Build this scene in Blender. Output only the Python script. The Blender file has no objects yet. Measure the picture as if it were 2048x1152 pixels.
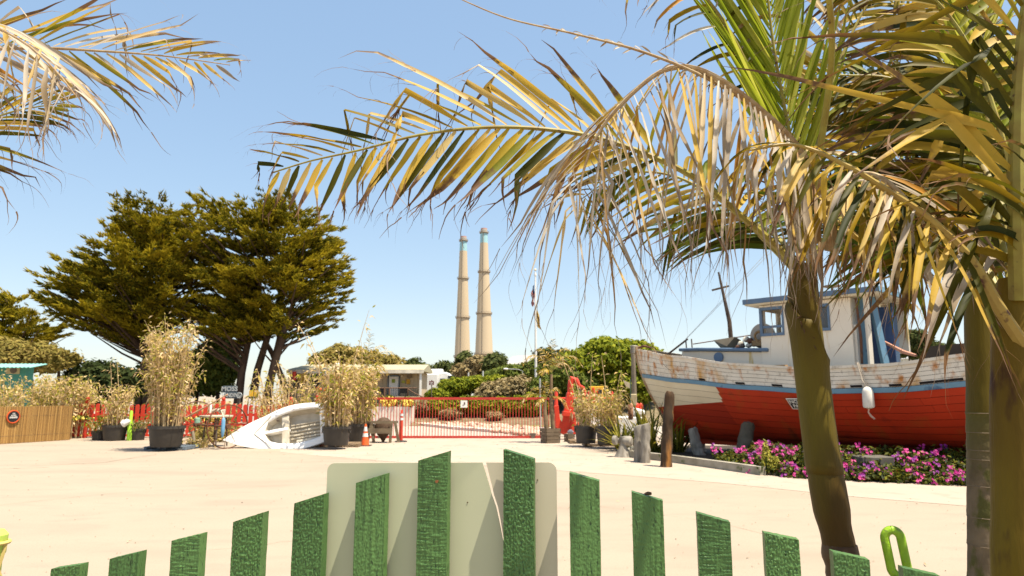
import bpy, math, random
from mathutils import Vector, Matrix, noise
random.seed(7)
R = random.random
def U(a, b): return a + (b - a) * R()
V = Vector
C = bpy.context.scene.collection
scene = bpy.context.scene

# ------------------------------------------------------------------ camera, sky, sun, exposure
FPX, TILT, H = 1365.0, math.radians(8.91), 1.6
cd = bpy.data.cameras.new('camera'); cam = bpy.data.objects.new('camera', cd); C.objects.link(cam)
cam.location = (0, 0, H); cam.rotation_euler = (math.pi / 2 + TILT, 0, 0)
cd.sensor_width = 36; cd.lens = 36 * FPX / 2048; cd.clip_end = 6000; cd.clip_start = 0.05
cd.dof.use_dof = True; cd.dof.focus_distance = 2.75; cd.dof.aperture_fstop = 6.3
scene.camera = cam
SUN = V((.306, -.203, 1)).normalized()
EL, AZ = math.asin(SUN.z), math.atan2(SUN.x, SUN.y)
w = bpy.data.worlds.new('World'); scene.world = w; w.use_nodes = True
nt = w.node_tree; bg = nt.nodes['Background']
sky = nt.nodes.new('ShaderNodeTexSky'); sky.sky_type = 'NISHITA'; sky.sun_disc = False
sky.sun_elevation = EL; sky.sun_rotation = AZ; sky.air_density = 1.0; sky.dust_density = .8; sky.ozone_density = 1.2
hs = nt.nodes.new('ShaderNodeHueSaturation'); hs.inputs['Saturation'].default_value = 1.62; hs.inputs['Value'].default_value = 1.68
ga = nt.nodes.new('ShaderNodeGamma'); ga.inputs[1].default_value = .42      # a gentler, hazier falloff from horizon to zenith
nt.links.new(sky.outputs[0], ga.inputs[0]); nt.links.new(ga.outputs[0], hs.inputs['Color']); nt.links.new(hs.outputs[0], bg.inputs[0]); bg.inputs[1].default_value = .14
sd = bpy.data.lights.new('sun', 'SUN'); sd.energy = 5; sd.angle = math.radians(.5); sd.color = (1, .90, .74)
sun = bpy.data.objects.new('sun', sd); C.objects.link(sun)
sun.rotation_euler = SUN.to_track_quat('Z', 'Y').to_euler(); sun.location = (5, -5, 20)
vs = scene.view_settings; vs.view_transform = 'Standard'; vs.look = 'None'; vs.exposure = 1.06; vs.gamma = 1; vs.use_curve_mapping = False
scene.cycles.use_denoising = True
scene.cycles.max_bounces = 8; scene.cycles.transparent_max_bounces = 8

# ------------------------------------------------------------------ pixel helpers (2048 x 1152)
ct, st = math.cos(TILT), math.sin(TILT)
def ray(px, py):
    v, q = (px - 1024) / FPX, (576 - py) / FPX
    return V((v, ct - q * st, st + q * ct))
O = V((0, 0, H))
def P(px, py, Y):
    d = ray(px, py); return O + d * (Y / d.y)
def G(px, py, z=0.0):
    d = ray(px, py); return O + d * ((z - H) / d.z)
def RP(px, py, p0, n):
    d = ray(px, py); return O + d * ((p0 - O).dot(n) / d.dot(n))

# ------------------------------------------------------------------ objects
WL = {}
def thing(name, label, cat, loc=(0, 0, 0), group=None):
    o = bpy.data.objects.new(name, None); C.objects.link(o); o.location = loc
    o.empty_display_size = .1
    WL[o.name] = V(loc); o['label'] = label; o['category'] = cat
    if group: o['group'] = group
    return o
def tag(o, label=None, cat=None, group=None, kind=None):
    if label: o['label'] = label
    if cat: o['category'] = cat
    if group: o['group'] = group
    if kind: o['kind'] = kind
    return o
def dup(root, loc, label, group=None):
    r = root.copy(); C.objects.link(r); r.location = loc; r['label'] = label; WL[r.name] = V(loc)
    if group: r['group'] = group
    for ch in [c for c in root.children]:
        k = ch.copy(); C.objects.link(k); k.parent = r
        for g in ch.children:
            e = g.copy(); C.objects.link(e); e.parent = k
    return r
def piece(src, parent, loc, name=None, rotz=0, scale=None):
    """another object sharing SRC's mesh; loc in world"""
    o = bpy.data.objects.new(name or src.name.split('.')[0], src.data); C.objects.link(o); o.parent = parent
    o.location = V(loc) - WL[parent.name]; WL[o.name] = V(loc)
    if rotz: o.rotation_euler.z = rotz
    if scale: o.scale = scale
    return o

class MB:
    def __init__(s): s.v = []; s.f = []; s.tt = []; s.rr = []; s.a = False; s.sm = True
    def add(s, vs, fs, tt=None, rr=0.5):
        n = len(s.v); s.v += [V(p) for p in vs]; s.f += [tuple(i + n for i in f) for f in fs]
        if tt is not None: s.a = True
        s.tt += tt if tt is not None else [0.0] * len(vs); s.rr += [rr] * len(vs); return s
    def box(s, c, d, rz=0, M=None):
        x, y, z = d[0] / 2, d[1] / 2, d[2] / 2
        vs = [V((i * x, j * y, k * z)) for k in (-1, 1) for j in (-1, 1) for i in (-1, 1)]
        m = M if M is not None else Matrix.Rotation(rz, 3, 'Z')
        return s.add([m @ p + V(c) for p in vs], [(0, 2, 3, 1), (4, 5, 7, 6), (0, 1, 5, 4), (2, 6, 7, 3), (0, 4, 6, 2), (1, 3, 7, 5)])
    def beam(s, a, b, w_, h_, up=(0, 0, 1)):
        a, b = V(a), V(b); d = (b - a); L = d.length; d = d / L
        u = V(up) - d * V(up).dot(d)
        if u.length < 1e-3: u = V((0, 1, 0)) - d * d.y
        u.normalize(); r = d.cross(u)
        m = Matrix((d, r, u)).transposed()
        return s.box((a + b) / 2, (L, w_, h_), M=m)
    def tube(s, pts, rad, n=8, cap=True, squash=1.0):
        pts = [V(p) for p in pts]; k = len(pts)
        if not hasattr(rad, '__len__'): rad = [rad] * k
        ref = None; rings = []
        for i, p in enumerate(pts):
            t = (pts[min(i + 1, k - 1)] - pts[max(i - 1, 0)])
            t = t.normalized() if t.length > 1e-9 else V((0, 0, 1))
            if ref is None: ref = V((0, 0, 1)) if abs(t.z) < .9 else V((1, 0, 0))
            a = (ref - t * ref.dot(t)); a = a.normalized() if a.length > 1e-6 else t.orthogonal().normalized()
            ref = a; b = t.cross(a)
            rings.append([p + (a * math.cos(2 * math.pi * j / n) * squash + b * math.sin(2 * math.pi * j / n)) * rad[i] for j in range(n)])
        vs = [q for r in rings for q in r]; fs = []
        for i in range(k - 1):
            for j in range(n):
                fs.append((i * n + j, i * n + (j + 1) % n, (i + 1) * n + (j + 1) % n, (i + 1) * n + j))
        if cap: fs.append(tuple(range(n - 1, -1, -1))); fs.append(tuple((k - 1) * n + j for j in range(n)))
        return s.add(vs, fs, [i / (k - 1) for i in range(k) for j in range(n)] if s.a else None)
    def lathe(s, c, prof, n=16, M=None, cap=True):
        c = V(c); m = M if M is not None else Matrix.Identity(3); vs = []; fs = []
        for r, z in prof:
            for j in range(n):
                a = 2 * math.pi * j / n; vs.append(c + m @ V((r * math.cos(a), r * math.sin(a), z)))
        for i in range(len(prof) - 1):
            for j in range(n):
                fs.append((i * n + j, i * n + (j + 1) % n, (i + 1) * n + (j + 1) % n, (i + 1) * n + j))
        if cap: fs.append(tuple(range(n - 1, -1, -1))); fs.append(tuple((len(prof) - 1) * n + j for j in range(n)))
        return s.add(vs, fs)
    def prism(s, poly, ex):
        """poly: list of 3D points, ex: extrusion vector"""
        n = len(poly); ex = V(ex); vs = [V(p) for p in poly] + [V(p) + ex for p in poly]
        return s.add(vs, [tuple(range(n)), tuple(range(2 * n - 1, n - 1, -1))] + [(i, i + n, (i + 1) % n + n, (i + 1) % n) for i in range(n)])
    def ball(s, c, r, n=10, sq=(1, 1, 1), lump=0):
        vs = []; fs = []; m = max(4, n // 2 + 1); c = V(c)
        for i in range(m + 1):
            th = math.pi * i / m
            for j in range(n):
                a = 2 * math.pi * j / n; d = V((math.sin(th) * math.cos(a), math.sin(th) * math.sin(a), math.cos(th)))
                k = 1 + (lump * noise.noise(d * 1.7 + c) if lump else 0)
                vs.append(c + V((d.x * sq[0], d.y * sq[1], d.z * sq[2])) * r * k)
        for i in range(m):
            for j in range(n): fs.append((i * n + j, (i + 1) * n + j, (i + 1) * n + (j + 1) % n, i * n + (j + 1) % n))
        return s.add(vs, fs)
    def torus(s, c, r, t, M=None, n=28, k=6, sx=1, sz=1, flat=None):
        m = M if M is not None else Matrix.Identity(3); vs = []; fs = []; c = V(c)
        for i in range(n):
            a = 2 * math.pi * i / n; d = V((math.cos(a), 0, math.sin(a)))
            for j in range(k):
                b = 2 * math.pi * j / k
                q = V((d.x * sx, 0, d.z * sz)) * r + d * math.cos(b) * t + V((0, math.sin(b) * (flat or t), 0)); vs.append(c + m @ q)
        for i in range(n):
            for j in range(k): fs.append((i * k + j, i * k + (j + 1) % k, ((i + 1) % n) * k + (j + 1) % k, ((i + 1) % n) * k + j))
        return s.add(vs, fs)
    def mesh(s, name, org=V((0, 0, 0))):
        me = bpy.data.meshes.new(name); me.from_pydata([tuple(p - org) for p in s.v], [], s.f)
        if s.a:
            for nm, dat in (('tt', s.tt), ('rr', s.rr)):
                at = me.attributes.new(nm, 'FLOAT', 'POINT'); at.data.foreach_set('value', dat)
        return me
    def build(s, name, mat, parent=None, smooth=False, org=None, label=None, cat=None, group=None, kind=None, fix=True):
        base = WL[parent.name] if parent else V((0, 0, 0))
        o0 = V(org) if org is not None else base
        me = s.mesh(name, o0)
        if fix and len(me.polygons) < 20000:
            import bmesh
            bm = bmesh.new(); bm.from_mesh(me); bmesh.ops.recalc_face_normals(bm, faces=bm.faces); bm.to_mesh(me); bm.free()
        if mat: me.materials.append(mat)
        if smooth:
            me.polygons.foreach_set('use_smooth', [True] * len(me.polygons))
            if smooth != 'all':
                try: me.set_sharp_from_angle(angle=math.radians(40))
                except Exception: pass
        o = bpy.data.objects.new(name, me); C.objects.link(o)
        if parent: o.parent = parent
        o.location = o0 - base; WL[o.name] = o0
        return tag(o, label, cat, group, kind)

def bevel(o, wd=.01, seg=1):
    m = o.modifiers.new('bevel', 'BEVEL'); m.width = wd; m.segments = seg; m.limit_method = 'ANGLE'; return o
def text(s, size, origin, xdir, zdir, mat, parent, name='lettering', depth=.002, sx=1.0, font_align='CENTER'):
    cu = bpy.data.curves.new(name, 'FONT'); cu.body = s; cu.size = size; cu.align_x = font_align; cu.align_y = 'CENTER'; cu.extrude = depth; cu.resolution_u = 2; cu.offset = size * .02
    t = bpy.data.objects.new('tmp', cu); C.objects.link(t)
    me = bpy.data.meshes.new_from_object(t.evaluated_get(bpy.context.evaluated_depsgraph_get())); C.objects.unlink(t); bpy.data.objects.remove(t)
    x, z = V(xdir).normalized(), V(zdir).normalized(); y = z.cross(x)
    m = Matrix((x, z, x.cross(z))).transposed(); og = V(origin)
    for q in me.vertices: q.co = m @ V((q.co.x * sx, q.co.y, q.co.z))
    me.materials.clear(); me.materials.append(mat)
    o = bpy.data.objects.new(name, me); C.objects.link(o); o.parent = parent; o.location = og - WL[parent.name]; WL[o.name] = og
    return o

# ------------------------------------------------------------------ materials
def _n(nt, t, **k):
    n = nt.nodes.new(t)
    for a, b in k.items(): setattr(n, a, b)
    return n
def mat(name, col, rough=.75, col2=None, scale=3., mix=1., bump=0., bscale=None, metal=0., stretch=(1, 1, 1), spot=None, spec=.3, emit=None, detail=6, bstretch=None, spot_stretch=None, zg=None, soft=.07):
    m = bpy.data.materials.new(name); m.use_nodes = True; nt = m.node_tree; L = nt.links.new
    b = nt.nodes['Principled BSDF']; b.inputs['Roughness'].default_value = rough; b.inputs['Metallic'].default_value = metal
    b.inputs['Specular IOR Level'].default_value = spec
    tc = _n(nt, 'ShaderNodeTexCoord')
    def nz(sc, str_, det=detail):
        mp = _n(nt, 'ShaderNodeMapping'); mp.inputs['Scale'].default_value = str_; L(tc.outputs['Object'], mp.inputs[0])
        n = _n(nt, 'ShaderNodeTexNoise'); n.inputs['Scale'].default_value = sc; n.inputs['Detail'].default_value = det; L(mp.outputs[0], n.inputs['Vector']); return n
    c2 = col2 or tuple(c * .72 for c in col)
    n = nz(scale, stretch); rp = _n(nt, 'ShaderNodeValToRGB'); rp.color_ramp.elements[0].position = .35; rp.color_ramp.elements[1].position = .68
    rp.color_ramp.elements[0].color = (*c2, 1); rp.color_ramp.elements[1].color = (*col, 1); L(n.outputs[0], rp.inputs[0]); out = rp.outputs[0]
    for sp in ([spot] if spot and not isinstance(spot, list) else (spot or [])):
        sc, scl, thr = sp; n2 = nz(scl, spot_stretch or stretch); r2 = _n(nt, 'ShaderNodeValToRGB'); r2.color_ramp.elements[0].position = thr; r2.color_ramp.elements[1].position = min(1, thr + soft)
        r2.color_ramp.elements[0].color = (0, 0, 0, 1); r2.color_ramp.elements[1].color = (1, 1, 1, 1); L(n2.outputs[0], r2.inputs[0])
        mx = _n(nt, 'ShaderNodeMix', data_type='RGBA'); L(r2.outputs[0], mx.inputs[0]); L(out, mx.inputs[6]); mx.inputs[7].default_value = (*sc, 1); out = mx.outputs[2]
    if zg:
        sx = _n(nt, 'ShaderNodeSeparateXYZ'); L(tc.outputs['Object'], sx.inputs[0]); mr = _n(nt, 'ShaderNodeMapRange'); mr.inputs[1].default_value = zg[0]; mr.inputs[2].default_value = zg[1]; L(sx.outputs[2], mr.inputs[0])
        mx = _n(nt, 'ShaderNodeMix', data_type='RGBA'); L(mr.outputs[0], mx.inputs[0]); L(out, mx.inputs[6]); mx.inputs[7].default_value = (*zg[2], 1); out = mx.outputs[2]
    L(out, b.inputs['Base Color'])
    if bump:
        n3 = nz(bscale or scale * 6, bstretch or stretch, 8); bp = _n(nt, 'ShaderNodeBump'); bp.inputs['Strength'].default_value = min(1, bump * 1.0); bp.inputs['Distance'].default_value = .02 * bump
        L(n3.outputs[0], bp.inputs['Height']); L(bp.outputs[0], b.inputs['Normal'])
    if emit: b.inputs['Emission Color'].default_value = (*emit[0], 1); b.inputs['Emission Strength'].default_value = emit[1]
    return m
def leafmat(name, cols, tip=(.10, .045, .02), tr=.36, tip0=.7, rough=.45, spotty=.0):
    """cols picked by attribute rr; tip colour over attribute tt"""
    m = bpy.data.materials.new(name); m.use_nodes = True; nt = m.node_tree; L = nt.links.new
    b = nt.nodes['Principled BSDF']; b.inputs['Roughness'].default_value = rough + .1; b.inputs['Specular IOR Level'].default_value = .16
    ar = _n(nt, 'ShaderNodeAttribute', attribute_name='rr'); at = _n(nt, 'ShaderNodeAttribute', attribute_name='tt')
    tc = _n(nt, 'ShaderNodeTexCoord'); nn = _n(nt, 'ShaderNodeTexNoise'); nn.inputs['Scale'].default_value = 9; nn.inputs['Detail'].default_value = 4; L(tc.outputs['Object'], nn.inputs['Vector'])
    ad = _n(nt, 'ShaderNodeMath', operation='MULTIPLY_ADD'); L(nn.outputs[0], ad.inputs[0]); ad.inputs[1].default_value = .5; L(ar.outputs['Fac'], ad.inputs[2])
    sb = _n(nt, 'ShaderNodeMath', operation='SUBTRACT'); L(ad.outputs[0], sb.inputs[0]); sb.inputs[1].default_value = .25
    rp = _n(nt, 'ShaderNodeValToRGB'); e = rp.color_ramp.elements
    e[0].color = (*cols[0], 1); e[1].color = (*cols[-1], 1)
    for i, c in enumerate(cols[1:-1]):
        x = e.new((i + 1) / (len(cols) - 1)); x.color = (*c, 1)
    L(sb.outputs[0], rp.inputs[0])
    n2 = _n(nt, 'ShaderNodeTexNoise'); n2.inputs['Scale'].default_value = 22; L(tc.outputs['Object'], n2.inputs['Vector'])
    a2 = _n(nt, 'ShaderNodeMath', operation='MULTIPLY_ADD'); L(n2.outputs[0], a2.inputs[0]); a2.inputs[1].default_value = .5; L(at.outputs['Fac'], a2.inputs[2])
    mr = _n(nt, 'ShaderNodeMapRange'); L(a2.outputs[0], mr.inputs[0]); mr.inputs[1].default_value = tip0 + .22; mr.inputs[2].default_value = tip0 + .34
    mx = _n(nt, 'ShaderNodeMix', data_type='RGBA'); L(mr.outputs[0], mx.inputs[0]); L(rp.outputs[0], mx.inputs[6]); mx.inputs[7].default_value = (*tip, 1)
    L(mx.outputs[2], b.inputs['Base Color'])
    tl = _n(nt, 'ShaderNodeBsdfTranslucent'); L(mx.outputs[2], tl.inputs[0]); ms = _n(nt, 'ShaderNodeMixShader'); ms.inputs[0].default_value = tr
    L(b.outputs[0], ms.inputs[1]); L(tl.outputs[0], ms.inputs[2]); L(ms.outputs[0], nt.nodes['Material Output'].inputs[0])
    return m

MT = {}
MT['leaf_fresh'] = leafmat('leaf_fresh', [(.13, .19, .01), (.32, .37, .025), (.52, .50, .08)], tip=(.3, .22, .05), tip0=.95, tr=.5)
MT['leaf_green'] = leafmat('leaf_green', [(.05, .08, .005), (.12, .15, .01), (.24, .24, .02)], tip=(.22, .13, .03), tip0=.9)
MT['leaf_olive'] = leafmat('leaf_olive', [(.025, .032, .003), (.09, .08, .005), (.34, .21, .010)], tip=(.16, .08, .03), tip0=.72)
MT['leaf_yellow'] = leafmat('leaf_yellow', [(.17, .18, .015), (.45, .31, .03), (.55, .36, .06), (.52, .40, .17)], tip=(.15, .085, .045), tip0=.6)
MT['leaf_dry'] = leafmat('leaf_dry', [(.44, .20, .015), (.24, .17, .09), (.52, .45, .35), (.30, .24, .17), (.60, .54, .44)], tip=(.24, .18, .13), tip0=.7, tr=.25)
MT['leaf_pale'] = leafmat('leaf_pale', [(.48, .31, .03), (.56, .40, .16), (.66, .53, .34)], tip=(.26, .18, .12), tip0=.66, tr=.35)
MT['rachis'] = mat('rachis', (.30, .27, .05), .5, (.22, .16, .03), 14, spot=((.10, .05, .02), 40, .64))
MT['rachis_dry'] = mat('rachis_dry', (.42, .33, .2), .8, (.28, .18, .09), 30, bump=.3)
MT['crownshaft'] = mat('crownshaft', (.125, .095, .010), .55, (.07, .046, .008), 5, stretch=(1, 1, .25), spot=((.035, .02, .008), 26, .67), bump=.35, bscale=120, bstretch=(1, 1, .12), spec=.15, zg=(1.45, .75, (.05, .022, .006)))
MT['trunk_brown'] = mat('trunk_brown', (.085, .045, .017), .55, (.04, .018, .007), 8, stretch=(1, 1, .2), bump=.15, bscale=150)
MT['trunk_grey'] = mat('trunk_grey', (.21, .155, .095), .85, (.10, .072, .04), 9, stretch=(1, 1, .6), bump=.5, bscale=60, spot=((.085, .08, .02), 8, .54), zg=(1.15, 1.5, (.10, .085, .02)))
MT['cypress'] = leafmat('cypress', [(.045, .05, .003), (.17, .15, .006), (.34, .26, .012)], tip=(.42, .31, .02), tip0=.7, tr=.35, rough=.8)
MT['far_green'] = leafmat('far_green', [(.03, .045, .012), (.06, .075, .02), (.10, .11, .03)], tip=(.10, .11, .03), tip0=.8, tr=.2, rough=.8)
MT['bush_bright'] = leafmat('bush_bright', [(.06, .09, .006), (.17, .20, .010), (.30, .30, .02)], tip=(.3, .34, .04), tip0=.85, tr=.3, rough=.7)
MT['bush_mid'] = leafmat('bush_mid', [(.05, .075, .012), (.10, .13, .02), (.17, .19, .03)], tip=(.2, .2, .04), tip0=.85, tr=.25, rough=.7)
MT['bush_brown'] = leafmat('bush_brown', [(.16, .12, .05), (.27, .20, .09), (.33, .27, .15)], tip=(.3, .24, .12), tip0=.8, tr=.2, rough=.9)
MT['bush_dark'] = leafmat('bush_dark', [(.015, .025, .006), (.03, .045, .01), (.05, .06, .015)], tip=(.05, .06, .02), tip0=.8, tr=.15, rough=.8)
MT['bush_tan'] = leafmat('bush_tan', [(.16, .14, .03), (.26, .21, .05), (.34, .25, .07)], tip=(.36, .27, .10), tip0=.8, tr=.3, rough=.8)
MT['bark'] = mat('bark', (.10, .065, .04), .9, (.05, .03, .02), 3, bump=.6, stretch=(1, 1, .3))
MT['bamboo_leaf'] = leafmat('bamboo_leaf', [(.20, .22, .02), (.42, .36, .05), (.60, .43, .16), (.80, .62, .36)], tip=(.52, .36, .18), tip0=.7, tr=.4, rough=.6)
MT['cane'] = mat('cane', (.55, .42, .22), .6, (.40, .26, .13), 6)
MT['green_paint'] = None
# ------------------------------------------------------------------ the setting
def sheet(name, pts, z, m, parent=None, sub=1):
    mb = MB(); mb.add([(p[0], p[1], z) for p in pts], [tuple(range(len(pts)))])
    o = mb.build(name, m); o['kind'] = 'structure'; return o
ground_m = mat('ground_concrete', (.328, .270, .207), .95, (.312, .255, .195), .5, stretch=(1, 2.2, 1), bump=.25, bscale=55, bstretch=(1, 1, 1), soft=.2, spot=[((.29, .235, .182), 1.3, .54), ((.235, .19, .14), 42, .56), ((.40, .34, .27), 90, .60), ((.28, .226, .174), .35, .52)], spec=.1)
apron_m = mat('apron_concrete', (.385, .32, .255), .95, (.35, .29, .23), .7, bump=.2, bscale=55, soft=.2, spot=[((.30, .245, .19), 2.2, .55), ((.27, .22, .17), 42, .58)], spec=.1)
asphalt_m = mat('pale_asphalt', (.38, .33, .27), .95, (.33, .29, .24), 2, bump=.2, bscale=40, spec=.1)
mb = MB(); mb.add([(-2500, -200, 0), (2500, -200, 0), (2500, 4000, 0), (-2500, 4000, 0)], [(0, 1, 2, 3)])
o = mb.build('ground', ground_m); o['kind'] = 'structure'
line = [G(960, 931), G(1110, 941), G(1250, 951), G(1440, 966), G(1700, 993), G(2048, 1022), G(2600, 1075)]
top = [(22, 12), (22, 27.2), (-9, 27.2), G(560, 905), G(800, 925)]
sheet('apron', [(p[0], p[1]) for p in line] + top, .004, apron_m)
sheet('driveway', [(-9, 27.6), (14, 27.6), (14, 60), (-9, 60)], .004, asphalt_m)
# sealed cracks and seams in the yard
def crack(pts, wd):
    mb = MB()
    P_ = [G(*p) for p in pts]; Q = []
    for i in range(len(P_) - 1):
        for k in range(6): Q.append(P_[i].lerp(P_[i + 1], k / 6) + V((U(-.02, .02), U(-.05, .05), 0)))
    for i in range(len(Q) - 1):
        a, b = Q[i], Q[i + 1]; d = (b - a).normalized().cross(V((0, 0, 1))) * wd * U(.5, 1)
        mb.add([a - d + V((0, 0, .007)), a + d + V((0, 0, .007)), b + d + V((0, 0, .007)), b - d + V((0, 0, .007))], [(0, 1, 2, 3)])
    mb.build('ground_crack', mat('crack', (.33, .27, .19), .95))['kind'] = 'structure'
crack([(60, 932), (210, 925), (330, 906)], .02); crack([(1120, 906), (1190, 912), (1290, 914)], .015); crack([(0, 938), (120, 934)], .02); crack([(840, 893), (1000, 889), (1150, 893)], .015)

# mound behind the gate
bed_soil = mat('soil', (.20, .15, .09), .95, (.12, .10, .05), 2, bump=.5)
mb = MB(); nx, ny = 28, 12
for j in range(ny + 1):
    for i in range(nx + 1):
        x = -8 + 24 * i / nx; y = 36.2 + 26 * j / ny
        yc = 36.2 + (3.2 if x < -4.2 else 2.6 * max(0, min(1, (x + 8) / -24 + .0)))
        z = min(1.5, max(0, (y - 37) * .16)) + .1 * noise.noise(V((x * .4, y * .4, 0))) * (1 if y > 37.5 else 0)
        mb.add([(x, y, max(.02, z))], [])
for j in range(ny):
    for i in range(nx): a = j * (nx + 1) + i; mb.f.append((a, a + 1, a + nx + 2, a + nx + 1))
mb.build('planting_mound', bed_soil, smooth='all')['kind'] = 'structure'
white_con = mat('white_concrete', (.66, .60, .52), .9, (.55, .48, .40), 3, bump=.15)
mb = MB()
cp = [G(800, 846), G(860, 852), G(920, 859), G(1000, 865), G(1110, 868), G(1200, 870)]
for i in range(len(cp) - 1):
    mb.beam(cp[i] + V((0, 0, .07)), cp[i + 1] + V((0, 0, .07)), .65, .12)
mb.build('kerb', white_con)['kind'] = 'structure'
mb = MB(); mb.box((-7.6, 35.9, .5), (4.4, .25, 1.0)); mb.box((-5.45, 36.9, .5), (.2, 2.2, 1.0))
tag(mb.build('retaining_wall', white_con), 'low white concrete retaining wall beneath the yellow flowers, behind the red gate', 'wall')
# rounded stones edging the bed: too many to count
mb = MB()
for k in range(520):
    px = U(805, 1080); py = 829 + (px - 805) * .10 + U(0, 15)
    p = G(px, py + 4); p.z = .04; r = U(.07, .15)
    mb.ball(p + V((0, 0, r * .4)), r, 6, (1, U(.7, 1), .7), .4)
tag(mb.build('stones', mat('stone', (.62, .45, .34), .85, (.40, .28, .20), 4), smooth='all'), 'pink and tan rounded stones covering the bed behind the gate', 'stones', kind='stuff')
sheet('lawn', [(0.2, 35.2), (7, 35.2), (7, 39), (0.2, 39)], .03, mat('grass', (.18, .20, .04), .95, (.22, .18, .06), 3, bump=.5))

# ------------------------------------------------------------------ leafy masses
def leafquads(mb, c, n, rad, size, flat=1.0, up=.3):
    for _ in range(n):
        d = V((random.gauss(0, 1), random.gauss(0, 1), random.gauss(0, 1))).normalized()
        p = c + V((d.x * rad, d.y * rad, d.z * rad * flat)) * (R() ** .5)
        nr = (d + V((U(-.8, .8), U(-.8, .8), U(-.4, .8) + up))).normalized(); a = nr.orthogonal().normalized()
        a = (Matrix.Rotation(U(0, 6.28), 3, nr) @ a); b = nr.cross(a); s = size * U(.6, 1.3)
        mb.add([p - a * s, p - b * s * .45, p + a * s, p + b * s * .45], [(0, 1, 2, 3)], [.1, .4, 1, .4], R())
def bush(name, label, cat, ells, Y, dr, m, size, dens=1.0, clump=.5, core=True, trunk=None, group=None):
    """ells: (px, py, rx, ry) at distance Y"""
    c0 = P(ells[0][0], ells[0][1], Y); root = thing(name, label, cat, (c0.x, Y, 0), group)
    mb = MB(); mb.a = True; s = Y / FPX
    for (px, py, rx, ry) in ells:
        c = P(px, py, Y); rx *= s; ry *= s; n = int(26 * dens * (rx * ry) / (clump * clump) * .8) + 5
        if core:
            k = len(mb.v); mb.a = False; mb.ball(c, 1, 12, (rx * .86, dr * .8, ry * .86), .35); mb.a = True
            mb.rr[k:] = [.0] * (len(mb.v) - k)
        for _ in range(n):
            d = V((random.gauss(0, 1), random.gauss(0, 1), random.gauss(0, 1))).normalized()
            if d.y > .4: d.y = -d.y
            k = U(.78, 1.06)
            leafquads(mb, c + V((d.x * rx * k, d.y * dr * k, d.z * ry * k)), 30, clump * U(.5, 1.1), size, .7)
    mb.build('foliage', m, root, fix=False, kind='stuff')
    t = MB(); zb = min(P(e[0], e[1] + e[3], Y).z for e in ells)
    for e in ells[:3]:
        c = P(e[0], e[1], Y); t.tube([(c.x + U(-.3, .3), Y, -.1), (c.x, Y + U(-.2, .2), c.z * .5), (c.x, Y, c.z)], [.16, .12, .05], 6)
    t.build('trunk', MT['bark'], root)
    return root

def cypress(name, label, ells, Y, dr, stems, npad, m=None, seed=1, sc=1.0, group=None, hub=.35):
    random.seed(seed); m = m or MT['cypress']
    base = P(stems[0], 790, Y); root = thing(name, label, 'tree', (base.x, Y, 0), group)
    s = Y / FPX; mb = MB(); mb.a = True; br = MB(); tr = MB()
    tops = []
    for i, sx in enumerate(stems):
        b = P(sx, 790, Y); hx = P(ells[0][0] + (sx - stems[0]) * 1.6, ells[0][1], Y)
        e = ells[i % len(ells)]; tp = P(e[0], e[1] - e[3] * .5, Y)
        y = Y + U(-1, 1) * dr * .3
        pts = [V((b.x, y, -.2)), V((b.x * .85 + tp.x * .15, y, tp.z * .25)), V((b.x * .5 + tp.x * .5 + U(-.3, .3), y, tp.z * .6)), V((tp.x, y, tp.z))]
        tr.tube(pts, [.34 * sc, .25 * sc, .18 * sc, .07 * sc], 7); tops.append(pts)
    area = [e[2] * e[3] for e in ells]
    for k in range(npad):
        e = random.choices(ells, area)[0]; a = U(0, 6.283); r = math.sqrt(U(.05, 1)); 
        px, py = e[0] + math.cos(a) * e[2] * r, e[1] + math.sin(a) * e[3] * r
        y = Y + dr * math.sqrt(max(0, 1 - r * r)) * (U(-1, .6)); c = P(px, py, Y); c.y = y
        T = min(tops, key=lambda q: abs(q[2].x - c.x))
        ax = T[2]; d = V((c.x - ax.x, (c.y - ax.y) * .7, 0)); dist = d.length; d = d / max(dist, .01)
        upk = U(.0, .30) + (.5 if py < e[1] - e[3] * .5 else 0)
        d = (d + V((0, 0, upk))).normalized(); side = d.cross(V((0, 0, 1)));
        if side.length < .1: side = V((1, 0, 0))
        side.normalize(); L = U(1.4, 3.0) * sc; W = L * U(.25, .40)
        rr0 = U(0, .8)
        for q in range(26):
            u = R(); p = c + d * (u - .6) * L + side * U(-1, 1) * W * (1 - .75 * u) + V((0, 0, U(-.07, .09) + .22 * u * u)) * sc
            for _ in range(6):
                g = (d * .9 + side * U(-1, 1) + V((0, 0, U(-.15, .75)))).normalized(); l = U(.22, .48) * sc; wv = g.cross(V((U(-1, 1), U(-1, 1), U(-1, 1)))).normalized() * .055 * sc
                o_ = p + V((U(-.12, .12), U(-.12, .12), U(-.05, .05))) * sc
                mb.add([o_ - wv, o_ + wv, o_ + g * l], [(0, 1, 2)], [.2, .2, 1], min(1, max(0, rr0 + U(-.2, .3))))
        # limb to the pad
        zt = max(c.z - dist * U(.45, .9), T[2].z * hub); tt = min(1, zt / T[3].z)
        a0 = T[1].lerp(T[2], min(1, max(0, (zt - T[1].z) / (T[2].z - T[1].z)))) if zt < T[2].z else T[2].lerp(T[3], (zt - T[2].z) / max(.1, T[3].z - T[2].z))
        md = a0.lerp(c, .55) + V((0, 0, -.06 * dist))
        if k % 3 == 0 and zt < T[3].z and a0.z < c.z: br.tube([a0, md, c + d * L * .2], [.10 * sc, .06 * sc, .015], 4, False)
    tr.build('trunk', MT['bark'], root, smooth=True)
    br.build('limbs', MT['bark'], root, kind='stuff', fix=False)
    mb.build('crown', m, root, fix=False, kind='stuff')
    return root

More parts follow.
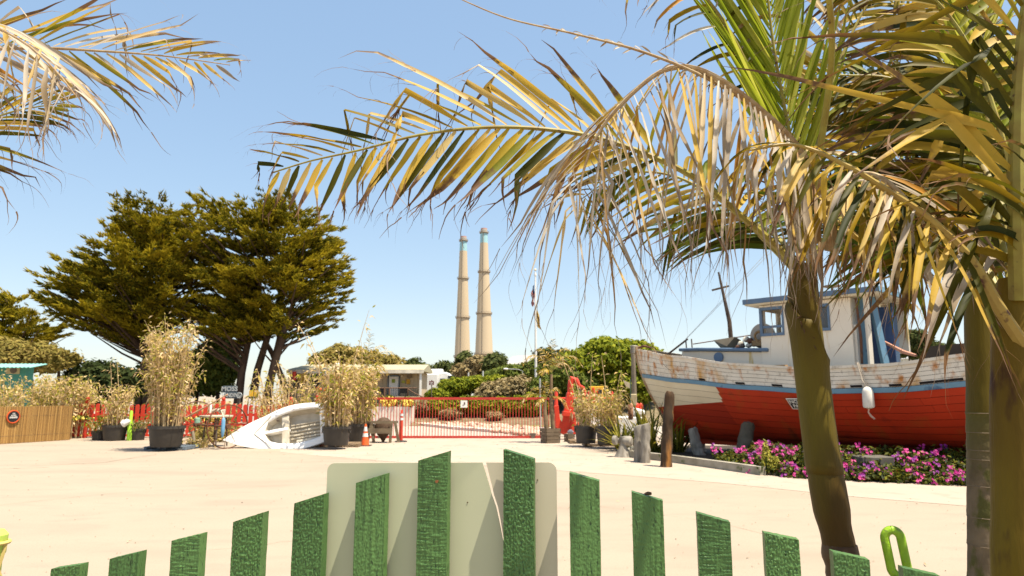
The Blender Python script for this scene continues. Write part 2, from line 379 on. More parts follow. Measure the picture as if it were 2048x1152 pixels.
cypress('cypress_tree', 'big dark cypress on the left with flat spreading tiers, behind the reeds',
        [(305, 565, 120, 110), (245, 610, 90, 78), (350, 510, 105, 80), (310, 448, 70, 34), (200, 568, 50, 28), (260, 655, 80, 32), (195, 618, 55, 24)], 45, 5.5, [300, 325, 275], 420, seed=11)
cypress('cypress_tree', 'big cypress with bare forked limbs showing above the grey lettered sign',
        [(530, 530, 150, 110), (585, 480, 88, 62), (560, 600, 140, 60), (632, 560, 52, 70), (480, 640, 75, 45), (590, 655, 60, 25), (555, 435, 70, 24), (450, 490, 45, 70), (430, 640, 60, 35), (520, 655, 60, 28)], 46, 5.5, [470, 490, 525, 545, 575], 520, seed=5, hub=.25)
cypress('cypress_tree', 'small pointed cypress at the left edge above the teal roof', [(15, 640, 35, 40), (15, 608, 12, 22), (0, 600, 10, 18), (50, 668, 45, 22), (95, 665, 35, 22)], 47, 3, [20, 80], 70, seed=3, sc=.9)
random.seed(21)
bush('shrub', 'dark leafy shrub beside the reed bed behind the red picket fence', 'shrub', [(200, 770, 60, 42), (245, 765, 40, 30)], 40, 2, MT['bush_dark'], .16, 1.2)
bush('shrub', 'tan green shrub behind the reed fence below the small cypress', 'shrub', [(60, 715, 75, 26), (15, 705, 40, 25), (120, 720, 30, 20)], 38, 2, MT['bush_tan'], .14, 1.2)
bush('hedge', 'olive hedge under the two big cypresses', 'hedge', [(400, 745, 70, 42), (330, 750, 40, 38), (440, 720, 30, 50)], 50, 2.5, MT['bush_mid'], .18, 1.1)
bush('tree', 'round olive tree rising behind the beige house roof', 'tree', [(690, 718, 38, 28), (660, 725, 30, 20), (730, 722, 40, 18), (775, 727, 30, 14)], 62, 3, MT['bush_tan'], .22, 1.1, .7)
bush('tree', 'far dark tree over the right end of the beige house roof', 'tree', [(835, 735, 17, 14), (850, 742, 12, 10)], 85, 3, MT['far_green'], .3, 1.2, .8)
bush('tree', 'far dark rounded tree just left of the smokestack bases', 'tree', [(888, 738, 17, 14), (903, 742, 12, 10)], 110, 3, MT['far_green'], .35, 1.2, 1.0)
bush('tree', 'dark pointed tree in front of the left smokestack base', 'tree', [(930, 722, 13, 16), (928, 738, 20, 16)], 95, 3, MT['far_green'], .3, 1.2, .8)
bush('tree', 'brown rounded tree between the two dark trees at the smokestack bases', 'tree', [(958, 735, 30, 20), (940, 742, 30, 14)], 92, 3, MT['bush_brown'], .3, 1.3, .8)
bush('tree', 'dark tree in front of the right smokestack base', 'tree', [(990, 728, 18, 20), (985, 745, 16, 14)], 88, 3, MT['far_green'], .3, 1.2, .8)
bush('shrub', 'long brown and green scrub below the white dome', 'shrub', [(1030, 748, 45, 16), (1080, 738, 40, 16), (1000, 755, 30, 14)], 75, 3, MT['bush_mid'], .25, 1.2, .7)
bush('tree', 'dark open-crowned tree right of the flagpole', 'tree', [(1090, 712, 20, 16), (1115, 718, 22, 16)], 65, 2.5, MT['far_green'], .2, .9, .6, core=False)
bush('hedge', 'bright green clipped hedge left of the brown shrub behind the gate', 'hedge', [(915, 773, 34, 15), (955, 768, 32, 13), (990, 765, 26, 11), (900, 787, 14, 12)], 46, 1.5, MT['bush_bright'], .13, 1.5, .35)
bush('shrub', 'small round bright green shrub beside the dark red sign', 'shrub', [(873, 790, 19, 10)], 44, .8, MT['bush_bright'], .12, 1.6, .3)
bush('shrub', 'wispy brown shrub right of the clipped hedge', 'shrub', [(1010, 782, 50, 20), (985, 790, 30, 14), (1040, 775, 30, 20), (1060, 785, 25, 20)], 44, 1.5, MT['bush_brown'], .13, 1.5, .35)
bush('hill_shrub', 'tallest bright green bush on the slope behind the anchor', 'bush', [(1215, 718, 62, 38), (1270, 725, 50, 38), (1165, 735, 50, 32), (1240, 770, 70, 40)], 44, 3.5, MT['bush_bright'], .17, 1.2, .5)
bush('shrub', 'mid green bush behind the potted palms', 'shrub', [(1120, 755, 38, 34), (1150, 775, 40, 30), (1090, 775, 25, 22)], 42, 2, MT['bush_mid'], .15, 1.3, .4)
bush('shrub', 'low green shrubs on the mound behind the gate bars', 'shrub', [(1000, 814, 60, 17), (940, 812, 40, 15), (1060, 812, 35, 22), (870, 814, 40, 14)], 40, 1.0, MT['bush_bright'], .12, 1.3, .3)
bush('shrub', 'low brown heather patch in the middle of the bed behind the gate', 'shrub', [(900, 826, 18, 6), (990, 830, 14, 5)], 38.6, .6, MT['bush_brown'], .1, 1.5, .22)
bush('tree', 'dark conifer seen past the rear corner of the boat cabin', 'tree', [(1822, 690, 26, 25), (1845, 700, 18, 14), (1815, 675, 12, 14)], 70, 3, MT['far_green'], .22, 1.1, .6)
bush('tree', 'small far tree on the skyline right of the dark conifer', 'tree', [(1895, 702, 20, 12), (1915, 705, 16, 9)], 90, 3, MT['far_green'], .28, .9, .7, core=False)
bush('shrub', 'red brown heather beside the retaining wall behind the gate', 'shrub', [(825, 815, 22, 10), (850, 812, 18, 9)], 39.5, .6, MT['bush_brown'], .1, 1.3, .25)

# ------------------------------------------------------------------ far buildings
conc = mat('stack_concrete', (.50, .41, .28), .9, (.45, .365, .25), .03, stretch=(1, 1, .3), bump=.0)
bluep = mat('stack_blue', (.26, .50, .56), .8, (.28, .46, .50), .05); dk = mat('rust_dark', (.13, .10, .08), .8); gal = mat('gallery_steel', (.30, .25, .19), .8)
cap_m = mat('stack_cap', (.45, .40, .34), .8); cap_r = mat('stack_rim_red', (.5, .25, .2), .8)
def stack(label, pxt, pyt, pxb, wt, wb, ybase, Y, bands):
    s = Y / FPX; a = P(pxt, pyt, Y); b = P(pxb, ybase, Y); z0 = 0; ht = a.z
    root = thing('smokestack', label, 'smokestack', (b.x, Y, 0), 'twin power plant smokestacks')
    zb = b.z; rt, rb = wt * s / 2, wb * s / 2
    def rad(z): return rt + (rb - rt) * ((ht - z) / (ht - zb)) ** 1.05 if z < ht else rt
    def xat(z): return b.x + (a.x - b.x) * (z - zb) / (ht - zb)
    def seg(name, z1, z2, m, k=1.0, n=6):
        mb = MB(); mb.tube([(xat(z1 + (z2 - z1) * i / n), Y, z1 + (z2 - z1) * i / n) for i in range(n + 1)], [rad(z1 + (z2 - z1) * i / n) * k for i in range(n + 1)], 40); mb.build(name, m, root, smooth=True)
    zc = ht - 31 * s; z0b = ht - 9 * s
    seg('shaft', 0, zc, conc, n=12); seg('blue_band', zc, z0b, bluep); seg('cap', z0b, ht - 2 * s, cap_m, .97, 2); seg('rim', ht - 2 * s, ht, cap_r, .93, 1)
    for z in [z0b + .3 * s] + [P(pxb, y, Y).z for y in bands]:
        mb = MB(); x = xat(z); r = rad(z) + 1.0; mb.lathe((x, Y, z), [(r - 1.8, -.5), (r, -.5), (r, -.2), (r - 1.8, -.2)], 40, cap=False)
        mb.torus((x, Y, z + 1.1), r, .12, Matrix.Rotation(math.pi / 2, 3, 'X'), 40, 4)
        for k in range(40):
            an = k * math.pi / 20; mb.tube([(x + r * math.cos(an), Y + r * math.sin(an), z - .4), (x + r * math.cos(an), Y + r * math.sin(an), z + 1.1)], .09, 3)
            mb.tube([(x + (r - .2) * math.cos(an), Y + (r - .2) * math.sin(an), z - .4), (x + (r - 1.6) * math.cos(an), Y + (r - 1.6) * math.sin(an), z - 2.2)], .12, 3)
        mb.build('gallery', gal, root)
    mb = MB(); 
    for i in range(24):
        z1, z2 = ht * .98 * i / 24, ht * .98 * (i + 1) / 24; an = -1.75
        mb.tube([(xat(z1) + math.cos(an) * (rad(z1) + .2), Y + math.sin(an) * (rad(z1) + .2), z1), (xat(z2) + math.cos(an) * (rad(z2) + .2), Y + math.sin(an) * (rad(z2) + .2), z2)], .3, 4)
    mb.build('ladder_conduit', gal, root)
stack('left and shorter of the two tall tapering concrete smokestacks with blue tops', 927, 473, 924.5, 13.5, 33, 735, 640, [557, 635, 713])
stack('right and taller of the two tapering concrete smokestacks with blue tops', 968, 457, 968, 13.8, 38, 735, 610, [544, 627, 708])

wroof = mat('white_roof', (.85, .84, .82), .7, (.78, .77, .75), .2); wallc = mat('pale_wall', (.4, .42, .38), .9)
r0 = P(1050, 728, 170); root = thing('warehouse', 'distant low warehouse with a bright white curved roof left of the flagpole', 'warehouse', (r0.x, 170, 0))
A_, B_, M_ = P(1003, 729, 170), P(1100, 727, 170), P(1048, 711, 170)
mb = MB(); pf = [A_, A_.lerp(M_, .5) + V((0, 0, .9)), M_ + V((0, 0, .1)), M_.lerp(B_, .5) + V((0, 0, 1.0)), B_]
n = len(pf); mb.add([p for p in pf] + [p + V((0, 40, 0)) for p in pf], [tuple(range(n)), tuple(range(2 * n - 1, n - 1, -1))] + [(i, i + 1, i + 1 + n, i + n) for i in range(n - 1)] + [(n - 1, 0, n, 2 * n - 1)])
mb.build('roof', wroof, root); mb = MB(); mb.box(((A_.x + B_.x) / 2, 190.5, A_.z / 2 - .02), (B_.x - A_.x - .6, 39, A_.z - .05)); mb.build('wall', wallc, root)

r0 = P(1868, 700, 100); root = thing('house', 'far pale house with a white roof beyond the boat stern', 'house', (r0.x, 100, 0))
a, b = P(1840, 712, 100), P(1890, 712, 100); mb = MB(); mb.box(((a.x + b.x) / 2, 103, 3), (b.x - a.x, 6, 8.0)); mb.build('wall', mat('pale_cream', (.6, .6, .52), .8), root)
mb = MB(); zt = 7.0; mb.prism([(a.x - .3, 99.5, zt), (b.x + .3, 99.5, zt), ((a.x + b.x) / 2 + .6, 99.5, zt + 1.5), ((a.x + b.x) / 2 - .6, 99.5, zt + 1.5)], (0, 7, 0)); mb.build('roof', mat('roof_grey', (.55, .55, .53), .8), root)
for k in range(3):
    mb = MB(); mb.box((a.x + .8 + k * 1.1, 99.97, 6.2), (.7, .05, .8)); mb.build('window', mat('far_glass', (.1, .13, .15), .2), root)

# beige house behind the gate
Yh = 50; s = Yh / FPX
hx0, hx1 = P(577, 760, Yh).x, P(843, 760, Yh).x; zr = P(700, 731, Yh).z; ze = P(700, 745, Yh).z; zf = P(700, 806, Yh).z
house = thing('house', 'long low beige clapboard house with a shallow roof behind the red gate', 'house', ((hx0 + hx1) / 2, Yh, 0))
beige = mat('beige_siding', (.50, .40, .27), .85, (.46, .36, .24), 2); trim = mat('cream_trim', (.72, .66, .54), .7); roofm = mat('roof_felt', (.40, .36, .24), .95, (.33, .30, .20), 3)
bluetrim = mat('blue_trim', (.10, .17, .26), .6); whitep = mat('white_paint', (.80, .78, .74), .5, (.72, .69, .64), 3)
mb = MB(); mb.box(((hx0 + hx1) / 2, Yh + 1.85, ze / 2), (hx1 - hx0 - .06, 3.5, ze)); mb.build('wall', beige, house)
# vertical boards: each a plank of the wall
nb = 34; src = None
for k in range(nb):
    x = hx0 + (hx1 - hx0) * (k + .5) / nb; wd = (hx1 - hx0) / nb - .02
    if src is None:
        mb = MB(); mb.box((x, Yh + .085, zf + .35 + (ze - zf) / 2 - .35), (wd, .03, ze - zf)); src = mb.build('board', beige, house, org=V((x, Yh + .085, zf)))
    else: piece(src, house, (x, Yh + .085, zf))
mb = MB(); mb.prism([(hx0 - .7, Yh - 1.5, ze + .02), (hx0 - .7, Yh - 1.5, ze + .14), (hx0 - .2, Yh + 4, zr + .06), (hx0 - .2, Yh + 9, ze + .14), (hx0 - .2, Yh + 9, ze + .02)], (0, 0, 0)) if False else None
xr = P(848, 740, Yh - 1.4).x
mb.add([(hx0 + .3, Yh - 1.4, ze + .16), (xr, Yh - 1.4, ze + .16), (xr, Yh + 1.3, zr + .12), (hx0 + .9, Yh + 1.3, zr + .12), (hx0 + .3, Yh - 1.4, ze + .04), (xr, Yh - 1.4, ze + .04), (xr, Yh + 1.3, ze + .04), (hx0 + .9, Yh + 1.3, ze + .04), (xr, Yh + 4, ze + .16), (hx0 + .3, Yh + 4, ze + .16), (xr, Yh + 4, ze + .04), (hx0 + .3, Yh + 4, ze + .04)],
       [(0, 1, 2, 3), (4, 7, 6, 5), (0, 4, 5, 1), (1, 5, 6, 2), (3, 7, 4, 0), (3, 2, 8, 9), (6, 7, 11, 10), (2, 6, 10, 8), (7, 3, 9, 11), (8, 10, 11, 9)])
mb.build('roof', roofm, house)
mb = MB(); mb.box(((hx0 + .3 + xr) / 2, Yh - 1.44, ze + .02), (xr - hx0 - .3, .05, .24)); mb.build('fascia', trim, house)
def hp(px, py, dy=0): return P(px, py, Yh + dy)
def hbox(name, px0, px1, py0, py1, m, y=.03, th=.08, lab=None, par=house):
    a, b = P(px0, py1, Yh), P(px1, py0, Yh); mb = MB(); mb.box(((a.x + b.x) / 2, Yh + y, (a.z + b.z) / 2), (b.x - a.x, th, b.z - a.z)); o = mb.build(name, m, par)
    if lab: o['label'] = lab
    return o
d = hbox('door', 777, 797, 753, 808, whitep, .03); 
for q in ((774.6, 777, 751, 808), (797, 799.4, 751, 808), (777.1, 796.9, 750.6, 753)):
    a, b = P(q[0], q[3], Yh), P(q[1], q[2], Yh); mb = MB(); mb.box(((a.x + b.x) / 2, Yh - .02, (a.z + b.z) / 2), (b.x - a.x, .14, b.z - a.z)); mb.build('door_frame', bluetrim, d)
a = P(787, 762, Yh); mb = MB(); mb.box((a.x, Yh - .03, a.z), (.24, .02, .26)); mb.build('notice', mat('green_notice', (.30, .36, .05), .7), d)
ye = mat('yellow_sign', (.62, .33, .03), .6); gr = mat('lime_notice', (.42, .42, .08), .7); brn = mat('brown_vent', (.27, .21, .15), .8)
hbox('wall_sign', 735.5, 743, 759, 769, ye, lab='amber wall sign left of the door'); hbox('wall_sign', 812.5, 820, 758, 768, ye, lab='amber wall sign right of the door')
hbox('notice', 747, 753.5, 761.5, 765, gr, .02); hbox('notice', 803.5, 810, 761, 766, gr, .02); hbox('vent', 741, 752, 745, 756, brn, .02); hbox('vent', 814, 824, 745, 756, brn, .02)
a = P(804, 752, Yh); mb = MB(); mb.ball(a + V((0, -.05, 0)), .08, 8); mb.build('porch_lamp', mat('lamp_glass', (.8, .7, .5), .3), house)
gl = mat('dark_glass', (.03, .035, .04), .15, spec=.5)
for q in ((566 + 12, 600, 751, 778), (618, 640, 751, 776), (700, 716, 765, 790)):
    f = hbox('window', q[0], q[1], q[2], q[3], gl, .02, .06)
    a, b = P(q[0], q[3], Yh), P(q[1], q[2], Yh)
    for (x0, x1, z0, z1) in ((a.x - .07, a.x, a.z, b.z), (b.x, b.x + .07, a.z, b.z), (a.x - .07, b.x + .07, b.z, b.z + .07), (a.x - .07, b.x + .07, a.z - .07, a.z)):
        mb = MB(); mb.box(((x0 + x1) / 2, Yh - .01, (z0 + z1) / 2), (x1 - x0, .1, z1 - z0)); mb.build('frame', bluetrim, f)
# deck, rail, porch post, chairs
mb = MB(); mb.box(((hx0 + hx1) / 2, Yh - 1.1, zf - .12), (hx1 - hx0, 2.2, .2)); mb.build('deck', mat('deck_wood', (.3, .22, .15), .9), house)
mb = MB(); mb.box(((hx0 + hx1) / 2, Yh - 1.0, zf / 2 - .15), (hx1 - hx0 - .1, 1.9, zf - .3)); mb.build('deck_skirt', mat('deck_dark', (.10, .08, .06), .9), house)
a = P(841, 775, Yh - 1.3); mb = MB(); mb.box((a.x, Yh - 1.3, (zf + ze) / 2 - .02), (.14, .14, ze - zf)); mb.build('porch_post', whitep, house)
rail = thing('railing', 'thin dark metal railing along the deck of the beige house', 'railing', (P(760, 790, Yh - 2.1).x, Yh - 2.1, 0))
blk = mat('black_metal', (.03, .028, .025), .5); rb = mat('rail_brown', (.18, .10, .06), .7)
zt = P(760, 776, Yh - 2.1).z; xa, xb = P(700, 776, Yh - 2.1).x, P(834, 776, Yh - 2.1).x
for nm, z, rr_ in (('top_rail', zt, .035), ('bottom_rail', zf + .1, .02)):
    mb = MB(); mb.tube([(xa, Yh - 2.1, z), (xb, Yh - 2.1, z)], rr_, 6); mb.build(nm, rb if rr_ > .03 else blk, rail)
src = None
for k in range(41):
    x = xa + (xb - xa) * k / 40
    if not src: mb = MB(); mb.tube([(x, Yh - 2.1, zf - .05), (x, Yh - 2.1, zt)], .014, 4); src = mb.build('baluster', blk, rail, org=V((x, Yh - 2.1, zf)))
    else: piece(src, rail, (x, Yh - 2.1, zf))
for px in (740, 769, 779, 816):
    x = P(px, 790, Yh - 2.14).x; mb = MB(); mb.box((x, Yh - 2.14, (zf + zt) / 2), (.09, .05, zt - zf + .06)); mb.build('rail_post', rb, rail)
mb = MB(); p0 = P(816, 778, Yh - 2.1); mb.tube([p0, P(830, 787, Yh - 2.8), P(852, 797, Yh - 3.8)], .04, 6); mb.build('stair_rail', rb, rail)
def patio_chair(px, lab):
    c = P(px, 790, Yh - 1.0); c.z = zf; t = thing('patio_chair', lab, 'chair', c, 'chairs on the house deck')
    for sx in (-1, 1):
        for sy in (-1, 1): mb = MB(); mb.tube([c + V((sx * .25, sy * .22, 0)), c + V((sx * .25, sy * .22, .45 if sy < 0 else 1.05))], .02, 5); mb.build('leg', blk, t)
    mb = MB(); mb.box(c + V((0, 0, .46)), (.5, .46, .04)); mb.build('seat', blk, t)
    mb = MB(); mb.box(c + V((0, .22, .86)), (.52, .04, .34)); mb.build('backrest', blk, t)
patio_chair(759, 'dark patio chair left of the white door'); patio_chair(806, 'dark patio chair right of the white door')

# flower hedge
def flowers(label, pts, Y, m_leaf, m_fl, fl=.07, nf=120, nl=400, rx=20, ry=8):
    for lab, px, py, rx, ry in pts:
        c = P(px, py, Y); t = thing('flower_bush', lab, 'bush', (c.x, Y, c.z - ry * Y / FPX), label); s_ = Y / FPX
        a = MB(); a.a = True; b = MB()
        for _ in range(nl):
            d = V((random.gauss(0, .5), random.gauss(0, .5), random.gauss(0, .5))); leafquads(a, c + V((d.x * rx * s_, d.y * .4, d.z * ry * s_)), 2, .1, .09)
        for _ in range(nf):
            an = U(0, 6.28); r_ = R() ** .5; q = c + V((math.cos(an) * r_ * rx * s_, U(-.6, -.1), math.sin(an) * r_ * ry * s_)); b.ball(q, fl * U(.6, 1.2), 5)
        a.build('foliage', m_leaf, t, fix=False, kind='stuff'); b.build('blossoms', m_fl, t, smooth='all', kind='stuff')
yfl = mat('yellow_flower', (.75, .48, .06), .6, (.70, .55, .12), 8)
flowers('yellow flower mounds on the retaining wall', [('wider yellow flower mound on the wall under the white door', 779, 803, 15, 8), ('smaller yellow flower mound near the end of the white wall', 816, 805, 11, 7)], 36.3, MT['bush_mid'], yfl)
flowers('small yellow blooms low in the hedge', [('sparse yellow blooms in the hedge left of the sawhorse', 735, 806, 14, 7)], 36.3, MT['bush_mid'], yfl, nf=25)

# recreational vehicle
Yr = 60; rvm = mat('rv_white', (.74, .73, .70), .35, (.68, .67, .64), 1, spec=.5); rvg = mat('rv_grey', (.28, .30, .32), .3, spec=.5)
c = P(875, 790, Yr); rv = thing('motorhome', 'white motorhome parked behind the hedge beside the beige house', 'motorhome', (c.x, Yr, 0))
a, b = P(838, 775, Yr), P(893, 747, Yr); q = P(915, 752, Yr)
mb = MB(); mb.prism([(a.x, Yr, 1.0), (q.x, Yr, 1.0), (q.x + .1, Yr, 2.3), (q.x - .2, Yr, q.z - .3), (b.x, Yr, P(0, 744, Yr).z), (a.x, Yr, P(0, 744, Yr).z)], (0, 2.5, 0)); bevel(mb.build('body', rvm, rv), .12, 3)
mb = MB(); e = P(846, 790, Yr - 1); f = P(876, 749, Yr - 1); mb.box(((e.x + f.x) / 2, Yr - .55, (f.z + .9) / 2 + .1), (f.x - e.x, 1.05, f.z - 1.0)); bevel(mb.build('slide_out', rvm, rv), .06, 2)
for (p0, p1, p2, p3) in ((880, 891, 757, 766), (896, 909, 751, 757)):
    a2, b2 = P(p0, p3, Yr), P(p1, p2, Yr); mb = MB(); mb.box(((a2.x + b2.x) / 2, Yr - .02, (a2.z + b2.z) / 2), (b2.x - a2.x, .06, b2.z - a2.z)); bevel(mb.build('window', gl, rv), .04, 2)
mb = MB(); a2, b2 = P(878, 785, Yr), P(916, 770, Yr); mb.box(((a2.x + b2.x) / 2, Yr - .02, (a2.z + b2.z) / 2), (b2.x - a2.x - .1, .04, .25)); mb.build('stripe', rvg, rv)
for px in (882, 905):
    x = P(px, 790, Yr).x; mb = MB(); mb.torus((x, Yr + .05, .45), .34, .12); mb.lathe((x, Yr + .05, .45), [(.22, -.06), (.22, .06)], 12, Matrix.Rotation(math.pi / 2, 3, 'X')); mb.build('wheel', blk, rv, smooth=True)
mb = MB(); x = P(870, 745, Yr).x; mb.box((x, Yr + 1, P(0, 743, Yr).z + .1), (1.2, 1, .28)); bevel(mb.build('roof_unit', rvm, rv), .06, 2)

# dark red sign on a post, light poles
c = P(863, 785, 43); t = thing('post_sign', 'small dark red sign on a post in front of the motorhome', 'sign', (c.x, 43, 0))
mb = MB(); mb.tube([(c.x, 43.03, .4), (c.x, 43.03, P(0, 760, 43).z)], .03, 6); mb.build('post', dk, t)
a, b = P(858, 770, 43), P(868, 762, 43); mb = MB(); mb.box(((a.x + b.x) / 2, 43, (a.z + b.z) / 2), (b.x - a.x, .03, b.z - a.z)); mb.build('panel', mat('dark_red', (.14, .02, .02), .5), t)
mb = MB()
for k in range(3): mb.box(((a.x + b.x) / 2, 42.98, b.z - .07 - k * .065), (.24 - .04 * k, .006, .02))
mb.build('text_bars', whitep, t)
galv = mat('galvanised', (.42, .42, .40), .5, metal=.4)
for px, y0, Yp, lab in ((966, 742, 55, 'short grey post nearest the smokestack trees'), (937, 745, 55, 'short grey post above the clipped hedge'), (1080, 757, 33, 'grey steel post just right of the flagpole')):
    c = P(px, y0, Yp); mb = MB(); mb.lathe((c.x, Yp, 0), [(.07 if Yp > 40 else .045, 0), (.06 if Yp > 40 else .04, c.z - .05), (.03, c.z)], 10); tag(mb.build('steel_post', galv, org=V((c.x, Yp, 0)), smooth=True), lab, 'post')
c0, c1 = P(1012, 738, 50), P(1045, 742, 50); t = thing('street_lamp', 'small cobra-head street lamp arm over the brown shrub', 'street lamp', (c1.x, 50, 0))
mb = MB(); mb.tube([(c1.x, 50, 0), (c1.x, 50, c1.z), (c1.x - .35, 50, c1.z + .12), c0 + V((.15, 0, 0))], .035, 6); mb.build('pole', galv, t)
mb = MB(); mb.ball(c0, .12, 8, (1.6, .8, .6)); mb.build('lamp_head', whitep, t, smooth=True)
# ------------------------------------------------------------------ flagpole and flags
Yf = 45; c = P(1072, 790, Yf); ct_ = P(1071.5, 541, Yf)
t = thing('flagpole', 'tall white flagpole with a ball on top behind the gate', 'flagpole', (c.x, Yf, 0))
mb = MB(); mb.lathe((c.x, Yf, 0), [(.09, 0), (.085, 3), (.05, ct_.z - .1)], 12); mb.build('pole', whitep, t, smooth=True)
mb = MB(); mb.ball((c.x, Yf, ct_.z + .05), .09, 10); mb.build('finial', mat('finial', (.8, .7, .5), .3), t, smooth=True)
mb = MB(); mb.lathe((c.x, Yf, ct_.z - .35), [(.08, 0), (.08, .12)], 8); mb.build('truck', whitep, t)
def limpflag(name, label, side, py0, py1, wpx, cols, taper):
    z0, z1 = P(0, py1, Yf).z, P(0, py0, Yf).z; root = thing(name, label, 'flag', (c.x + side * .1, Yf, z1))
    s_ = Yf / FPX; n = 14; k = 12; mbs = [MB() for _ in cols]; g = []
    for i in range(n + 1):
        u = i / n; row = []
        for j in range(k + 1):
            q = j / k; wd = wpx * s_ * (taper(u)); x = c.x + side * (.07 + q * wd + .03 * math.sin(u * 9 + q * 4)); row.append(V((x, Yf + .09 * math.sin(q * 14 + u * 3), z1 + (z0 - z1) * u - q * .25)))
        g.append(row)
    for i in range(n):
        for j in range(k):
            ci = cols_pick(name, i / n, j / k, len(cols)); mbs[ci].add([g[i][j], g[i][j + 1], g[i + 1][j + 1], g[i + 1][j]], [(0, 1, 2, 3)])
    for b_, (pn, m_) in zip(mbs, cols):
        if b_.f: b_.build(pn, m_, root)
def cols_pick(nm, u, q, n):
    if nm == 'striped_flag': return 2 if u < .42 and q < .55 else (0 if int(q * 6 + u * 5) % 2 else 1)
    return 1 if .45 < u < .62 and .2 < q < .6 else 0
fr, fw, fb = mat('flag_red', (.42, .05, .05), .7), mat('flag_white', (.7, .65, .62), .7), mat('flag_blue', (.05, .06, .15), .7)
limpflag('striped_flag', 'limp red white and blue striped flag hanging from the pole', -1, 569, 607, 7, [('red_stripes', fr), ('white_stripes', fw), ('canton', fb)], lambda u: .6 + .5 * math.sin(u * 6) ** 2)
limpflag('pennant_flag', 'limp yellow flag hanging below the striped one', 1, 608, 652, 9, [('cloth', mat('flag_yellow', (.72, .50, .16), .7)), ('emblem', mat('flag_brown', (.35, .12, .04), .7))], lambda u: .25 + .75 * u)

# ------------------------------------------------------------------ red sliding gate
redp = mat('red_paint', (.50, .045, .03), .45, (.42, .04, .03), 3); redb = mat('red_bright', (.62, .05, .025), .4, (.55, .05, .025), 4)
Yg = 26.0; gx0, gx1 = P(700, 880, Yg).x, P(1112, 875, Yg).x; gz = P(950, 797, Yg).z; gz0 = P(950, 875, Yg).z
gate = thing('sliding_gate', 'long red metal gate of thin vertical bars across the driveway', 'gate', ((gx0 + gx1) / 2, Yg, 0))
for nm, z, h_ in (('top_rail', gz, .09), ('bottom_rail', gz0 + .02, .08)):
    mb = MB(); mb.box(((gx0 + gx1) / 2, Yg, z), (gx1 - gx0, .06, h_)); mb.build(nm, redp, gate)
nb = int((gx1 - gx0) / .112); src = None
for k in range(nb + 1):
    x = gx0 + .04 + (gx1 - gx0 - .08) * k / nb
    if not src: mb = MB(); mb.tube([(x, Yg, gz0 + .06), (x, Yg, gz - .045)], .013, 6, False); src = mb.build('bar', redp, gate, org=V((x, Yg, 0)))
    else: piece(src, gate, (x, Yg, 0))
for px in (1066, 760):
    x = P(px, 878, Yg).x; mb = MB(); mb.lathe((x, Yg - .03, .09), [(.08, -.03), (.08, .03)], 14, Matrix.Rotation(math.pi / 2, 3, 'X')); mb.box((x, Yg, .16), (.22, .1, .07)); mb.build('roller', dk, gate)
a = P(928, 808, Yg - .05); t = thing('notice_plate', 'small white square notice wired to the red gate bars', 'sign', a)
mb = MB(); mb.box(a, (.25, .015, .26)); mb.build('plate', whitep, t); mb = MB(); mb.box(a + V((.02, -.012, .02)), (.05, .006, .09)); mb.box(a + V((-.03, -.012, -.04)), (.05, .006, .03)); mb.build('symbol', dk, t)

# ------------------------------------------------------------------ red picket fence
Yp = 26.3; xs, xe = P(112, 870, Yp).x, P(645, 870, Yp).x; zt = P(0, 812, Yp).z
fence = thing('picket_fence', 'bright red picket fence with rounded tops along the back of the yard', 'fence', ((xs + xe) / 2, Yp, 0))
n = int((xe - xs) / .215); src = None; s2 = None
for k in range(n + 1):
    x = xs + k * .215
    if k % 12 == 5:
        mb = MB(); mb.box((x, Yp, zt * .5 + .1), (.12, .12, zt + .2)); mb.ball((x, Yp, zt + .27), .075, 8); mb.build('post', redb, fence); continue
    zz = .10 * math.sin(((k % 12) - 5.5) / 6 * 3.14 / 2 + 1.57)
    if not src:
        mb = MB(); wd = .075; h0, h1 = zt * .42, zt
        prof = [(-wd, h0)] + [(-wd, h1 - .07)] + [(-wd * math.cos(a_), h1 - .07 + .07 * math.sin(a_)) for a_ in (.5, 1.1, 1.57, 2.04, 2.64)] + [(wd, h1 - .07), (wd, h0)]
        mb.prism([(x + p_[0], Yp - .05, p_[1]) for p_ in prof], (0, .022, 0)); src = mb.build('picket', redb, fence, org=V((x, Yp, 0)))
        mb = MB(); h0, h1 = .06, zt * .42 - .02
        prof = [(-wd, h0), (-wd * .5, h0 + .1), (-wd * .95, h0 + .2), (-wd * .5, h0 + .28), (-wd * .95, h1), (wd * .95, h1), (wd * .5, h0 + .28), (wd * .95, h0 + .2), (wd * .5, h0 + .1), (wd, h0)]
        mb.prism([(x + p_[0], Yp - .05, p_[1]) for p_ in prof], (0, .022, 0)); s2 = mb.build('slat', redb, fence, org=V((x, Yp, 0)))
    else:
        piece(src, fence, (x, Yp, zz)); piece(s2, fence, (x, Yp, 0))
for z in (.10, zt * .42, zt * .72):
    mb = MB(); mb.box(((xs + xe) / 2, Yp, z), (xe - xs + .2, .05, .09)); mb.build('rail', redb, fence)
# second short run beyond the sliding gate
xs, xe = P(1108, 870, Yp).x, P(1240, 870, Yp).x
fence2 = thing('pipe_fence', 'short red pipe fence between the gate end and the anchor', 'fence', ((xs + xe) / 2, Yp + .5, 0))
for px in (1113, 1140, 1180, 1225):
    x = P(px, 870, Yp + .5).x; mb = MB(); mb.lathe((x, Yp + .5, 0), [(.07, 0), (.07, gz + .22), (.05, gz + .27)], 10); mb.build('post', redb, fence2, smooth=True)
for z in (gz, .3): mb = MB(); mb.tube([(xs, Yp + .5, z), (xe, Yp + .5, z)], .04, 8); mb.build('rail', redb, fence2)
x0, x1 = P(1113, 0, Yp + .5).x, P(1140, 0, Yp + .5).x; mb = MB(); mb.tube([(x0, Yp + .5, gz), (x1, Yp + .5, .35)], .035, 8); mb.build('brace', redb, fence2)

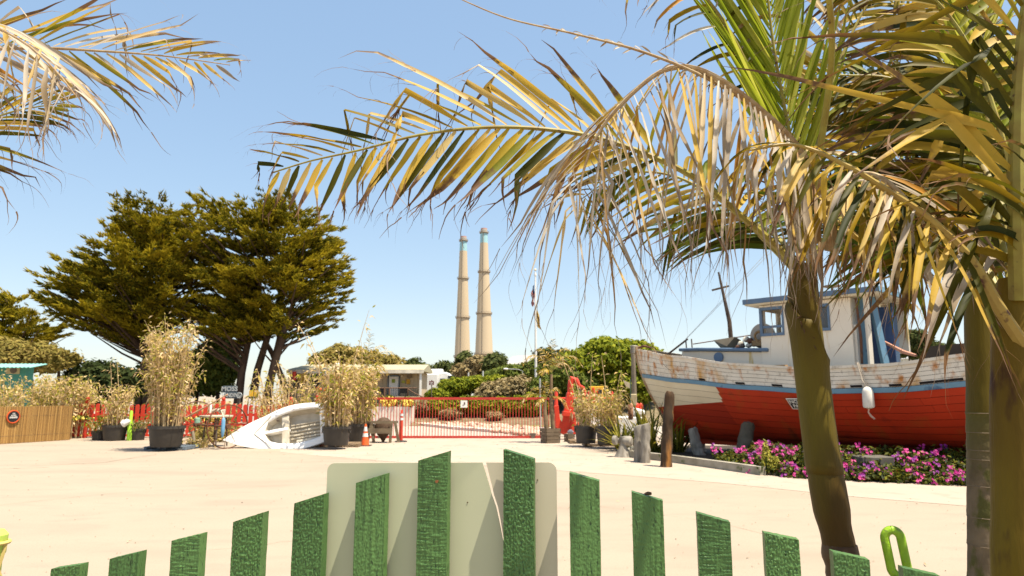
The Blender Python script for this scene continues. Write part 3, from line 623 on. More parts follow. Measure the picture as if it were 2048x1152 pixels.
# ------------------------------------------------------------------ reed fence with round sign, teal hut
a, b = G(139, 880), G(-70, 893); zt = 1.22
L_ = (b - a).length; dr_ = (b - a).normalized()
rf = thing('reed_fence', 'tan split-reed fence panel at the left edge of the yard', 'fence', (a.x, a.y, 0))
reed_ms = [mat('reed%d' % i, c_, .8, tuple(q * .8 for q in c_), 4, stretch=(1, 1, .2)) for i, c_ in enumerate([(.42, .24, .075), (.36, .20, .06), (.47, .28, .09), (.30, .165, .05)])]
for i in range(4): reed_ms[i].name = 'split_reed'
mbx = MB(); mbx.beam(a + V((0, .03, zt / 2)), b + V((0, .03, zt / 2)), .01, zt - .03); mbx.build('backing', mat('reed_back', (.13, .08, .03), .9), rf)
for i in range(int(L_ / .011)):
    pass
reeds = [MB() for _ in range(4)]
for i in range(int(L_ / .016)):
    p = a + dr_ * (i * .016 + U(-.003, .003)); reeds[random.randrange(4)].tube([p + V((0, 0, .01)), p + V((U(-.01, .01), 0, zt + U(-.012, .012)))], U(.006, .009), 4, False)
for i, m_ in enumerate(reeds): m_.build('reeds', reed_ms[i], rf, kind='stuff', fix=False)
for z in (.25, .9): mb = MB(); mb.beam(a + V((0, -.012, z)), b + V((0, -.012, z)), .006, .006); mb.build('wire', dk, rf)
cs = RP(25, 833.5, a, V((-dr_.y, dr_.x, 0))); nn = V((dr_.y, -dr_.x, 0)); nn = nn if nn.y < 0 else -nn
cs += nn * .03; sg = thing('round_sign', 'black round sign with an orange red rim hung on the reed fence', 'sign', cs)
yx = -dr_ if -dr_.x > 0 else dr_; Ms = Matrix((yx, V((0, 0, 1)), nn)).transposed()
mb = MB(); mb.lathe(cs, [(.2, 0), (.2, .02)], 28, Ms); mb.build('disc', mat('sign_black', (.02, .02, .022), .5), sg)
mb = MB(); mb.torus(cs + nn * .012, .2, .022, Matrix((yx, -nn, V((0, 0, 1)))).transposed(), 30, 6); mb.build('rim', mat('sign_rim', (.62, .09, .02), .5), sg, smooth=True)
# the letters are too blurred to read: pale lines of lettering at the photograph's size
for z, wd, h_ in ((.105, .09, .05), (.045, .17, .05), (-.02, .25, .06)):
    mb = MB(); k = int(wd / .035)
    for j in range(k): mb.box(cs + nn * .024 + yx * ((j + .5) * wd / k - wd / 2) + V((0, 0, z)), (.02, .004, h_ * U(.7, 1)), M=Matrix((yx, -nn, V((0, 0, 1)))).transposed())
    mb.build('lettering_line', whitep, sg)
Yt = 31; a_, b_ = P(-60, 745, Yt), P(52, 745, Yt); hut = thing('hut', 'teal hut with a pale turquoise corrugated roof at the left edge', 'hut', (a_.x, Yt, 0))
teal = mat('teal_paint', (.06, .24, .19), .7, (.05, .2, .16), 3); tqr = mat('turquoise_roof', (.22, .48, .42), .6, (.18, .40, .36), 2)
mb = MB(); mb.box(((a_.x + b_.x) / 2, Yt + .25, a_.z / 2 + .15), (b_.x - a_.x, .5, a_.z + .3)); mb.build('wall', teal, hut)
mb = MB(); xr = P(63, 740, Yt - .5).x; zt_ = P(0, 729, Yt).z
nn_ = 40; vs = []
for j, (y, z) in enumerate(((Yt - .6, zt_ - .16), (Yt + .5, zt_ + .04))):
    for i in range(nn_ + 1): vs.append((a_.x - .5 + (xr - a_.x + .5) * i / nn_, y, z + (.03 if i % 2 else 0)))
mb.add(vs, [(i, i + 1, i + 2 + nn_, i + 1 + nn_) for i in range(nn_)]); o = mb.build('roof', tqr, hut); so = o.modifiers.new('s', 'SOLIDIFY'); so.thickness = .03
a_, b_ = P(20, 745, Yt - .03), P(34, 736, Yt - .03); mb = MB(); mb.ball(a_.lerp(b_, .5), .14, 10, (1.2, .15, 1)); mb.build('round_vent', dk, hut); 
mb = MB(); mb.box(P(26, 740, Yt - .02) , (.62, .02, .36)); mb.build('vent_board', mat('tan_board', (.45, .36, .2), .8), hut)

# ------------------------------------------------------------------ bamboo and pots
def bamboo(name, label, base, rad, h, spread, ncane, nleaf, m=None, lean=(0, 0), tall=(), leafL=.2, cat='bamboo', group=None, zfrac=.08):
    base = V(base); t = thing(name, label, cat, base, group); cn = MB(); lf = MB(); lf.a = True
    canes = []
    for i in range(ncane):
        a = U(0, 6.28); r = rad * R() ** .5; p = base + V((math.cos(a) * r, math.sin(a) * r, 0)); hh = h * (1 - .55 * R() ** 1.1)
        o = V((math.cos(a) * spread * r / rad * U(.5, 1.2) + lean[0] * hh, math.sin(a) * spread * r / rad + lean[1] * hh, 0))
        canes.append([p, p + o * .25 + V((0, 0, hh * .5)), p + o * .7 + V((0, 0, hh * .85)), p + o * 1.25 + V((0, 0, hh))])
    for (dx, dz, r_) in tall:
        p = base + V((U(-rad, rad) * .5, 0, 0)); canes.append([p, p + V((dx * .4, 0, dz * .5)), p + V((dx * .8, 0, dz * .85)), p + V((dx, 0, dz))])
    for k in canes: cn.tube(k, [.014, .012, .009, .004], 4, False)
    for i in range(nleaf):
        k = random.choice(canes); u = zfrac + (1 - zfrac) * R() ** .8; s_ = u * 3; j = min(2, int(s_)); p = k[j].lerp(k[j + 1], s_ - j)
        d = V((U(-1, 1), U(-1, 1), U(-.9, .7))).normalized(); p = p + d * U(0, .18) ; l = leafL * U(.5, 1.5); wv = d.cross(V((U(-1, 1), U(-1, 1), U(-1, 1)))).normalized() * leafL * .13 * U(.7, 1.6)
        m1 = p + d * l * .45; e = p + d * l + V((0, 0, -l * U(0, .6)))
        lf.add([p, m1 - wv, e, m1 + wv], [(0, 1, 2, 3)], [0, .5, 1, .5], min(1, max(0, random.gauss(.5, .42))))
    cn.build('canes', MT['cane'], t, fix=False, kind='stuff'); lf.build('leaves', m or MT['bamboo_leaf'], t, fix=False, kind='stuff'); return t
potm = mat('pot_black', (.045, .038, .03), .55, (.03, .026, .022), 6, spec=.4)
soilm = mat('pot_soil', (.10, .07, .04), .95)
def pot(label, pxc, pyb, wtop, h, base_z=.12, Y=None, taper=.82):
    c = G(pxc, pyb, base_z); s_ = c.y / FPX; r = wtop * s_ / 2; hh = h * s_
    t = thing('plant_pot', label, 'plant pot', c, 'black nursery pots')
    mb = MB(); mb.lathe(c, [(r * taper, 0), (r * taper * 1.02, .02), (r * .97, hh * .86)], 28); mb.build('pot_body', potm, t, smooth=True)
    mb = MB(); mb.lathe(c, [(r * .97, hh * .85), (r * 1.03, hh * .86), (r * 1.03, hh), (r * .95, hh), (r * .95, hh * .9)], 28, cap=False); mb.build('rim', potm, t, smooth=True)
    for sx in (-1, 1): mb = MB(); mb.torus(c + V((sx * r * .98, 0, hh * .78)), .07, .014, Matrix.Rotation(math.pi / 2, 3, 'Z'), 12, 5); mb.build('handle', potm, t)
    mb = MB(); mb.lathe(c, [(r * .94, hh * .88), (r * .5, hh * .93), (0.01, hh * .95)], 20); mb.build('soil', soilm, t)
    return c, r, hh
def pallet(label, px0, px1, pyb, m, depth=1.05, hgt=.12):
    a, b = G(px0, pyb), G(px1, pyb); c = a.lerp(b, .5); wd = (b - a).length
    t = thing('pallet', label, 'pallet', c, 'wooden pallets under the pots')
    for i in range(3):
        mb = MB(); mb.box(c + V((-wd / 2 + .04 + i * (wd - .08) / 2, depth / 2, .055)), (.08, depth, .07)); mb.build('stringer', m, t)
    src = None
    for i in range(7):
        p = c + V((0, .05 + i * (depth - .1) / 6, .1))
        if not src: mb = MB(); mb.box(p, (wd, .1, .018)); src = mb.build('board', m, t, org=p)
        else: piece(src, t, p)
    for i in range(3):
        mb = MB(); mb.box(c + V((0, .06 + i * (depth - .12) / 2, .01)), (wd, .1, .018)); mb.build('bottom_board', m, t)
palb = mat('pallet_blue', (.16, .20, .24), .9, (.10, .12, .14), 6); palw = mat('pallet_wood', (.26, .18, .10), .9, (.16, .11, .07), 6)
pallet('weathered blue grey pallet under the big pot by the iron wheels', 287, 370, 901, palb)
pallet('brown pallet under the pot at the dinghy transom', 632, 716, 895, palw, 1.0)
pallet('brown pallet beneath the right of the two pots by the anchor', 1170, 1240, 893, palw, .9); pallet('brown pallet beneath the left pot beside the red anchor', 1140, 1180, 888, palw, .9)
c, r, hh = pot('big black pot on the blue grey pallet, left of the iron wheels', 331, 893, 66, 40)
bamboo('bamboo_clump', 'largest dry golden bamboo clump, in the pot on the blue grey pallet', c + V((0, 0, hh * .9)), r * .85, 3.1, .42, 120, 3600, tall=((-.3, 3.3, 0), (.35, 3.25, 0), (-.95, 2.7, 0), (.95, 2.6, 0)), leafL=.145)
c, r, hh = pot('black pot left of the lime green post, against the red pickets', 228, 881, 45, 30, .0)
bamboo('bamboo_clump', 'thin brown bamboo in the pot left of the lime green post', c + V((0, 0, hh * .9)), r * .8, 1.5, .35, 46, 850, tall=((-.25, 2.3, 0), (-.3, 2.45, 0)), leafL=.145)
c, r, hh = pot('small black pot beside the end of the reed fence', 197, 880, 27, 18, .0)
bamboo('potted_shrub', 'low yellow green shrub in the small pot by the reed fence end', c + V((0, 0, hh * .9)), r * .9, .45, .25, 25, 420, m=MT['bush_bright'], leafL=.1, cat='shrub')
c, r, hh = pot('squat black pot right of the lime green post', 273, 880, 32, 22, .0)
bamboo('potted_shrub', 'small green shrub in the squat pot right of the lime post', c + V((0, 0, hh * .9)), r * .9, .4, .25, 25, 420, m=MT['bush_mid'], leafL=.1, cat='shrub')
c, r, hh = pot('black pot on the brown pallet beside the dinghy transom', 672, 890, 54, 36)
bamboo('bamboo_clump', 'loose tan bamboo in the pot beside the dinghy transom', c + V((0, 0, hh * .9)), r * .85, 2.1, .4, 75, 1500, tall=((-1.5, 3.2, 0), (-1.1, 2.9, 0), (.5, 2.6, 0), (-.2, 2.3, 0), (.75, 3.6, 0)), leafL=.18)
c, r, hh = pot('black pot half hidden behind the orange traffic cone', 718, 885, 46, 36, .0)
bamboo('bamboo_clump', 'drooping straw coloured bamboo behind the orange traffic cone', c + V((0, 0, hh * .9)), r * .85, 2.15, .35, 85, 1700, tall=((-.2, 2.9, 0),), leafL=.2)
bamboo('bamboo_clump', 'sparse bamboo stand behind the white dinghy', G(570, 878) , .9, 2.6, .5, 60, 1100, tall=((-.8, 2.9, 0), (.9, 3.0, 0), (-.3, 2.8, 0)), leafL=.18)
c, r, hh = pot('black pot between the red anchor and the pot on the wide pallet', 1172, 886, 44, 33)
bamboo('bamboo_clump', 'thin green tan bamboo in the pot beside the red anchor', c + V((0, 0, hh * .9)), r * .8, 1.25, .12, 34, 600, tall=((-.5, 1.9, 0), (.15, 2.3, 0), (-.7, 2.3, 0)), leafL=.145)
c, r, hh = pot('black pot on the wider pallet next to the white winch', 1216, 889, 47, 35)
bamboo('bamboo_clump', 'bushy golden bamboo in the pot next to the white winch', c + V((0, 0, hh * .9)), r * .85, 1.2, .45, 50, 1150, tall=((-.2, 2.2, 0), (.3, 1.7, 0)), leafL=.145)
for (px, w_, h_, n_, lab) in ((20, 1.2, 2.7, 3600, 'broad golden reed bed behind the left part of the reed fence'), (105, .8, 2.6, 2900, 'reed bed spilling over the right end of the reed fence')):
    p = G(px, 878); p.y = 26.2; bamboo('reed_bed', lab, p, w_, h_ * .9, .3, 110, n_, leafL=.16, cat='reeds')
bamboo('reed_bed', 'short dry reeds behind the big pot and red fence', V((P(420, 870, 27.5).x, 27.5, 0)), .8, 1.4, .3, 50, 1400, leafL=.18, cat='reeds')
# low dry plants at the cart
bamboo('ground_plants', 'yellow variegated low plants below the iron cart', G(420, 884) + V((0, .3, 0)), .55, .5, .4, 40, 700, m=MT['bush_tan'], leafL=.22, cat='plants')
bamboo('ground_plants', 'dry weeds around the foot of the left iron wheel', G(388, 896) + V((0, .2, 0)), .3, .3, .25, 30, 400, leafL=.12, cat='weeds')

# wooden planters and the two young palms
wood = mat('planter_wood', (.20, .15, .10), .9, (.12, .09, .06), 6, stretch=(.3, 1, 1), bump=.3)
def planter(label, px0, px1, py0, py1, nb=4, top=1.12):
    a, b = G(px0, py1), G(px1, py1); Yq = a.y; s_ = Yq / FPX; hh = (py1 - py0) * s_; wd = (b - a).length / 1.0; c = a.lerp(b, .5)
    t = thing('wooden_planter', label, 'planter', c)
    for i in range(nb):
        z0, z1 = hh * i / nb, hh * (i + 1) / nb - .012; k0 = 1 + (top - 1) * i / nb; k1 = 1 + (top - 1) * (i + 1) / nb
        for sd in range(4):
            m_ = Matrix.Rotation(sd * math.pi / 2 + .35, 3, 'Z'); w0, w1 = wd * .38 * k0, wd * .38 * k1
            mb = MB(); cc = c + V((0, wd * .4, 0))
            mb.add([cc + m_ @ V(q) for q in ((-w0, -w0, z0), (w0, -w0, z0), (w1, -w1, z1), (-w1, -w1, z1), (-w0, -w0 + .03, z0), (w0, -w0 + .03, z0), (w1, -w1 + .03, z1), (-w1, -w1 + .03, z1))], [(0, 1, 2, 3), (5, 4, 7, 6), (0, 3, 7, 4), (1, 5, 6, 2), (3, 2, 6, 7), (0, 4, 5, 1)]); mb.build('plank', wood, t)
    mb = MB(); mb.lathe(c + V((0, wd * .4, 0)), [(wd * .4, hh * .85), (.01, hh * .9)], 8); mb.build('soil', soilm, t)
    return c + V((0, wd * .4, hh * .88))
pl = planter('tapered grey wooden planter holding two young palms at the gate end', 1082, 1121, 858, 887)
planter('small wooden box between the planter and the black pots', 1129, 1150, 868, 884, 2, 1.05)

flowers('yellow blooms behind the red pickets', [('yellow blooms behind the red pickets next to the reed fence end', 165, 836, 22, 3.5), ('yellow blooms behind the red pickets near the lime green post', 225, 836, 25, 3.5), ('yellow blooms behind the red pickets near the iron wheels', 430, 837, 45, 4)], Yp - .12, MT['bush_mid'], yfl, fl=.035, nf=26, nl=60)
# ------------------------------------------------------------------ red anchor sculpture
Ya = 25.2; S_ = Ya / FPX
def pa(px, py, dy=0): return P(px, py, Ya + dy)
t = thing('anchor', 'large old iron anchor painted bright red, between the potted palms and black pots', 'anchor', (pa(1140, 870).x, Ya, 0))
def slab(name, pts, th, m, dy=0, par=t, bw=.02):
    mb = MB(); mb.prism([pa(x, y, dy) for x, y in pts], (0, th, 0)); return bevel(mb.build(name, m, par), bw, 2)
slab('shank', [(1134, 785), (1145, 785), (1151, 862), (1126, 868), (1124, 850)], .28, redb)
slab('neck', [(1137, 760), (1147, 757), (1146, 790), (1135, 790)], .2, redb, .03)
mb = MB(); mb.tube([pa(1142, 800, .1), pa(1141, 770, .1), pa(1144, 757, .1), pa(1152, 760, .1), pa(1158, 772, .1), pa(1166, 776, .1), pa(1170, 784, .1), pa(1168, 798, .1)], [.10, .11, .12, .10, .08, .07, .06, .045], 10); mb.build('curved_hook', redb, t, smooth=True)
mb = MB(); mb.ball(pa(1167, 796, .1), .08, 8); mb.build('hook_end', redb, t, smooth=True)
slab('fluke', [(1108, 812), (1117, 810), (1120, 838), (1134, 856), (1140, 862), (1128, 870), (1113, 862)], .22, redb, .02)
slab('fluke', [(1146, 830), (1150, 832), (1156, 868), (1142, 870), (1140, 855)], .2, redb, -.05)
slab('cross_block', [(1127, 822), (1143, 824), (1143, 834), (1125, 832)], .5, redb, -.12)
mb = MB(); mb.ball(pa(1147, 829, -.1), .09, 10); mb.build('stock_knob', redb, t, smooth=True)
mb = MB(); mb.tube([pa(1150, 835), pa(1155, 845), pa(1156, 858)], .04, 8); mb.build('rod', redb, t, smooth=True)
slab('cross_bar', [(1143, 843), (1156, 843), (1156, 846), (1143, 846)], .08, redb)
mb = MB(); mb.ball(pa(1141, 864, -.15), .11, 7, (1, .8, .9), .3); tag(mb.build('stone', mat('grey_stone', (.2, .2, .24), .7), smooth=True, org=pa(1141, 868, -.15)), 'small dark grey stone at the foot of the red anchor', 'stone')
# yellow and red frame, white covered thing, black lamp post behind the black pots
t = thing('painted_frame', 'yellow frame with red braces standing behind the black pots', 'frame', (pa(1192, 830, .8).x, Ya + .8, 0))
yel = mat('yellow_paint', (.70, .42, .03), .5, (.62, .36, .03), 4)
slab('yellow_panel', [(1178, 773), (1208, 772), (1207, 780), (1203, 812), (1184, 812), (1182, 781)], .12, yel, .8, t)
for q in ([(1184, 775), (1188, 775), (1197, 808), (1193, 808)], [(1197, 777), (1201, 777), (1189, 806), (1185, 804)]): slab('red_brace', q, .03, redb, .76, t)
for x in (1180, 1205): slab('leg', [(x - 1.5, 780), (x + 1.5, 780), (x + 1.5, 866), (x - 1.5, 866)], .08, redb, .82, t)
t = thing('garden_lamp', 'black post with a small square lamp head between the two black pots', 'lamp post', (P(1200, 880, 24.4).x, 24.4, 0))
c = P(1200, 784, 24.4); mb = MB(); mb.tube([(c.x, 24.4, 0), (c.x, 24.4, c.z - .1)], .025, 8); mb.build('post', blk, t)
mb = MB(); mb.box(c, (.12, .12, .16)); mb.build('lamp_head', blk, t)
mb = MB(); c = P(1190, 850, 25.8)
mb.prism([P(1177, 872, 25.8), P(1202, 872, 25.8), P(1200, 830, 25.8), P(1194, 811, 25.8), P(1188, 812, 25.8), P(1180, 835, 25.8)], (0, .5, 0)); tag(bevel(mb.build('covered_bundle', whitep, org=V((c.x, 25.8, 0))), .08, 3), 'white cloth-covered bundle behind the black pots', 'bundle')

# white skiff-like box by the bow, bollards, winch, wooden float, pennant
Yw = 22.5
def pw(px, py, dy=0): return P(px, py, Yw + dy)
t = thing('utility_cart', 'white box cart with a rounded lid beside the boat bow', 'cart', (pw(1260, 860).x, Yw, 0))
wg = mat('white_gel', (.84, .83, .80), .3, (.78, .77, .73), 3, spec=.5)
mb = MB(); mb.prism([pw(1236, 870), pw(1292, 870), pw(1292, 833), pw(1236, 833)], (0, .9, 0)); bevel(mb.build('body', wg, t), .05, 2)
mb = MB(); mb.prism([pw(1264, 832), pw(1293, 832), pw(1290, 820), pw(1266, 815)], (0, .95, 0)); bevel(mb.build('lid', wg, t), .06, 2)
for x in (1246, 1284): mb = MB(); c = pw(x, 874); mb.lathe((c.x, Yw + .1, .16), [(.16, -.05), (.16, .05)], 14, Matrix.Rotation(math.pi / 2, 3, 'X')); mb.build('wheel', blk, t)
for k, (x0, x1) in enumerate(((1271, 1278), (1279, 1285))):
    c = pw((x0 + x1) / 2, 812, .3); mb = MB(); mb.lathe(c, [(.06, -.1), (.07, 0), (.055, .07), (.02, .1)], 10)
    tag(mb.build('red_float', redb, smooth=True, org=c + V((0, 0, -.1))), 'small red float on the white cart lid, ' + ('nearer the anchor' if k == 0 else 'nearer the boat bow'), 'float', 'red floats on the cart')
gw = mat('weathered_white', (.34, .31, .26), .85, (.17, .15, .12), 9, stretch=(1, 1, .15), bump=.7, spot=((.12, .10, .075), 14, .60), soft=.12)
for px, y0, y1, rr_, lab in ((1276, 852, 911, 9, 'grey white wooden post nearest the winch, in front of spiky leaves'), (1290, 849, 913, 9.5, 'grey white wooden post nearest the tall brown post')):
    b = G(px, y1, .15); s_ = b.y / FPX; z = P(px, y0, b.y).z; mb = MB(); mb.tube([(b.x + .03 * k / 14, b.y, z * k / 14) for k in range(15)], [rr_ * s_ * (1 - .006 * k) * (.8 if k == 14 else 1) for k in range(15)], 14)
    for v_ in mb.v: dd = V((v_.x - b.x, v_.y - b.y, 0)); v_ += dd * noise.noise(V((v_.x * 12, v_.y * 12, v_.z * 5))) * .3 + V((0, 0, (dd.x * .35) if v_.z > z - .02 else 0))
    mb = mb; tag(mb.build('wooden_post', gw, org=V((b.x, b.y, 0)), smooth=True), lab, 'post')
b = G(1247, 914); s_ = b.y / FPX; t = thing('deck_winch', 'white iron winch with a round drum end on a flared foot by the bed corner', 'winch', b)
mb = MB(); mb.lathe(b, [(.24, 0), (.23, .03), (.12, .22), (.085, .4), (.09, .52)], 18); mb.build('foot', gw, t, smooth=True)
c = P(1245, 882, b.y); Mx = Matrix.Rotation(math.pi / 2, 3, 'Y') @ Matrix.Rotation(.5, 3, 'X')
mb = MB(); mb.lathe(c + V((.06, 0, 0)), [(.07, -.28), (.075, -.1), (.13, -.02), (.13, .16), (.09, .2)], 18, Mx); mb.build('drum', gw, t, smooth=True)
mb = MB(); mb.lathe(c + V((-.2, -.02, .02)), [(.11, -.05), (.12, -.03), (.12, .03), (.11, .05)], 18, Mx); mb.build('drum_end', gw, t, smooth=True)
mb = MB(); mb.tube([c + V((.12, -.05, 0)), b + V((.28, -.05, .02))], .02, 6); mb.build('brace', gw, t)
b = P(1261, 822, 21.5); t = thing('carved_float', 'pink brown carved wooden float hanging by the bow', 'float', b)
mb = MB(); mb.lathe(b, [(.05, -.27), (.08, -.22), (.085, .18), (.05, .23)], 12); mb.build('block', mat('pinkwood', (.45, .24, .14), .8, (.3, .15, .09), 9), t, smooth=True)
for dz in (.09, -.12): mb = MB(); mb.ball(b + V((.01, -.085, dz)), .022, 6); mb.build('hole', dk, t)
mb = MB(); mb.tube([b + V((0, 0, .2)), b + V((.02, 0, .55)), b + V((.02, 0, .98))], .014, 5); mb.build('cord', mat('green_cord', (.07, .14, .11), .7), t)
b = P(1261, 775, 21.5); pb = b; mb = MB()
mb.prism([P(1246, 760, 21.5), P(1262, 767, 21.5), P(1261, 777, 21.5), P(1252, 773, 21.5)], (0, .03, 0)); tag(mb.build('pennant', mat('pale_cloth', (.6, .5, .36), .8), org=pb), 'small pale triangular pennant above the carved wooden float', 'pennant')
b = P(1266, 800, 21.8); mb = MB(); mb.prism([P(1261, 788, 21.8), P(1274, 788, 21.8), P(1273, 812, 21.8), P(1261, 812, 21.8)], (0, .12, 0)); tag(bevel(mb.build('wooden_block', mat('pale_wood', (.5, .42, .26), .8), org=b), .02), 'pale square wood block behind the carved float', 'block')
c = P(1266, 700, 23); mb = MB(); mb.lathe((c.x, 23, 0), [(.1, 0), (.07, c.z)], 8); tag(mb.build('utility_post', mat('grey_wood', (.22, .18, .13), .9), org=V((c.x, 23, 0))), 'grey wooden post standing behind the tip of the bow', 'post')

# ------------------------------------------------------------------ traffic cone, delineator, trestle
org = mat('cone_orange', (.75, .13, .03), .45, (.66, .10, .025), 6); refl = mat('reflective', (.78, .76, .74), .35)
b = G(730, 892); t = thing('traffic_cone', 'orange traffic cone with two white bands in front of the brown pallet', 'traffic cone', b)
mb = MB(); mb.box(b + V((0, 0, .015)), (.38, .38, .03)); bevel(mb.build('base', blk, t), .01)
def cz(z): return .135 - (.135 - .028) * z / .68
for nm, z0, z1, m_, k in (('body', .03, .69, org, 1), ('white_band', .29, .40, refl, 1.03), ('white_band', .46, .60, refl, 1.04)):
    mb = MB(); mb.lathe(b, [(cz(z0) * k, z0), (cz(z1) * k, z1)], 20); mb.build(nm, m_, t, smooth=True)
b = G(802, 884); t = thing('delineator_post', 'slim orange red plastic post with white bands in front of the gate', 'bollard', b)
mb = MB(); mb.lathe(b, [(.22, 0), (.2, .04), (.06, .06)], 14); mb.build('base', blk, t)
mb = MB(); mb.lathe(b, [(.058, .06), (.052, .86), (.05, .98), (.035, 1.0), (.035, 1.06), (.015, 1.1)], 14); mb.build('tube', mat('post_red', (.62, .06, .03), .45), t, smooth=True)
for z in (.74, .88): mb = MB(); mb.lathe(b, [(.057, z), (.055, z + .08)], 14, cap=False); mb.build('white_band', refl, t)
b = G(768, 886); s_ = b.y / FPX; Yb = b.y; t = thing('trestle', 'grey timber trestle standing in front of the red gate, left of the delineator', 'trestle', b)
gwood = mat('trestle_wood', (.20, .155, .095), .9, (.12, .09, .06), 8, stretch=(.4, 1, 1))
def pb_(px, py, dy=0): return P(px, py, Yb + dy)
for (a_, c_) in (((741, 843, .55), (735, 868, .55)), ((790, 843, 0), (797, 884, 0)), ((783, 843, -.0), (780, 886, -.0)), ((744, 845, .0), (738, 866, 0)), ((747, 848, .5), (747, 884, .5)), ((742, 850, 0), (748, 886, -.05))):
    p, q = pb_(*a_), pb_(*c_); q.z = max(q.z, 0.0); mb = MB(); mb.beam(p, q, .09, .06, (0, 1, 0)); mb.build('leg', gwood, t)
for (x0, x1, y, dy, h_) in ((742, 786, 844.5, -.12, .09), (736, 784, 862, -.16, .17), (744, 796, 844, .5, .07)):
    mb = MB(); mb.beam(pb_(x0, y, dy), pb_(x1, y, dy), .05, h_); mb.build('crossbar', gwood, t)
t = thing('kettle_barbecue', 'dark brown round-bottomed iron kettle hung in the timber trestle', 'kettle', pb_(767, 870, .2))
irn = mat('rust_brown_iron', (.10, .06, .035), .75, (.06, .035, .02), 8, bump=.3)
mb = MB(); c = pb_(767, 857, .25); mb.lathe(c, [(.03, -.46), (.05, -.42), (.08, -.36), (.19, -.2), (.29, -.02), (.29, .02)], 22); mb.build('bowl', irn, t, smooth=True)
mb = MB(); mb.lathe(c, [(.30, .02), (.29, .12), (.24, .26), (.14, .35), (.02, .38)], 22); mb.build('lid', irn, t, smooth=True)

# ------------------------------------------------------------------ white dinghy on its side
b = G(560, 897); Yd = b.y + .15; sD = Yd / FPX
tr_ = P(651, 843, Yd); bw_ = P(446, 880, Yd); ax = (bw_ - tr_); Ld = ax.length; ax.normalize()
TL = math.radians(20); upv = (V((0, math.sin(TL), math.cos(TL)))); upv = (upv - ax * upv.dot(ax)).normalized(); nrm = ax.cross(upv)
if nrm.y > 0: nrm = -nrm          # deck faces the camera
t = thing('dinghy', 'white sailing dinghy lying on its side, open cockpit facing the yard', 'dinghy', b)
gel = mat('gelcoat', (.86, .85, .82), .35, (.82, .80, .76), 2, spec=.5); gelin = mat('gelcoat_inside', (.55, .50, .41), .5, (.42, .37, .28), 4, spot=((.4, .32, .2), 10, .66))
def hb(u): # half beam by fraction from transom (0) to bow (1)
    return .62 * (1 + .18 * math.sin(min(1, u / .6) * math.pi)) * (1 - max(0, (u - .25) / .75) ** 2.3)
def D(u, v_, dpt=0): return tr_ + ax * (u * Ld) + upv * v_ - nrm * dpt
N = 22; us = [i / N for i in range(N + 1)]
def ring_at(k, d): return [(u, hb(u) * k(u), d) for u in us]
# hull shell
mb = MB(); secs = 9
for i, u in enumerate(us):
    h_ = max(.004, hb(u)); dep = .42 * (1 - max(0, (u - .5) / .5) ** 2 * .75)
    for j in range(secs * 2 + 1):
        a_ = math.pi * j / (secs * 2); mb.add([D(u, h_ * math.cos(a_), dep * math.sin(a_) ** .7)], [])
K = secs * 2 + 1
for i in range(N):
    for j in range(K - 1): mb.f.append((i * K + j, (i + 1) * K + j, (i + 1) * K + j + 1, i * K + j + 1))
mb.f.append(tuple(range(K))); mb.build('hull', gel, t, smooth=True)
# deck with cockpit opening
def inn(u):
    if u > .60: return None
    return (hb(u) - .16) * (1.0 if u < .5 else 1.0)
op = [(.05, hb(.05) - .19), (.15, hb(.15) - .19), (.3, hb(.3) - .20), (.45, hb(.45) - .22), (.56, .30), (.60, .02)]
outer = []; inner = []
for q in range(2):
    sg = 1 if q == 0 else -1; seq = op if q == 0 else op[::-1]
    for (u, v_) in seq: inner.append((u, v_ * sg))
# match outer points
outer = [(-.0, hb(0)), (.15, hb(.15)), (.32, hb(.32)), (.5, hb(.5)), (.75, hb(.75)), (1, .004)] + [(1, -.004), (.75, -hb(.75)), (.5, -hb(.5)), (.32, -hb(.32)), (.15, -hb(.15)), (0, -hb(0))]
def dense(lst, closed=True, n=5):
    o_ = []
    for i in range(len(lst)):
        a_, b_ = lst[i], lst[(i + 1) % len(lst)]
        for k in range(n): o_.append((a_[0] + (b_[0] - a_[0]) * k / n, a_[1] + (b_[1] - a_[1]) * k / n))
    return o_
od = []
for (u, v_) in dense(outer):
    if 0 < u < 1: v_ = math.copysign(hb(u), v_) if abs(v_) > .02 and abs(abs(v_) - hb(u)) < .12 else v_
    od.append((u, v_))
idn = dense(inner); n_ = len(od); mb = MB()
crown = lambda u, v_: .05 * (1 - (v_ / .8) ** 2) * (1 if u > .6 else .5)
mb.add([D(u, v_, -.0) for u, v_ in od] + [D(a_[0] * .5 + c_[0] * .5, a_[1] * .5 + c_[1] * .5, -.02) for a_, c_ in zip(od, idn)] + [D(u, v_, -.035) for u, v_ in idn] + [D(u, v_, .02) for u, v_ in idn],
       [(r * n_ + i, r * n_ + (i + 1) % n_, (r + 1) * n_ + (i + 1) % n_, (r + 1) * n_ + i) for i in range(n_) for r in range(3)])
mb.build('deck', gel, t, smooth='all')
mb = MB(); mb.add([D(u, v_, .02) for u, v_ in idn] + [D(u * .96 + .01, v_ * .9, .30) for u, v_ in idn], [(i, (i + 1) % n_, n_ + (i + 1) % n_, n_ + i) for i in range(n_)] + [tuple(range(n_, 2 * n_))]); mb.build('cockpit', gelin, t)
mb = MB()
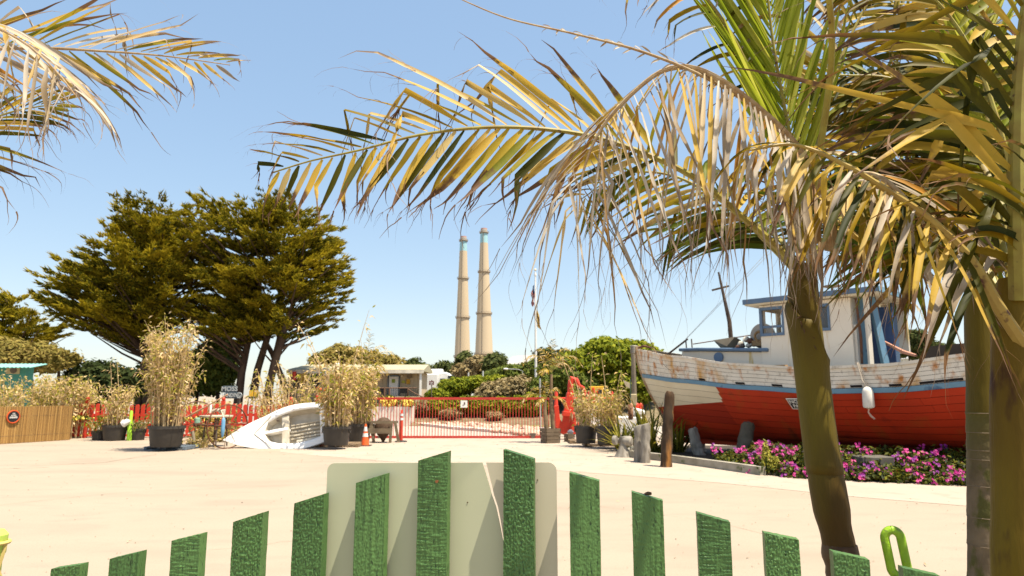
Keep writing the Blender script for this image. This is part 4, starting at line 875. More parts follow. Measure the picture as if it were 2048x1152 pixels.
for (u0, u1, v0, v1, d0, d1, nm) in ((.36, .43, -.52, .44, .03, .1, 'thwart'), (.37, .62, -.04, .05, .02, .28, 'centreboard_case'), (.06, .36, -.32, -.27, .2, .24, 'floor_slat'), (.06, .36, -.22, -.17, .2, .24, 'floor_slat'), (.06, .36, -.1, -.05, .2, .24, 'floor_slat'), (.06, .36, .02, .07, .2, .24, 'floor_slat'), (.05, .36, .12, .17, .2, .24, 'floor_slat'), (.055, .30, -.45, -.38, .12, .25, 'side_seat')):
    mb = MB(); pts = [D(u, v_, d_) for d_ in (d0, d1) for (u, v_) in ((u0, v0), (u1, v0), (u1, v1), (u0, v1))]
    mb.add(pts, [(0, 1, 2, 3), (7, 6, 5, 4), (0, 4, 5, 1), (1, 5, 6, 2), (2, 6, 7, 3), (3, 7, 4, 0)]); bevel(mb.build(nm, gel if nm == 'centreboard_case' else gelin, t), .012, 2)
mb = MB(); mb.tube([D(.69, .0, -.04), D(.52, -.5, -.05)], .012, 6); mb.tube([D(.69, 0, -.04), D(.52, .5, -.05)], .012, 6); mb.build('splash_rail', gelin, t)
mb = MB(); mb.ball(D(.47, .33, .04), .045, 8, (1, .6, 1)); mb.build('fitting', dk, t)
mb = MB(); mb.beam(D(-.003, .1, .05), D(-.003, -.1, .05), .03, .1, nrm); mb.build('rudder_fitting', dk, t)
mb = MB(); mb.box(P(636, 884, Yd + .5) * 1 + V((0, 0, -.02)), (.3, .3, .22)); tag(mb.build('wooden_chock', mat('chock', (.3, .12, .07), .9), org=V((P(636, 884, Yd + .5).x, Yd + .5, 0))), 'reddish wooden chock under the dinghy stern', 'chock')

# ------------------------------------------------------------------ iron cart, table, floats
rust = mat('rusty_iron', (.16, .065, .03), .85, (.09, .045, .03), 12, bump=.3)
b = G(455, 898); Yc = b.y; cart = thing('iron_wheel_cart', 'old rusty two wheeled iron cart with a pale shaft, behind the dinghy bow', 'cart', V((P(420, 890, Yc + .3).x, Yc + .3, 0)))
def wheel(px, py, Yw_, rpx, ang, par, lab=None):
    c = P(px, py, Yw_); r = rpx * Yw_ / FPX; c.z = r + .01; M_ = Matrix.Rotation(ang, 3, 'Z')
    mb = MB(); mb.torus(c, r, .018, M_, 40, 6, flat=.035); w_ = mb.build('wheel', rust, par, smooth=True)
    mb = MB(); mb.lathe(c, [(.07, -.08), (.07, .08)], 12, M_ @ Matrix.Rotation(math.pi / 2, 3, 'X')); mb.build('hub', rust, w_)
    for k in range(10):
        a_ = k * math.pi / 5 + .2; mb = MB(); mb.tube([c + M_ @ V((math.cos(a_) * .06, 0, math.sin(a_) * .06)), c + M_ @ V((math.cos(a_) * r, 0, math.sin(a_) * r))], .009, 5); mb.build('spoke', rust, w_)
    return c
w1 = wheel(392, 850, Yc + .55, 44, .85, cart); w2 = wheel(455, 857, Yc + .1, 42, .9, cart)
mb = MB(); mb.tube([w1, w2], .03, 8); mb.build('axle', rust, cart)
mb = MB(); mb.tube([P(360, 842, Yc + .2), P(455, 789, Yc + .1)], [.03, .02], 8); mb.build('shaft', mat('shaft_wood', (.55, .33, .2), .8, (.4, .26, .16), 8), cart)
mb = MB(); mb.tube([P(385, 862, Yc + .5), P(388, 884, Yc + .5)], .05, 8); mb.build('prop', mat('prop_wood', (.3, .25, .18), .9), cart)
t = thing('round_table', 'small cream topped table between the two iron wheels', 'table', V((P(430, 830, Yc + 1.0).x, Yc + 1.0, 0)))
c = P(433, 832, Yc + 1.0); mb = MB(); mb.lathe(c, [(.47, -.04), (.5, -.02), (.5, .02), (.02, .025)], 24); mb.build('table_top', mat('cream_top', (.62, .55, .40), .7), t, smooth=True)
for k in range(4): a_ = k * 1.57 + .5; mb = MB(); mb.tube([c + V((.3 * math.cos(a_), .3 * math.sin(a_), -.03)), V((c.x + .36 * math.cos(a_), c.y + .36 * math.sin(a_), 0))], .025, 6); mb.build('leg', dk, t)
def float_(lab, px, py, Yq, r, hh, m_, cone=False, cordto=None):
    c = P(px, py, Yq); t = thing('buoy', lab, 'buoy', c)
    mb = MB(); mb.lathe(c, [(.01, -hh), (r * .55, -hh * .85), (r, -hh * (.35 if cone else .7)), (r, hh * .72), (r * .7, hh * .92), (.02, hh)], 16); mb.build('body', m_, t, smooth=True)
    if cordto: mb = MB(); mb.tube([c + V((0, 0, hh)), P(*cordto)], .018, 6); mb.build('cord', mat('pale_rope', (.62, .52, .38), .9), t)
    return c, t
float_('pale blue cigar shaped buoy hanging from the right iron wheel', 446, 855, Yc - .35, .055, .29, mat('buoy_blue', (.16, .36, .55), .5, (.13, .30, .48), 8), True, (443, 822, Yc - .1))
float_('round sea green glass float by the left iron wheel', 395, 841, Yc + .2, .09, .09, mat('sea_glass', (.25, .42, .32), .3))
c = P(443, 826, Yc); mb = MB(); mb.tube([c + V((-.3, 0, .05)), c + V((-.12, -.03, .1)), c + V((0, -.05, .04)), c + V((.1, -.04, .09)), c + V((.08, -.05, -.1))], [.04, .05, .06, .05, .03], 7); tag(mb.build('rope_coil', mat('white_rope', (.66, .58, .46), .9), smooth=True, org=c), 'pale rope bundle tied to the right iron wheel', 'rope')
c = P(421, 815, Yc + .8); mb = MB(); mb.tube([c + V((0, 0, .16)), c + V((.02, -.02, 0)), c + V((0, 0, -.17))], [.05, .06, .04], 8, squash=.6); tag(mb.build('cloth', whitep, smooth=True, org=c), 'white rag hanging over the red pickets beside the cart shaft', 'cloth')

# lime post with a white float
b = G(258, 881); t = thing('lime_post', 'lime green post standing between two black pots at the red fence', 'post', b)
lime = mat('lime_paint', (.36, .62, .04), .45, (.30, .55, .04), 5)
mb = MB(); mb.lathe(b, [(.085, 0), (.085, .6), (.05, .68), (.05, 1.0), (.03, 1.05)], 12); mb.build('post', lime, t, smooth=True)
c = P(252, 845, b.y - .15); mb = MB(); mb.lathe(c, [(.02, -.15), (.12, -.12), (.10, .08), (.04, .14)], 12, Matrix.Rotation(1.0, 3, 'Y')); mb.ball(c + V((-.1, 0, .03)), .07, 8); tag(mb.build('float', whitep, smooth=True, org=c), 'white float tied to the side of the distant lime green post', 'float')

# lettered grey sign
Ys = 30; c = P(467, 786, Ys); sgn = thing('lettered_sign', 'weathered grey two-line sign board below the cypress trunks', 'sign', V((c.x, Ys, 0)))
gs = mat('sign_grey', (.10, .13, .15), .7, (.075, .10, .11), 4); sw = mat('sign_letter', (.46, .48, .47), .6)
def rrect(px0, px1, py0, py1, Y, r, th, name, m_, par):
    a, b = P(px0, py1, Y), P(px1, py0, Y); pts = []
    for (cx, cz_, a0) in ((b.x - r, b.z - r, 0), (a.x + r, b.z - r, 1.57), (a.x + r, a.z + r, 3.14), (b.x - r, a.z + r, 4.71)):
        for k in range(5): an = a0 + k * 1.57 / 4; pts.append(V((cx + r * math.cos(an), Y, cz_ + r * math.sin(an))))
    mb = MB(); mb.prism(pts, (0, th, 0)); return mb.build(name, m_, par)
rrect(444, 474, 771.5, 785, Ys, .06, .05, 'upper_board', gs, sgn); rrect(447, 483, 784.2, 797, Ys - .01, .14, .05, 'lower_board', gs, sgn)
text('MOSS', .27, P(459, 778, Ys - .02), (1, 0, 0), (0, 0, 1), sw, sgn, depth=.004, sx=1.05); text('LANDING', .235, P(463, 790.5, Ys - .03), (1, 0, 0), (0, 0, 1), sw, sgn, depth=.004, sx=.78)
mb = MB(); mb.torus(P(478.5, 790.5, Ys - .03), .115, .012, None, 20, 4); mb.build('emblem_ring', sw, sgn)
for px in (448, 478): x = P(px, 790, Ys + .08).x; mb = MB(); mb.box((x, Ys + .1, .75), (.1, .1, 1.5)); mb.build('post', dk, sgn)
mb = MB(); c = P(455, 812, Ys + .6); mb.box((c.x, Ys + .6, .55), (.9, .4, 1.1)); tag(bevel(mb.build('dark_cabinet', mat('dark_box', (.03, .028, .025), .7), org=V((c.x, Ys + .6, 0))), .02), 'dark box standing under the grey lettered sign', 'box')
t = thing('paddle_board', 'left of two upright yellow and white boards right of the grey sign', 'board', V((P(502, 790, 29).x, 29, 0)), 'upright yellow and white boards')
def yboard(px, t):
    c = P(px, 793, 29); mb = MB(); mb.box((c.x, 29, P(0, 789, 29).z), (.17, .05, .34)); bevel(mb.build('yellow_half', yel, t), .01); mb = MB(); z = P(0, 800, 29).z; mb.box((c.x, 29, z / 2 + .15), (.17, .05, z + .0)); mb.build('white_half', whitep, t)
yboard(502, t); t = thing('paddle_board', 'right of two upright yellow and white boards, nearer the dinghy', 'board', V((P(512, 790, 29).x, 29, 0)), 'upright yellow and white boards'); yboard(512, t)

# red things among the bamboo
Yz = 27.5
def redpost(lab, px, y0, y1, r, cat='post', nm='red_post'):
    b = P(px, y1, Yz); tp = P(px, y0, Yz); t = thing(nm, lab, cat, V((b.x, Yz, 0)))
    mb = MB(); mb.lathe((b.x, Yz, 0), [(r, 0), (r, tp.z - .3), (r * .7, tp.z - .22)], 12); mb.build('shaft', redb, t, smooth=True)
    mb = MB(); mb.ball((b.x, Yz, tp.z - .1), r * 1.15, 10); mb.build('round_head', redb, t, smooth=True)
redpost('stout red post with a round head just above the dinghy stern', 636, 774, 812, .11)
redpost('tall red post seen through the bamboo at the dinghy transom', 673, 752, 830, .09)
b = P(655, 790, Yz - .3); mb = MB(); mb.tube([P(649, 783, Yz - .3), P(654, 777, Yz - .3), P(660, 776, Yz - .3), P(662, 784, Yz - .3)], .05, 7); mb.tube([P(652, 800, Yz - .3), P(656, 790, Yz - .3)], .07, 7)
tag(mb.build('red_pipe', redb, smooth=True, org=b), 'short bent red pipe between the two red posts in the bamboo', 'pipe')
b = P(588, 752, 48.4); t = thing('hanging_ornament', 'red lantern-like ornament hanging from the beige house eave', 'ornament', b)
mb = MB(); mb.lathe(b, [(.05, -.36), (.19, -.3), (.13, -.15), (.16, .05), (.13, .2), (.17, .28), (.08, .34)], 12); mb.build('body', redb, t, smooth=True)
b = P(605, 757, 48.2); mb = MB(); mb.lathe(b, [(.36, -.03), (.37, 0), (.36, .03)], 22, Matrix.Rotation(math.pi / 2, 3, 'X')); tag(mb.build('wall_disc', mat('amber', (.42, .24, .03), .6, (.28, .16, .02), 4), org=b), 'round amber disc hanging on the porch of the beige house', 'disc')
for k, (px, py, rr_) in enumerate(((641, 748, .14), (652, 748, .13), (658, 748, .13))):
    b = P(px, py, 48.2); mb = MB(); mb.ball(b, rr_, 10); tag(mb.build('globe_lamp', whitep, smooth=True, org=b), ['white globe lamp apart from the pair, left under the eave', 'white globe lamp, left one of the touching pair under the eave', 'white globe lamp, right one of the touching pair under the eave'][k], 'lamp')
b = P(675, 729, 52); mb = MB(); mb.lathe(b, [(.05, -.2), (.13, -.1), (.15, .05), (.06, .15)], 12); tag(mb.build('roof_vent', whitep, smooth=True, org=b), 'white round vent on the ridge of the beige house', 'vent')
b = G(675, 884) + V((.35, -.05, .85)); mb = MB(); mb.lathe(b, [(.03, -.13), (.09, -.1), (.08, .08), (.03, .13)], 10); 
# ------------------------------------------------------------------ palm behind the cabin, small potted palms are built with the palms
# ------------------------------------------------------------------ the fishing boat
B = V((3.86, 21.0, 0)); dv = V((.70, -.714, 0)).normalized(); nv = V((-dv.y, dv.x, 0)); nv = -nv if nv.y > 0 else nv   # towards the camera side
def Bt(s, b, z): return B + dv * s + nv * b + V((0, 0, z))
LB = 12.6
def ip(x, xs, ys):
    if x <= xs[0]: return ys[0]
    for i in range(len(xs) - 1):
        if x <= xs[i + 1]:
            t_ = (x - xs[i]) / (xs[i + 1] - xs[i]); t_ = t_ * t_ * (3 - 2 * t_) * .5 + t_ * .5; return ys[i] + (ys[i + 1] - ys[i]) * t_
    return ys[-1]
def zr(s): return ip(s, [0, 2, 4, 5.7, 7.4, 9.2, 12.6], [2.98, 2.66, 2.36, 2.22, 2.24, 2.42, 2.85])
def zs(s): return ip(s, [0, 2, 4, 5.7, 7.4, 9.2, 12.6], [2.13, 1.93, 1.74, 1.63, 1.66, 1.80, 2.1])
def zk(s): return ip(s, [0, 1, 2, 12.6], [.45, .40, .36, .36])
def br(s): 
    f = 1 - max(0, 1 - s / 5.0) ** 2.3; a_ = 1 - max(0, (s - 8) / 4.6) ** 2 * .35; return 1.68 * f * a_
def stem(z):  # stem rake: where the hull starts at height z
    q = max(0, min(1, (2.98 - z) / 2.55)); return 1.35 * q ** 1.6
def hullpt(s, z, sd=1, off=0):
    """s along the rail line; z height"""
    s0 = stem(z); sa = s0 + (LB - s0) * (s / LB); r = br(sa - s0 * .35 if sa > s0 * .35 else 0) if s > 0 else 0
    if s <= 0: r = 0.0
    k0, k1, k2 = zk(sa), zs(sa), zr(sa)
    if z >= k1: q = 1 - .03 * (k2 - z) / (k2 - k1 + 1e-6)
    else:
        t_ = max(0, (z - k0) / (k1 - k0)); e = .42 + .5 * max(0, 1 - sa / 4.5); q = .97 * (1 - (1 - t_) ** (1.0 / e)) ** 1.0 if t_ < 1 else .97
        q = .97 * max(.0, t_) ** e
    return Bt(sa, (r * q + .05 + off) * sd, z)
boat = thing('fishing_boat', 'old wooden fishing boat with peeling white bulwarks and a red lower hull', 'boat', Bt(5, 0, 0))
# hull paint: white topsides with rust, cream bow panel, red bottom (paint edge in the boat's own coordinates)
boat_w = mat('boat_white', (.68, .63, .54), .7, (.60, .55, .46), 2.5, stretch=(1, 1, 1.5), bump=.2, bscale=14, soft=.14, spot=[((.52, .29, .09), 1.1, .53), ((.42, .17, .04), 2.6, .56), ((.40, .36, .29), 6, .58)], spot_stretch=(1.6, 1.6, 1.1))
boat_r = mat('boat_red', (.47, .036, .009), .6, (.39, .03, .008), 1.2, bump=.2, bscale=12, soft=.15, spot=[((.36, .055, .01), 2.5, .55), ((.09, .015, .01), 2.2, .64)], spot_stretch=(1, 1, .6))
boat_c = mat('boat_cream', (.68, .62, .48), .7, (.63, .56, .42), 2, bump=.15, spot=((.5, .40, .24), 4, .66))
bow_p = mat('bow_paint', (.68, .62, .48), .7, (.63, .56, .42), 2, bump=.15, spot=((.5, .40, .24), 4, .66))
nt_ = bow_p.node_tree; b_ = nt_.nodes['Principled BSDF']; src_ = b_.inputs['Base Color'].links[0].from_socket
tc_ = nt_.nodes.new('ShaderNodeTexCoord'); dp = nt_.nodes.new('ShaderNodeVectorMath'); dp.operation = 'DOT_PRODUCT'; nt_.links.new(tc_.outputs['Object'], dp.inputs[0])
dp.inputs[1].default_value = (-dv.x * .064, -dv.y * .064, 1)      # painted line climbing aft
cm = nt_.nodes.new('ShaderNodeMath'); cm.operation = 'GREATER_THAN'; nt_.links.new(dp.outputs['Value'], cm.inputs[0]); cm.inputs[1].default_value = 1.22 + .064 * 4.7
mx_ = nt_.nodes.new('ShaderNodeMix'); mx_.data_type = 'RGBA'; nt_.links.new(cm.outputs[0], mx_.inputs[0]); mx_.inputs[6].default_value = (.31, .022, .006, 1); nt_.links.new(src_, mx_.inputs[7]); nt_.links.new(mx_.outputs[2], b_.inputs['Base Color'])
boat_b = mat('boat_blue', (.14, .26, .36), .6, (.11, .22, .31), 3, spot=((.06, .12, .2), 3, .62)); blue_trim = mat('cabin_blue', (.11, .17, .26), .6, (.09, .145, .22), 4)
def paint_mix(ms):  # one hull material with paint zones given by boat coordinates
    pass
def strip(name, s0, s1, zf0, zf1, sd, m_, thick, n, par, off=0.0, kind=None):
    mb = MB(); ss = [s0 + (s1 - s0) * i / n for i in range(n + 1)]
    for s in ss:
        a_, b_ = zf0(s), zf1(s); mid = (a_ + b_) / 2
        for o_ in (off, off + thick):
            for z in (a_, mid, b_): mb.add([hullpt(s, z, sd, o_)], [])
    for i in range(n):
        a = i * 6; b = a + 6
        for (p, q) in ((3, 4), (4, 5)): mb.f.append((a + p, b + p, b + q, a + q))
        for (p, q) in ((0, 3), (5, 2)): mb.f.append((a + p, b + p, b + q, a + q))
    mb.f.append((0, 1, 2, 5, 4, 3)); e = n * 6; mb.f.append((e, e + 3, e + 4, e + 5, e + 2, e + 1))
    o = mb.build(name, m_, par, smooth=True, kind=kind); return o
# dark inner shell
def shell(sd):
    mb = MB(); n, k = 40, 16
    for i in range(n + 1):
        s = LB * i / n
        for j in range(k + 1):
            q = j / k; s0 = s; z = zk(s) + (zr(s) - .02 - zk(s)) * q; mb.add([hullpt(s, z, sd, -.012)], [])
    for i in range(n):
        for j in range(k): a = i * (k + 1) + j; mb.f.append((a, a + 1, a + k + 2, a + k + 1))
    mb.build('hull_frame', mat('hull_dark', (.035, .02, .012), .9), boat, smooth='all')
shell(1); shell(-1)
TOP, BOT = 5, 9
def lerpz(f0, f1, a_): return lambda s: f0(s) + (f1(s) - f0(s)) * a_
cream_end = 3.15
random.seed(31)
for sd in (1, -1):
    for r_ in range(TOP):
        a0, a1 = r_ / TOP, (r_ + 1) / TOP
        cuts = [0, U(1.2, 3.2), U(4.4, 6), U(7, 9), LB] if sd == 1 else [0, LB]
        for c0, c1 in zip(cuts[:-1], cuts[1:]):
            o_ = U(0, .006); strip('plank', c0 + .0, c1 - (.006 if c1 < LB else 0), (lambda s, a=a0: zs(s) + .10 + (zr(s) - .05 - zs(s) - .10) * a + .005), (lambda s, a=a1: zs(s) + .10 + (zr(s) - .05 - zs(s) - .10) * a - .003), sd, boat_w, .022 + o_, max(4, int((c1 - c0) * 4)), boat)
    strip('rub_rail', 0, LB, lambda s: zs(s) - .01, lambda s: zs(s) + .095, sd, boat_b, .07, 44, boat)
    strip('cap_rail', 0, LB, lambda s: zr(s) - .05, lambda s: zr(s) + .012, sd, boat_w, .06, 44, boat)
    for r_ in range(BOT):
        a0, a1 = r_ / BOT, (r_ + 1) / BOT
        f0 = lambda s, a=a0: zk(s) + (zs(s) - .012 - zk(s)) * a + .004; f1 = lambda s, a=a1: zk(s) + (zs(s) - .012 - zk(s)) * a - .003
        ce = cream_end + .12 * (r_ - 8) * .6; creamrow = r_ >= 5
        # the cream panel's lower edge climbs aft: rows 6.. are cream for less of their length
        endc = {3: 2.9, 4: 2.95, 5: 3.0, 6: 3.04, 7: 3.1, 8: 3.15}.get(r_, 0) if sd == 1 else 0
        cuts = ([0] + ([endc] if endc else []) + [U(4.6, 6.2), U(7.6, 9.6), LB]) if sd == 1 else [0, LB]
        for i, (c0, c1) in enumerate(zip(cuts[:-1], cuts[1:])):
            o_ = U(0, .006); strip('plank', c0, c1 - (.006 if c1 < LB and not (endc and i == 0) else 0), f0, f1, sd, bow_p if (endc and i == 0) else boat_r, .022 + o_, max(4, int((c1 - c0) * 4)), boat)
# stem, keel, transom
mb = MB(); zz = [.40 + (3.08 - .40) * i / 12 for i in range(13)]
mb.tube([Bt(stem(z) - .02, 0, z) for z in zz], .085, 8); mb.build('stem', mat('stem_wood', (.42, .33, .2), .85, (.25, .14, .07), 6, spot=((.3, .10, .03), 4, .58)), boat, smooth=True)
mb = MB(); mb.beam(Bt(1.3, 0, .34), Bt(LB, 0, .34), .16, .16); mb.build('keel', boat_r, boat)
mb = MB(); zt = [zk(LB) + (zr(LB) - zk(LB)) * i / 8 for i in range(9)]
mb.add([hullpt(LB, z, 1, 0) for z in zt] + [hullpt(LB, z, -1, 0) for z in zt], [(i, i + 1, 9 + i + 1, 9 + i) for i in range(8)]); mb.build('transom', boat_w, boat)
mb = MB(); n = 30
mb.add([hullpt(LB * i / n, zs(LB * i / n) + .12, sd, -.03) for i in range(n + 1) for sd in (1, -1)], [(2 * i, 2 * i + 1, 2 * i + 3, 2 * i + 2) for i in range(n)]); mb.build('deck', mat('deck_grey', (.35, .31, .25), .9), boat)
# scuppers: dark slots in the lowest topside plank
for (s0, s1) in ((2.7, 2.9), (3.8, 4.05), (4.75, 5.0), (6.55, 6.8), (7.35, 7.6), (7.95, 8.75), (8.95, 9.2)):
    strip('scupper', s0, s1, lambda s: zs(s) + .115, lambda s: zs(s) + .165, 1, mat('slot_dark', (.02, .013, .01), .9), .032, 4, boat)
# stem head bitt
mb = MB(); mb.box(Bt(-.12, .02, 2.98), (.17, .2, .26), rz=-.8); bevel(mb.build('bow_fitting', gw, boat), .02)
mb = MB(); mb.tube([Bt(.1, .1, 3.02), Bt(.35, .16, 3.06), Bt(.7, .25, 2.98)], [.03, .04, .02], 6); mb.build('anchor_chain', rust, boat)

# forward trunk cabin
def bprism(name, pts_sb, z0, z1, m_, par=boat, bev=.0):
    mb = MB(); n = len(pts_sb); z0_ = z0 if callable(z0) else (lambda s: z0); z1_ = z1 if callable(z1) else (lambda s: z1)
    mb.add([Bt(s, b, z0_(s)) for s, b in pts_sb] + [Bt(s, b, z1_(s)) for s, b in pts_sb], [tuple(range(n - 1, -1, -1)), tuple(range(n, 2 * n))] + [(i, (i + 1) % n, (i + 1) % n + n, i + n) for i in range(n)])
    o = mb.build(name, m_, par); return bevel(o, bev) if bev else o
cabw = mat('cabin_white', (.72, .66, .55), .75, (.68, .61, .50), 1.5, bump=.1, spot=((.55, .42, .2), 1.4, .64), spot_stretch=(3, 3, .4)); cabl = mat('cabin_panel', (.72, .68, .60), .7, (.68, .64, .56), 2)
zt = lambda s: 2.93 - .06 * (s - 1.6)
bprism('trunk_wall', [(1.7, .25), (2.6, .8), (4.5, .98), (4.5, -.98), (2.6, -.8), (1.7, -.25)], 1.9, lambda s: zt(s) - .10, cabw)
bprism('trunk_roof', [(1.6, .27), (2.6, .9), (4.62, 1.08), (4.62, -1.08), (2.6, -.9), (1.6, -.27)], lambda s: zt(s) - .09, zt, blue_trim, bev=.02)
mb = MB(); mb.lathe(Bt(3.2, .90, zt(3.2) - .25), [(.13, -.02), (.13, .03)], 18, Matrix((dv, V((0, 0, 1)), nv)).transposed()); mb.build('porthole', blue_trim, boat)
# wheelhouse
zw = 3.82; HW = 1.0; S0, S1 = 4.44, 6.62
def wall_with_hole(name, fn, u0, u1, z0, z1, holes, th, m_):
    """fn(u, z, depth)->point; rectangular holes (u0,u1,z0,z1)"""
    mb = MB(); us_ = sorted({u0, u1} | {h[0] for h in holes} | {h[1] for h in holes}); zs_ = sorted({z0, z1} | {h[2] for h in holes} | {h[3] for h in holes})
    for i in range(len(us_) - 1):
        for j in range(len(zs_) - 1):
            a, b, c, d = us_[i], us_[i + 1], zs_[j], zs_[j + 1]
            if any(h[0] <= a and b <= h[1] and h[2] <= c and d <= h[3] for h in holes): continue
            mb.add([fn(u, z, q) for q in (0, th) for (u, z) in ((a, c), (b, c), (b, d), (a, d))], [(0, 1, 2, 3), (7, 6, 5, 4), (0, 4, 5, 1), (1, 5, 6, 2), (2, 6, 7, 3), (3, 7, 4, 0)])
    return mb.build(name, m_, boat)
near = lambda u, z, q: Bt(u, HW - q, z); far = lambda u, z, q: Bt(u, -HW + q, z); frontf = lambda u, z, q: Bt(S0 + q, u, z)
W1 = (4.50, 5.0, 3.12, 3.70); W2 = (5.62, 6.1, 3.16, 3.66)
wall_with_hole('cabin_side', near, S0, S1, 1.9, zw, [W1, W2], .05, cabw)
wall_with_hole('cabin_side', far, S0, S1, 1.9, zw, [W1, W2], .05, cabw)
wall_with_hole('cabin_front', frontf, -HW + .06, HW - .06, 1.9, zw, [(-.8, -.1, 3.12, 3.7), (.1, .8, 3.12, 3.7)], .05, cabw)
wall_with_hole('cabin_rear', lambda u, z, q: Bt(S1 - q - .002, u, z), -HW + .06, HW - .06, 1.9, zw, [(-.55, .1, 2.0, 3.65)], .05, cabl)
def wframe(u0, u1, z0, z1, b, wd=.07):
    for (a, c, e, f) in ((u0 - wd, u0, z0 - wd, z1 + wd), (u1, u1 + wd * .7, z0 - wd, z1 + wd), (u0, u1, z1, z1 + wd), (u0 - .03, u1 + .05, z0 - wd, z0)):
        mb = MB(); ps = [Bt(u, b_, z) for b_ in (b - .06, b + (.02 if f - e > .2 else .03)) for (u, z) in ((a, e), (c, e), (c, f), (a, f))]
        mb.add(ps, [(0, 1, 2, 3), (7, 6, 5, 4), (0, 4, 5, 1), (1, 5, 6, 2), (2, 6, 7, 3), (3, 7, 4, 0)]); mb.build('window_frame', blue_trim, boat)
for W in (W1, W2): wframe(*W, HW); wframe(*W, -HW + .04)
mb = MB(); mb.beam(Bt(4.5, HW - .02, 3.28), Bt(5.0, HW - .02, 3.28), .04, .06); mb.build('window_bar', blue_trim, boat)
mb = MB(); mb.add([Bt(W2[0], HW - .04, W2[2]), Bt(W2[1], HW - .04, W2[2]), Bt(W2[1], HW - .04, W2[3]), Bt(W2[0], HW - .04, W2[3])], [(0, 1, 2, 3)]); o = mb.build('window_glass', mat('smoked_glass', (.06, .06, .065), .1, spec=.6), boat); o.modifiers.new('s', 'SOLIDIFY').thickness = .008
mb = MB(); mb.beam(Bt(5.2, .3, 2.0), Bt(5.2, .3, 3.78), .25, .25); mb.build('interior_locker', mat('dark_wood', (.06, .035, .02), .8), boat)
# rear panel proud of the wall, lit by the sun
mb = MB(); mb.add([Bt(S1 + q, u, z) for q in (0.004, .06) for (u, z) in ((.2, 2.0), (.9, 2.0), (.9, 3.2), (.2, 3.2))], [(0, 1, 2, 3), (7, 6, 5, 4), (0, 4, 5, 1), (1, 5, 6, 2), (2, 6, 7, 3), (3, 7, 4, 0)]); mb.build('rear_locker', cabl, boat)
# roof
bprism('cabin_roof', [(4.12, 1.14), (7.28, 1.2), (7.28, -1.2), (4.12, -1.14)], lambda s: 3.84, lambda s: 3.99 - .005 * abs(s - 5.5), boat_c)
for (a, b) in (((4.10, 1.16), (7.30, 1.22)), ((7.30, 1.22), (7.30, -1.22)), ((4.10, -1.16), (7.30, -1.22)), ((4.10, 1.16), (4.10, -1.16))):
    mb = MB(); mb.beam(Bt(a[0], a[1], 3.935), Bt(b[0], b[1], 3.935), .05, .12); mb.build('roof_edge', blue_trim if a[0] < 7 else boat_b, boat)
# posts aft, blue door leaf, pipe, wing
for (s, b, m_, w_) in ((6.95, .95, cabw, .09), (7.05, .60, boat_b, .13), (6.95, -.9, blue_trim, .1)):
    mb = MB(); mb.beam(Bt(s + (.12 if m_ is boat_b else 0), b, 2.0), Bt(s - (.10 if m_ is boat_b else 0), b, 3.84), w_, w_, (0, 1, 0)); mb.build('roof_post', m_, boat)
bprism('door', [(6.66, .1), (7.2, .02), (7.2, -.02), (6.66, .06)], 2.0, 3.65, mat('door_blue', (.045, .085, .19), .6), bev=.01)
bprism('side_panel', [(6.66, .78), (6.9, .78), (6.9, .74), (6.66, .74)], 1.95, 3.82, boat_b)
bprism('side_wing', [(6.64, -1.0), (7.22, -1.0), (7.22, -1.05), (6.64, -1.05)], 2.6, 3.83, cabw, bev=.02)
mb = MB(); mb.tube([Bt(6.75, .93, 2.3), Bt(6.78, .95, 2.9), Bt(6.75, .93, 3.3), Bt(6.72, .9, 3.8)], [.03, .035, .03, .03], 6); mb.build('exhaust_pipe', rust, boat, smooth=True)
mb = MB(); mb.tube([Bt(6.9, .2, 2.9), Bt(7.5, .5, 2.55), Bt(7.8, .7, 2.45)], [.03, .045, .03], 7); mb.build('tackle_block', mat('pink_rust', (.5, .25, .17), .8), boat, smooth=True)
c = Bt(6.1, .6, 4.0); mb = MB(); mb.lathe(c, [(.12, 0), (.09, .04), (.03, .05), (.03, .16), (.2, .17), (.2, .2)], 14); mb.build('roof_horn', dk, boat)
mb = MB(); mb.tube([Bt(6.85, .05, 3.9), Bt(6.7, .02, 5.2), Bt(6.6, 0, 7.4)], [.085, .075, .05], 10); mb.build('main_mast', mat('mast_wood', (.46, .36, .24), .8, (.36, .25, .15), 5, stretch=(1, 1, .2)), boat, smooth=True)
fm = mat('old_mast', (.085, .06, .045), .9, (.05, .035, .025), 8)
mb = MB(); mb.tube([Bt(3.15, 0, 1.9), Bt(3.08, .0, 3.6), Bt(2.85, .05, 5.02)], [.075, .06, .028], 8); mb.build('fore_mast', fm, boat, smooth=True)
mb = MB(); mb.beam(Bt(2.72, .22, 4.50), Bt(3.05, -.12, 4.62), .07, .05); mb.build('crosstree', fm, boat)
mb = MB(); mb.tube([Bt(.95, 0, 2.72), Bt(1.75, .0, 3.20)], .03, 6); mb.tube([Bt(1.7, .02, 3.17), Bt(1.72, .02, 2.75)], .02, 5); mb.tube([Bt(1.85, -.04, 3.2), Bt(1.88, -.02, 2.78)], .02, 5); mb.build('bow_rail', dk, boat)
mb = MB(); mb.tube([Bt(1.7, 0, 3.2), Bt(6.62, 0, 7.2)], .006, 4); mb.build('stay_wire', galv, boat)
mb = MB(); mb.tube([Bt(1.7, .03, 3.2), Bt(6.62, .1, 7.3)], .006, 4); mb.build('stay_wire', galv, boat)
mb = MB(); mb.tube([Bt(6.62, 0, 7.2), Bt(12.2, .0, 3.0)], .006, 4); mb.build('stay_wire', galv, boat)
